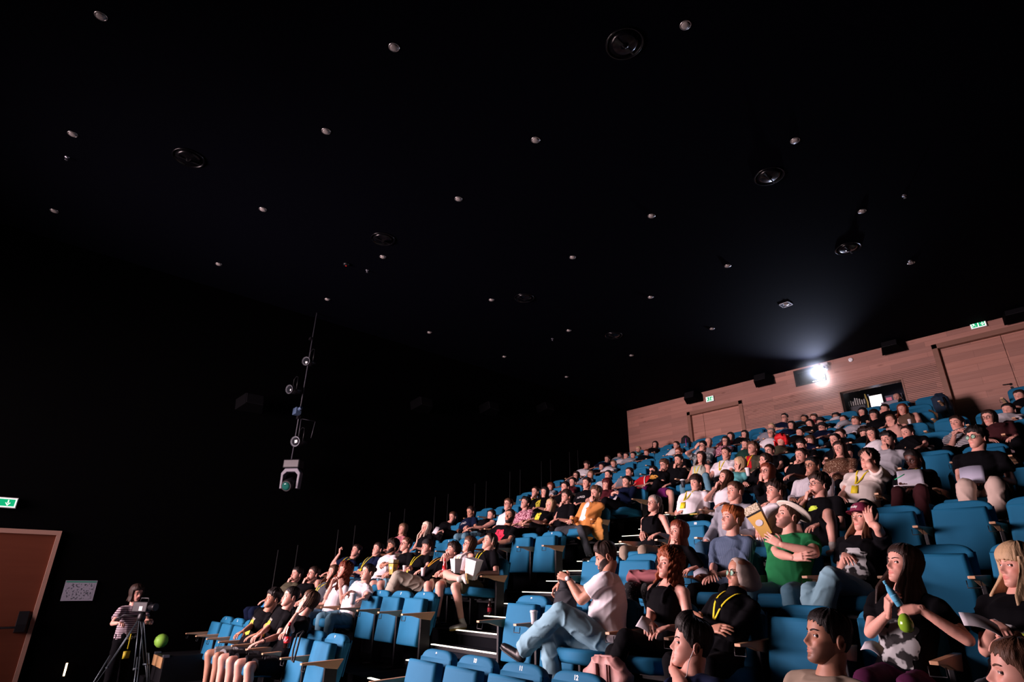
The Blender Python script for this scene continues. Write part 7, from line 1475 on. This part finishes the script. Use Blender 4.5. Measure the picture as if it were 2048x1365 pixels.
            if 'owl' in x_:
                for s in (1, -1):
                    for rr, mt in ((.034, mat('print_lime', (.45, .62, .05), .7)), (.016, mat('print_black', (.005, .005, .006), .7))):
                        q = decal(bv, Pv+up*sp*.52+lat*s*.055+fw*(.001), lat, up, fw, rr*2, rr*2, 1, -3, 10); q = (q[0]+fw*(.0015 if rr > .02 else .003), q[1], q[2]); mobj('printed_eye', q, mt, top_o, base)
        elif x_ == 'watch':
            s = 1; x, y, z = hands_w[s][1:]; w_ = el[s] + (wr[s]-el[s])*.93; d_ = vn(wr[s]-el[s])
            a = np.linspace(0, 2*math.pi, 18); q = vn(np.cross(d_, A(0, 0, 1))); p = np.cross(q, d_)
            o = mobj('watch_strap', tube([w_ + q*math.cos(t)*.030*thick + p*math.sin(t)*.027*thick for t in a], [(.009, .003)]*18, ref=d_, n=8, r0=False, r1=False), mat('strap_black', (.01, .01, .012), .5), root, base)
            if pid != 2:
                n_ = vn(A(.35, -1, .3) - d_*np.dot(A(.35, -1, .3), d_)); c_ = w_+n_*.026*thick
                mobj('watch_face', tube([c_, c_+n_*.010], [.020, .019], n=20, r0=False, r1=False), mat('watch_white', (.75, .75, .78), .3), o, base)
        elif x_ == 'strap': mobj('bag_strap', ribbon(bv, [Nk-lat*.03+fw*.08-up*.03, Pv+up*.2+lat*.14+fw*.08], fw, .022, .006, 9), mat('stripe_white', (.7, .7, .7), .7), root, base)
        elif x_ == 'sideline' and lod: mobj('piping', ribbon(bv, [shoulders[1]+fw*.05, Pv+up*.12+lat*.12+fw*.1], vn(fw+lat*.3), .006, .004), mat('stripe_white', (.7, .7, .7), .7), top_o, base)
        elif x_ == 'earphones':
            for s in (1,): mobj('earphone_cord', tube([hf(-s*.082, 0, -.02), hf(-s*.08, .02, -.08), Nk+lat*s*.06+fw*.09-up*.03, Nk+lat*.02+fw*.135-up*.11], .0022, n=6), M_WHITE, root, base)
        elif x_ == 'bralette':
            for s in (1, -1): mobj('bralette_strap', ribbon(bvh_of(body), [Nk+lat*s*.062-up*.01+fw*.03, R_[5][0]+fw*.12+lat*s*.055+up*.04], vn(fw+up*.4), .006, .003), mat('bra_grey', (.2, .21, .25), .7), root, base)
    # socks of two people whose ankles show
    if pid in (114, 116):
        s = 1 if pid == 114 else -1; d_ = vn(kn[s]-an[s]); sk_ = striped('green_striped_sock', (.55, .5, .42), (.02, .25, .06), 9, 'Z', .45) if pid == 114 else cloth('white')
        mobj('sock', tube([an[s]-d_*.01, an[s]+d_*.13], [.044, .050], n=16, r1=False), sk_, root, base)
    return dict(w=wr, h=hands_w, P=Pv, lat=lat, fw=fw, up=up, kn=kn, an=an, H=H, F=F, U=U, R=Rr, zf=zf)
def lensmat():
    m = mat('green_lens_reflection', (.35, .75, .55), .06, spec=.8); m.node_tree.nodes['Principled BSDF'].inputs['Alpha'].default_value = .38; return m  # green reflections on the glasses, put into the lens colour
INFO = {}
for q in PEOPLE:
    if q[0] == 87: INFO[87] = person(*q, zf=ZF(10)+.05, ye=14.55); continue
    INFO[q[0]] = person(*q)
# ---------------------------------------------------------------- things people hold, wear loose or left lying
PR={
'pop11':(-8.581,5.038,1.870),
'cup12':(-8.185,5.008,1.852),
'cup13':(-7.620,4.978,1.806),
'bot14':(-7.282,5.118,1.868),
'pop15':(-6.924,5.058,1.902),
'pop16':(-6.485,5.018,1.865),
'cup8':(-7.471,3.834,1.463),
'cola3':(-7.089,2.890,1.097),
'strap':(-6.762,2.930,1.112),
'paper19':(-10.842,7.346,2.687),
'phone20':(-9.936,7.346,2.641),
'jacket27':(-6.337,7.466,2.540),
'paper34':(-6.871,8.490,3.054),
'book104':(-4.660,7.346,2.577),
'bag104':(-4.420,7.406,2.531),
'pop101':(-3.041,6.202,2.296),
'coat110':(-3.555,5.058,1.862),
'book111':(-3.066,4.978,1.778),
'paper114':(-2.899,3.874,1.411),
'bot119':(-1.219,3.914,1.651),
'ball119':(-1.176,3.874,1.504),
'paper119':(-1.313,3.714,1.383),
'paper121':(-0.835,3.834,1.519),
'book125':(-1.874,7.326,2.673),
'paper126':(-1.330,7.346,2.727),
'paper128':(-1.450,9.674,3.400),
'paper129':(-1.210,9.634,3.304),
'cup93':(-2.125,9.694,3.446),
'cup107':(-6.042,9.534,3.400),
'bowl66':(-4.237,8.490,3.261),
'cup88':(-2.804,11.872,4.377),
'bottlestep':(-6.526,5.354,1.278),
'bag':(-3.152,3.714,1.089),
'cup9':(-4.184,3.954,1.396),
'pack1':(-2.809,14.610,5.199),
'pack2':(-9.054,14.660,5.430),
'laptop':(-3.813,14.890,5.384),
'held116':(-3.952,4.064,1.758),
'blue4':(-10.377,3.814,1.289),
'snk4':(-10.024,3.564,1.065),
'camop':(-11.250,2.056,1.466),
'camb':(-10.750,2.111,1.236),
}

def place(me_parts, name, loc, label, cat, R_=None, group=None):
    """me_parts: list of (part name, mesh, material list, children)"""
    t = empty(name, loc); tagk(t, label, cat, group)
    if R_ is not None: t.rotation_euler = R_
    def rec(ps, par):
        for p in ps:
            for m in p[2]: p[1].materials.append(m)
            o = link(p[0], p[1], par)
            if len(p) > 3: rec(p[3], o)
    rec(me_parts, t); return t
def bmm(f, smooth=False):
    b = BM(); f(b); me = bpy.data.meshes.new('m'); b.b.to_mesh(me); b.b.free()
    if smooth:
        for p in me.polygons: p.use_smooth = True
    return me
def taperbox(b, w0, d0, w1, d1, z0, z1, bev=.003, mat=0):
    v = [b.b.verts.new(p) for p in ((-w0, -d0, z0), (w0, -d0, z0), (w0, d0, z0), (-w0, d0, z0), (-w1, -d1, z1), (w1, -d1, z1), (w1, d1, z1), (-w1, d1, z1))]
    fs = [b.b.faces.new([v[i] for i in f]) for f in ((3, 2, 1, 0), (4, 5, 6, 7), (0, 1, 5, 4), (1, 2, 6, 5), (2, 3, 7, 6), (3, 0, 4, 7))]
    for f in fs: f.material_index = mat
def popcorn_box(loc, rot, s, label, col, full=True, emblem=True):
    yb = mat('box_'+col, {'yellow': (.68, .42, .10), 'white': (.66, .63, .65)}[col], .6)
    parts = [('carton', bmm(lambda b: taperbox(b, .045*s, .04*s, .065*s, .06*s, -.11*s, .075*s)), [yb])]
    ch = []
    if col == 'yellow':
        ch.append(('black_band', bmm(lambda b: taperbox(b, .0655*s, .0605*s, .0672*s, .0622*s, .073*s, .088*s)), [mat('band_black', (.01, .01, .012), .5)]))
        if emblem:
            ch.append(('oval_emblem', bmm(lambda b: b.lathe([(.026*s, 0), (.026*s, .0015)], 24, M=Matrix.Translation((0, -.0545*s, 0)) @ Matrix.Rotation(math.radians(96), 4, 'X') @ Matrix.Diagonal((1.2, 1, 1, 1)))), [mat('emblem_white', (.7, .7, .74), .5)]))
            ch.append(('oval_emblem', bmm(lambda b: b.lathe([(.022*s, 0), (.022*s, .0015)], 24, M=Matrix.Translation((.0575*s, 0, 0)) @ Matrix.Rotation(math.radians(84), 4, 'Y') @ Matrix.Diagonal((1, 1.2, 1, 1)))), [mat('emblem_grey', (.3, .3, .32), .5)]))
        pm = patterned('popcorn_print', (.30, .24, .12), (.68, .62, .48), 75, .44, kind='v')
        ch.append(('popcorn_print', bmm(lambda b: taperbox(b, .0668*s, .0618*s, .074*s, .069*s, .088*s, .15*s)), [pm]))
        t = place([parts[0]+(ch,)], 'popcorn_box', loc, label, 'popcorn box', rot, 'popcorn boxes')
    else:
        ch.append(('carton_rim', bmm(lambda b: taperbox(b, .0655*s, .0605*s, .067*s, .062*s, .066*s, .076*s)), [mat('rim_white', (.72, .70, .72), .5)]))
        t = place([parts[0]+(ch,)], 'popcorn_box', loc, label, 'popcorn box', rot, 'popcorn boxes')
    return t
popcorn_box(PR['pop11'], (0, 0, .2), .85, 'yellow popcorn box held by the bearded man with dark curls', 'yellow')
popcorn_box(PR['pop101'], (.05, -.42, .25), 1.25, 'large tilted yellow popcorn box with white oval emblem beside the brimmed hat', 'yellow')
popcorn_box(PR['pop15'], (0, 0, -.1), 1.0, 'white popcorn box of the person in round glasses', 'white')
popcorn_box(PR['pop16'], (.1, .25, .3), 1.35, 'larger white popcorn box held by the young man with the crossed sneaker', 'white')
def cup(loc, label, s=1, body=(.62, .60, .62), lid=None):
    ch = []
    t = place([('cup_body', bmm(lambda b: b.lathe([(.026*s, -.06*s), (.030*s, -.02*s), (.037*s, .05*s), (.039*s, .053*s), (.036*s, .055*s), (.030*s, .045*s)], 22)), [mat('cup_%.2f' % body[0], body, .5)])], 'paper_cup', loc, label, 'cup', None, 'paper cups')
    me = bmm(lambda b: b.lathe([(.041*s, .046*s), (.041*s, .058*s), (.036*s, .066*s), (.02*s, .068*s)], 22)); me.materials.append(mat('lid_white', lid or (.7, .7, .72), .4)); link('lid', me, t)
    return t
cup(PR['cup12'], 'white lidded cup on the knee of the man in the red printed tee', .8)
cup(PR['cup13'], 'white paper cup in the lap of the boy with the backwards cap', .9)
cup(PR['cup8'], 'tall white cup in the hand of the woman in the white tee and jeans', 1.1)
cup(PR['cup93'], 'white lidded cup beside the woman propping her chin on her fist', 1.1, (.03, .03, .035))
cup(PR['cup107'], 'dark cup with white lid held low behind the purple shorts', 1.2, (.02, .022, .03))
cup(PR['cup88'], 'small white cup in the outstretched hand of the auburn haired woman', .8)
cup(PR['bowl66'], 'wide white paper tub beside the blonde woman in teal', 1.0)
cup(PR['cup9'], 'white cup standing on the armrest next to the folded seat nine', .9)
def bottle(loc, rot, label, liquid, lab, cap, s=1, squiggle=False):
    t = place([('bottle_body', bmm(lambda b: b.lathe([(.028*s, -.10*s), (.031*s, -.09*s), (.031*s, -.03*s), (.028*s, -.01*s), (.031*s, .02*s), (.026*s, .05*s), (.013*s, .085*s), (.011*s, .10*s)], 24), True), [mat('liquid_%.2f_%.2f' % liquid[:2], liquid, .12, spec=.7)])], 'drink_bottle', loc, label, 'bottle', rot, 'drink bottles')
    me = bmm(lambda b: b.lathe([(.0315*s, -.055*s), (.0325*s, -.050*s), (.0325*s, -.005*s), (.0315*s, .002*s)], 24)); me.materials.append(mat('label_%.2f_%.2f' % lab[:2], lab, .5)); lo = link('label_band', me, t)
    me = bmm(lambda b: b.lathe([(.0135*s, .098*s), (.0145*s, .10*s), (.0145*s, .122*s), (.012*s, .125*s)], 16)); me.materials.append(mat('cap_%.2f_%.2f' % cap[:2], cap, .4)); link('bottle_cap', me, t)
    if squiggle:
        me = bmm(lambda b: b.tube([(s*.0335*math.sin(a), -s*.0335*math.cos(a), s*(-.028+.012*math.sin(a*5+1))) for a in [x*.16-1.1 for x in range(16)]], .0022*s, 6)); me.materials.append(mat('swirl_white', (.75, .75, .75), .5)); link('white_swirl', me, lo)
    return t
bottle(PR['cola3'], None, 'cola bottle with red label and red cap on the armrest beside the resting teenager', (.012, .004, .003), (.6, .01, .02), (.6, .01, .02), 1.15, True)
bottle(PR['bot14'], (.1, .15, 0), 'red labelled drink bottle against the chest of the boy pressing his hands to his lips', (.35, .02, .02), (.6, .01, .03), (.6, .01, .02), 1.0, True)
bottle((PR['bottlestep'][0], PR['bottlestep'][1], ZF(2)+.4295/3+.10), None, 'small bottle with white cap and red label standing on an aisle step', (.05, .02, .02), (.5, .02, .05), (.7, .7, .7), .9, False)
bottle(PR['bot119'], (.25, -.35, .1), 'slim blue bottle held upright by the long haired woman', (.10, .40, .62), (.12, .45, .68), (.10, .42, .65), .62, False)
b = BM(); b.lathe([(.008, .055), (.022, .045), (.034, .02), (.037, 0), (.032, -.025), (.018, -.038), (.004, -.04)], 24)
tagk(b.obj('green_flask', mat('flask_green', (.22, .42, .03), .15, spec=.7), loc=PR['ball119'], smooth=True), 'round green flask hanging below the slim blue bottle', 'flask')
def sheet(name, loc, rot, w_, h_, label, col, cat='paper', curl=.02, thick=.003):
    def f(b):
        n = 8; T_ = []; B_ = []
        for i in range(n+1):
            for j in range(2):
                x = (i/n-.5)*w_; y = (j-.5)*h_; z = curl*math.sin(i/n*math.pi)
                T_.append(b.b.verts.new((x, y, z+thick))); B_.append(b.b.verts.new((x, y, z)))
        for i in range(n):
            a = i*2; b.b.faces.new([T_[a], T_[a+2], T_[a+3], T_[a+1]]); b.b.faces.new([B_[a], B_[a+1], B_[a+3], B_[a+2]])
            b.b.faces.new([T_[a], B_[a], B_[a+2], T_[a+2]]); b.b.faces.new([T_[a+1], T_[a+3], B_[a+3], B_[a+1]])
        b.b.faces.new([T_[0], T_[1], B_[1], B_[0]]); b.b.faces.new([T_[-1], T_[-2], B_[-2], B_[-1]])
    me = bmm(f, True); me.materials.append(mat('paper_%.2f_%.2f_%.2f' % col, col, .7)); o = link(name, me, None, loc); o.rotation_euler = rot; return tagk(o, label, cat)
PWH = (.66, .65, .70)
sheet('paper_sheet', PR['paper19'], (1.0, .2, .3), .12, .17, 'folded white sheet in the hands of the reader with tied brown hair', PWH)
sheet('paper_sheet', PR['paper34'], (.9, -.3, -.3), .22, .20, 'white sheet on the raised knee in front of the maroon top', PWH)
sheet('paper_sheet', PR['paper114'], (.45, .45, .5), .10, .16, 'folded white sheet in the hand of the curly redhead', PWH, curl=.01)
sheet('paper_sheet', PR['paper119'], (.25, .3, .2), .09, .13, 'white printed leaflet lying on a plum coloured thigh', PWH)
sheet('paper_sheet', PR['paper121'], (.5, .35, .5), .16, .12, 'small white leaflet by the hand of the blonde woman with bangs', PWH)
sheet('paper_sheet', PR['paper126'], (1.15, 0, -.12), .21, .20, 'bluish paper sheet propped on the lap of the person in green glinting glasses', (.36, .37, .48))
sheet('paper_sheet', PR['paper128'], (1.2, .2, -.1), .10, .14, 'small pale leaflet in front of the dark maroon top', (.45, .44, .50))
sheet('paper_sheet', PR['paper129'], (.9, .2, .2), .16, .14, 'pinkish leaflet at the right edge of the picture', (.55, .40, .42))
sheet('booklet', PR['book111'], (.3, -.2, .5), .13, .15, 'folded programme in the hands of the redhead in the striped shirt', (.42, .43, .50), 'booklet', thick=.008)
sheet('booklet', PR['book104'], (.35, -.1, .25), .28, .20, 'dark green booklet under the hand of the young man in the white tee', (.01, .14, .02), 'booklet', curl=.0, thick=.012)
t = empty('notebook', PR['book125'], .1); tagk(t, 'open white notebook on the lap of the woman who is writing', 'notebook')
o = sheet('page', (0, 0, 0), (0, 0, 0), .28, .20, '', PWH, 'x', 0, .014); del o['category']; o.parent = t
o = sheet('page', (0, .08, .10), (1.1, 0, 0), .24, .20, '', (.50, .50, .58), 'x', .01, .003); del o['category']; o.parent = t
b = BM(); b.tube([(0, 0, 0), (.10, .02, .05)], .005, 8); tagk(b.obj('green_pen', mat('pen_green', (.02, .45, .2), .4), loc=(PR['book125'][0]-.12, PR['book125'][1]-.06, PR['book125'][2]+.08)), 'thin green pen over the open notebook', 'pen')
b = BM(); b.box(-.035, .035, -.07, .07, -.004, .004, bev=.003); o = b.obj('mobile_phone', mat('phone_black', (.01, .01, .012), .15, spec=.6), loc=PR['phone20']); o.rotation_euler = (.5, 0, .2); tagk(o, 'dark phone in the hands of the man in the navy tee', 'phone')
b = BM(); b.tube([(-.02, 0, .06), (-.03, -.06, .03), (-.035, -.08, -.12), (-.01, -.09, -.22), (.04, -.09, -.23), (.07, -.085, -.12), (.08, -.07, .02), (.06, -.03, .06)], [.010]*8, 8)
tagk(b.obj('bag_strap', mat('webbing_black', (.006, .006, .008), .7), loc=PR['strap']), 'black strap hanging over the folded seat beside the cola bottle', 'strap')
# soft things: built as blobs of cloth with folds
def soft(name, parts, label, cat, mt, amp=.010, vox=.010, seed=1, fr=30, children=()):
    m = wrinkle(remesh(parts, vox, 2), amp, seed, fr); c = m[0].mean(0)
    if not children: o = link(name, npmesh(name, m[0]-c, [(m[1], 0), (m[2], 0)], [mt]), None, tuple(c)); return tagk(o, label, cat)
    t = empty(name, tuple(c)); tagk(t, label, cat); link(children[0], npmesh(name, m[0]-c, [(m[1], 0), (m[2], 0)], [mt]), t); return t
p = A(*PR['jacket27']); soft('hanging_jacket', [tube([p+A(0, .02, .10), p+A(-.05, 0, .02), p+A(-.02, -.03, -.10), p+A(.02, -.02, -.22)], [(.05, .03), (.11, .05), (.12, .055), (.05, .03)], n=16)], 'ochre jacket hanging over the armrest at the aisle', 'jacket', mat('cloth_ochre_jacket', (.50, .22, .05), .8), .014, seed=4)
w1, w2 = INFO[116]['w'][1], INFO[116]['w'][-1]; mid = (A(*w1)+A(*w2))/2 + A(.05, -.05, -.07) if 116 in INFO else A(0, 0, 0)
soft('held_jacket', [tube([mid+A(.0, 0, .05), mid+A(.0, 0, -.08), mid+A(-.01, .0, -.28), mid+A(-.03, 0, -.50)], [(.06, .05), (.12, .06), (.15, .06), (.15, .06)], n=18)], 'dark jacket hanging from the hands of the bearded man', 'jacket', mat('cloth_dark_jacket', (.006, .008, .013), .8), .016, seed=5)
k = INFO[110]['kn'][1]; k2 = INFO[110]['kn'][-1]; soft('folded_coat', [tube([(A(*k2)+A(*INFO[110]['P']))/2+A(-.12, -.06, .12), (A(*k)+A(*INFO[110]['P']))/2+A(.14, -.06, .12)], [(.11, .055), (.11, .055)], ref=(0, 1, 0), n=16)], 'dusty pink coat folded on the lap of the auburn haired woman', 'coat', mat('cloth_dusty_pink', (.20, .06, .07), .85), .014, seed=6)
p = A(*PR['bag104']); soft('white_bag', [tube([p+A(-.22, -.02, -.03), p+A(0, 0, -.01), p+A(.20, .0, .02)], [(.09, .03), (.12, .04), (.08, .045)], ref=(0, 1, 0), n=14)], 'crumpled white bag on the lap behind seat ten', 'bag', mat('cloth_white_bag', (.60, .58, .60), .7), .018, seed=7)
b = BM(); b.box(-.06, .06, -.03, .03, -.008, .008); o = b.obj('yellow_booklet', mat('booklet_yellow', (.62, .40, .06), .6), loc=(p[0]-.09, p[1]-.08, p[2]+.045)); tagk(o, 'small yellow booklet on the crumpled white bag', 'booklet')
p = A(*PR['blue4']); soft('blue_jacket', [tube([p+A(.05, .1, .16), p+A(0, 0, 0), p+A(-.05, -.12, -.16)], [(.08, .05), (.10, .06), (.06, .05)], n=14)], 'bright blue jacket draped over knees at the far left', 'jacket', mat('cloth_bright_blue', (.01, .16, .36), .8), .014, seed=8)
p = A(*PR['bag']); Bx = tube([p+A(-.15, 0, -.05), p+A(-.07, 0, 0), p+A(.08, 0, 0), p+A(.16, 0, -.04)], [(.07, .07), (.07, .11), (.07, .11), (.065, .07)], ref=(0, 1, 0), n=18, expo=.7)
t = soft('shoulder_bag', [Bx], 'dusty pink shoulder bag standing on the floor under the crossed legs', 'bag', mat('leather_pink', (.42, .22, .20), .55), .008, .010, 9, 26, ('bag_body',))
me = bmm(lambda b: (b.box(-.05, -.03, -.09, -.07, -.11, .07, bev=.003), b.box(.05, .07, -.09, -.07, -.11, .07, bev=.003))); me.materials.append(mat('leather_pink_dark', (.30, .15, .14), .5)); link('closing_strap', me, t)
me = bmm(lambda b: b.tube([(-.14, 0, .03), (-.09, -.02, .11), (.07, -.03, .12), (.15, 0, .04)], .010, 8)); me.materials.append(mat('leather_pink_dark', (.3, .15, .14))); link('carry_strap', me, t)
def backpack(key, label, body, strap, s=1):
    p = A(*PR[key]); t = soft('backpack', [tube([p+A(0, 0, -.25)*s, p, p+A(0, 0, .18)*s, p+A(0, .02, .24)*s], [(.17*s, .10*s), (.18*s, .12*s), (.15*s, .10*s), (.08*s, .06*s)], n=18, expo=.8)], label, 'backpack', body, .008, .014, 3, 20, ('backpack_body',))
    me = bmm(lambda b: (b.tube([(.08*s, -.10*s, .2*s), (.10*s, -.16*s, .05*s), (.09*s, -.13*s, -.15*s)], .014*s, 8),)); me.materials.append(strap); link('shoulder_strap', me, t)
    me = bmm(lambda b: b.tube([(-.03, 0, .22*s), (-.02, 0, .28*s), (.03, 0, .28*s), (.04, 0, .22*s)], .010, 8)); me.materials.append(M_BLKM); link('carry_loop', me, t)
backpack('pack1', 'dark backpack propped at the top row beside the wooden door', mat('pack_dark', (.006, .02, .045), .8), M_BLKM, 1.1)
backpack('pack2', 'black backpack with a pink strap against the rear wall', mat('pack_black', (.008, .008, .010), .8), mat('strap_pink', (.40, .08, .30), .6), .85)
t = empty('laptop', A(*PR['laptop'])+A(.02, -.02, .10), math.pi*.95); tagk(t, 'grey laptop with its lid up in front of the bald bearded man', 'laptop')
me = bmm(lambda b: b.box(-.18, .18, -.24, 0, -.13, -.115, bev=.003)); me.materials.append(mat('laptop_grey', (.13, .13, .17), .4)); link('keyboard_base', me, t)
me = bmm(lambda b: b.box(-.18, .18, 0, .010, -.12, .12, bev=.003, M=Matrix.Rotation(-.25, 4, 'X'))); me.materials.append(mat('laptop_grey', (.13, .13, .17), .4)); link('laptop_lid', me, t)
b = BM(); b.box(-.9, .9, -.3, .3, -.04, 0, bev=.005); b.box(-.88, -.82, -.28, .28, -(PR['laptop'][2]-.035-ZF(10)), -.04); b.box(.82, .88, -.28, .28, -(PR['laptop'][2]-.035-ZF(10)), -.04)
tagk(b.obj('control_desk', M_BLKM, loc=(-3.75, 15.05, PR['laptop'][2]-.035)), 'black control desk below the booth window', 'desk')
# ---- camera operator with a camera on a tripod
def operator():
    H = A(*PR['camop']); root = empty('person', (H[0], H[1], 0)); base = A(H[0], H[1], 0); tagk(root, 'camera operator in a pale striped tee standing behind a tripod', 'person')
    F = vn(A(.75, .35, -.12)); Rr = vn(np.cross(F, A(0, 0, 1))); U = np.cross(Rr, F); HM = np.stack([Rr, F, U]); toW = lambda v: H + .95*(v @ HM); lat = -Rr
    N = H - A(0, 0, .17); P_ = A(H[0]-.02, H[1], .86); Sh = N - A(0, 0, .07); fw = vn(A(F[0], F[1], 0)); cb = A(*PR['camb'])
    B_ = [tube([Sh, N, H-A(0, 0, .04)], [.07, .055, .052], n=14)]; wr = {1: cb + lat*.16 - A(0, 0, .14) - fw*.08, -1: cb - lat*.26 - A(0, 0, .16) - fw*.12}; el = {}
    for s in (1, -1):
        a = Sh + lat*s*.165; el[s], wr[s] = ik(a, wr[s], .27, .25, A(-.1, s*.1, -1)+lat*s*.6); B_.append(tube([a, el[s], wr[s]], [.045, .037, .025], n=12))
    body = remesh(B_, .011, 3); VV = [body[0]]; G4 = [body[1]]; M4 = [np.zeros(len(body[1]), int)]; G3 = [body[2]]; M3 = [np.zeros(len(body[2]), int)]; off = len(body[0])
    hv, h4, hm, h3, hm3, tnt = make_head(1, 77, 'f'); t0 = off; VV.append(toW(hv)); G4.append(h4+off); M4.append(hm); G3.append(h3+off); M3.append(hm3); off += len(hv)
    for s in (1, -1):
        v, a4, a3 = hand('grip', 1); v = v.copy()*.92; x = vn(fw*.9+A(0, 0, .1)); z = A(0, 0, 1)-x*x[2]; z = vn(z); y = np.cross(z, x)
        if s == 1: v[:, 1] *= -1; a4 = a4[:, ::-1]; a3 = a3[:, ::-1]
        VV.append(wr[s] + v[:, :1]*x + v[:, 1:2]*y + v[:, 2:]*z); G4.append(a4+off); M4.append(np.zeros(len(a4), int)); G3.append(a3+off); M3.append(np.zeros(len(a3), int)); off += len(v)
    me = npmesh('body', np.concatenate(VV)-base, [(np.concatenate(G4), np.concatenate(M4)), (np.concatenate(G3), np.concatenate(M3))], skinmats('l', 'dbrown'))
    ca = me.color_attributes.new('tint', 'FLOAT_COLOR', 'POINT'); tt = np.ones((len(me.vertices), 4), np.float32); tt[t0:t0+len(tnt), :3] = tnt; ca.data.foreach_set('color', tt.ravel()); link('body', me, root)
    T_ = [tube([P_-A(0, 0, .02), P_+A(0, 0, .2), Sh-A(0, 0, .12), Sh, N-A(0, 0, .01)], [(.165, .12), (.15, .115), (.165, .115), (.14, .09), (.075, .07)], ref=lat, n=18, r1=False)]
    for s in (1, -1): a = Sh+lat*s*.165; T_.append(tube([N-A(0, 0, .04), a], [.05, .06], n=12)); T_.append(tube([a, a+(el[s]-a)*.65], [.062, .066], n=14, r1=False))
    mobj('t_shirt', wrinkle(remesh(T_, .012, 2), .004, 3), cloth('cam'), root, base)
    L_ = [tube([P_-A(0, 0, .06), P_+A(0, 0, .04)], [(.165, .12), (.16, .12)], ref=lat, n=16)]
    for s in (1, -1): L_.append(tube([P_+lat*s*.08-A(0, 0, .05), P_+lat*s*.10-A(0, 0, .42), P_+lat*s*.11-A(0, 0, .80)], [.088, .065, .05], n=14))
    mobj('trousers', wrinkle(remesh(L_, .014, 2), .004, 4), cloth('blk'), root, base)
    for s in (1, -1): q = P_+lat*s*.11; q[2] = .035; mobj('shoe', remesh([tube([q-fw*.05, q+fw*.09, q+fw*.19], [(.04, .035), (.045, .032), (.035, .025)], ref=lat, n=12), tube([q+A(0, 0, .08), q], [.04, .042], n=10)], .012, 1), mat('shoe_blk', (.01, .01, .012)), root, base)
    hr = make_hair('bob', 1, 77, 1); mobj('hair', (toW(hr[0]), hr[1], hr[2]), hairm('dbrown'), root, base)
    p = P_ + fw*.15 - lat*.02
    o = mobj('lanyard', tube([p+A(0, 0, .04), p+A(0, 0, -.05), p+A(0, 0, -.16)], [(.010, .003)]*3, ref=lat, n=6), mat('lanyard_yellow', (.72, .60, .02)), root, base)
    mobj('badge', tube([p+A(0, 0, -.19), p+A(0, 0, -.29)], [(.055, .006)]*2, ref=lat, n=4, r0=False, r1=False), mat('badge_yellow', (.40, .33, .02), .6), o, base)
operator()
cb = A(*PR['camb']); t = empty('video_camera', tuple(cb)); tagk(t, 'black video camera mounted on the tripod on the left', 'camera'); Rm = Matrix.Rotation(math.radians(-55), 4, 'Z')
def mm(f): me = bmm(f); me.transform(Rm); return me
for nme, f, mt in (('camera_body', lambda b: b.box(-.05, .05, -.16, .10, -.02, .12, bev=.012), M_BLKM), ('lens', lambda b: b.lathe([(.038, 0), (.042, .08), (.052, .10), (.052, .13)], 24, M=Matrix.Translation((0, .09, .05)) @ Matrix.Rotation(-math.pi/2, 4, 'X')), M_BLKM),
                   ('viewfinder', lambda b: b.box(-.12, -.06, -.10, .02, .05, .10, bev=.006), M_BLKM), ('top_handle', lambda b: b.tube([(0, -.08, .12), (0, -.07, .17), (0, .06, .17), (0, .07, .12)], .012, 8), M_BLKM), ('side_plate', lambda b: b.box(.051, .054, -.03, .03, .0, .06), mat('plate_white', (.5, .5, .5), .5))):
    me = mm(f); me.materials.append(mt); link(nme, me, t)
t = empty('tripod', (cb[0], cb[1], 0)); tagk(t, 'tall camera tripod with thin metal double legs on the left', 'tripod')
me = bmm(lambda b: (b.lathe([(.05, cb[2]-.14), (.06, cb[2]-.10), (.05, cb[2]-.05), (.04, cb[2]-.022)], 20),)); me.materials.append(M_BLKM); link('fluid_head', me, t)
me = bmm(lambda b: b.tube([(-.03, -.03, cb[2]-.08), (-.16, -.20, cb[2]-.06), (-.26, -.30, cb[2]-.14)], .010, 8)); me.materials.append(M_BLKM); link('pan_handle', me, t)
hz = cb[2]-.13
for a in (-2.0, .1, 2.2):
    ex = A(math.cos(a)*.52, math.sin(a)*.52, 0); sd = vn(np.cross(ex, A(0, 0, 1)))*.028; top_ = A(0, 0, hz); mid = top_*.45 + ex*.55; mid[2] = hz*.45
    me = bmm(lambda b: (b.tube([top_+ex*.06+sd, mid+sd], .007, 8), b.tube([top_+ex*.06-sd, mid-sd], .007, 8), b.tube([mid+sd*.6+A(0, 0, .15), ex+sd*.6], .007, 8), b.tube([mid-sd*.6+A(0, 0, .15), ex-sd*.6], .007, 8), b.tube([mid, ex], .006, 8), b.tube([mid+sd*1.3, mid-sd*1.3], .014, 8), b.tube([ex+sd, ex-sd], .010, 8)))
    me.materials.append(mat('tripod_steel', (.10, .13, .15), .4, metal=.6)); link('leg', me, t)
bpy.data.scenes.remove(TS)
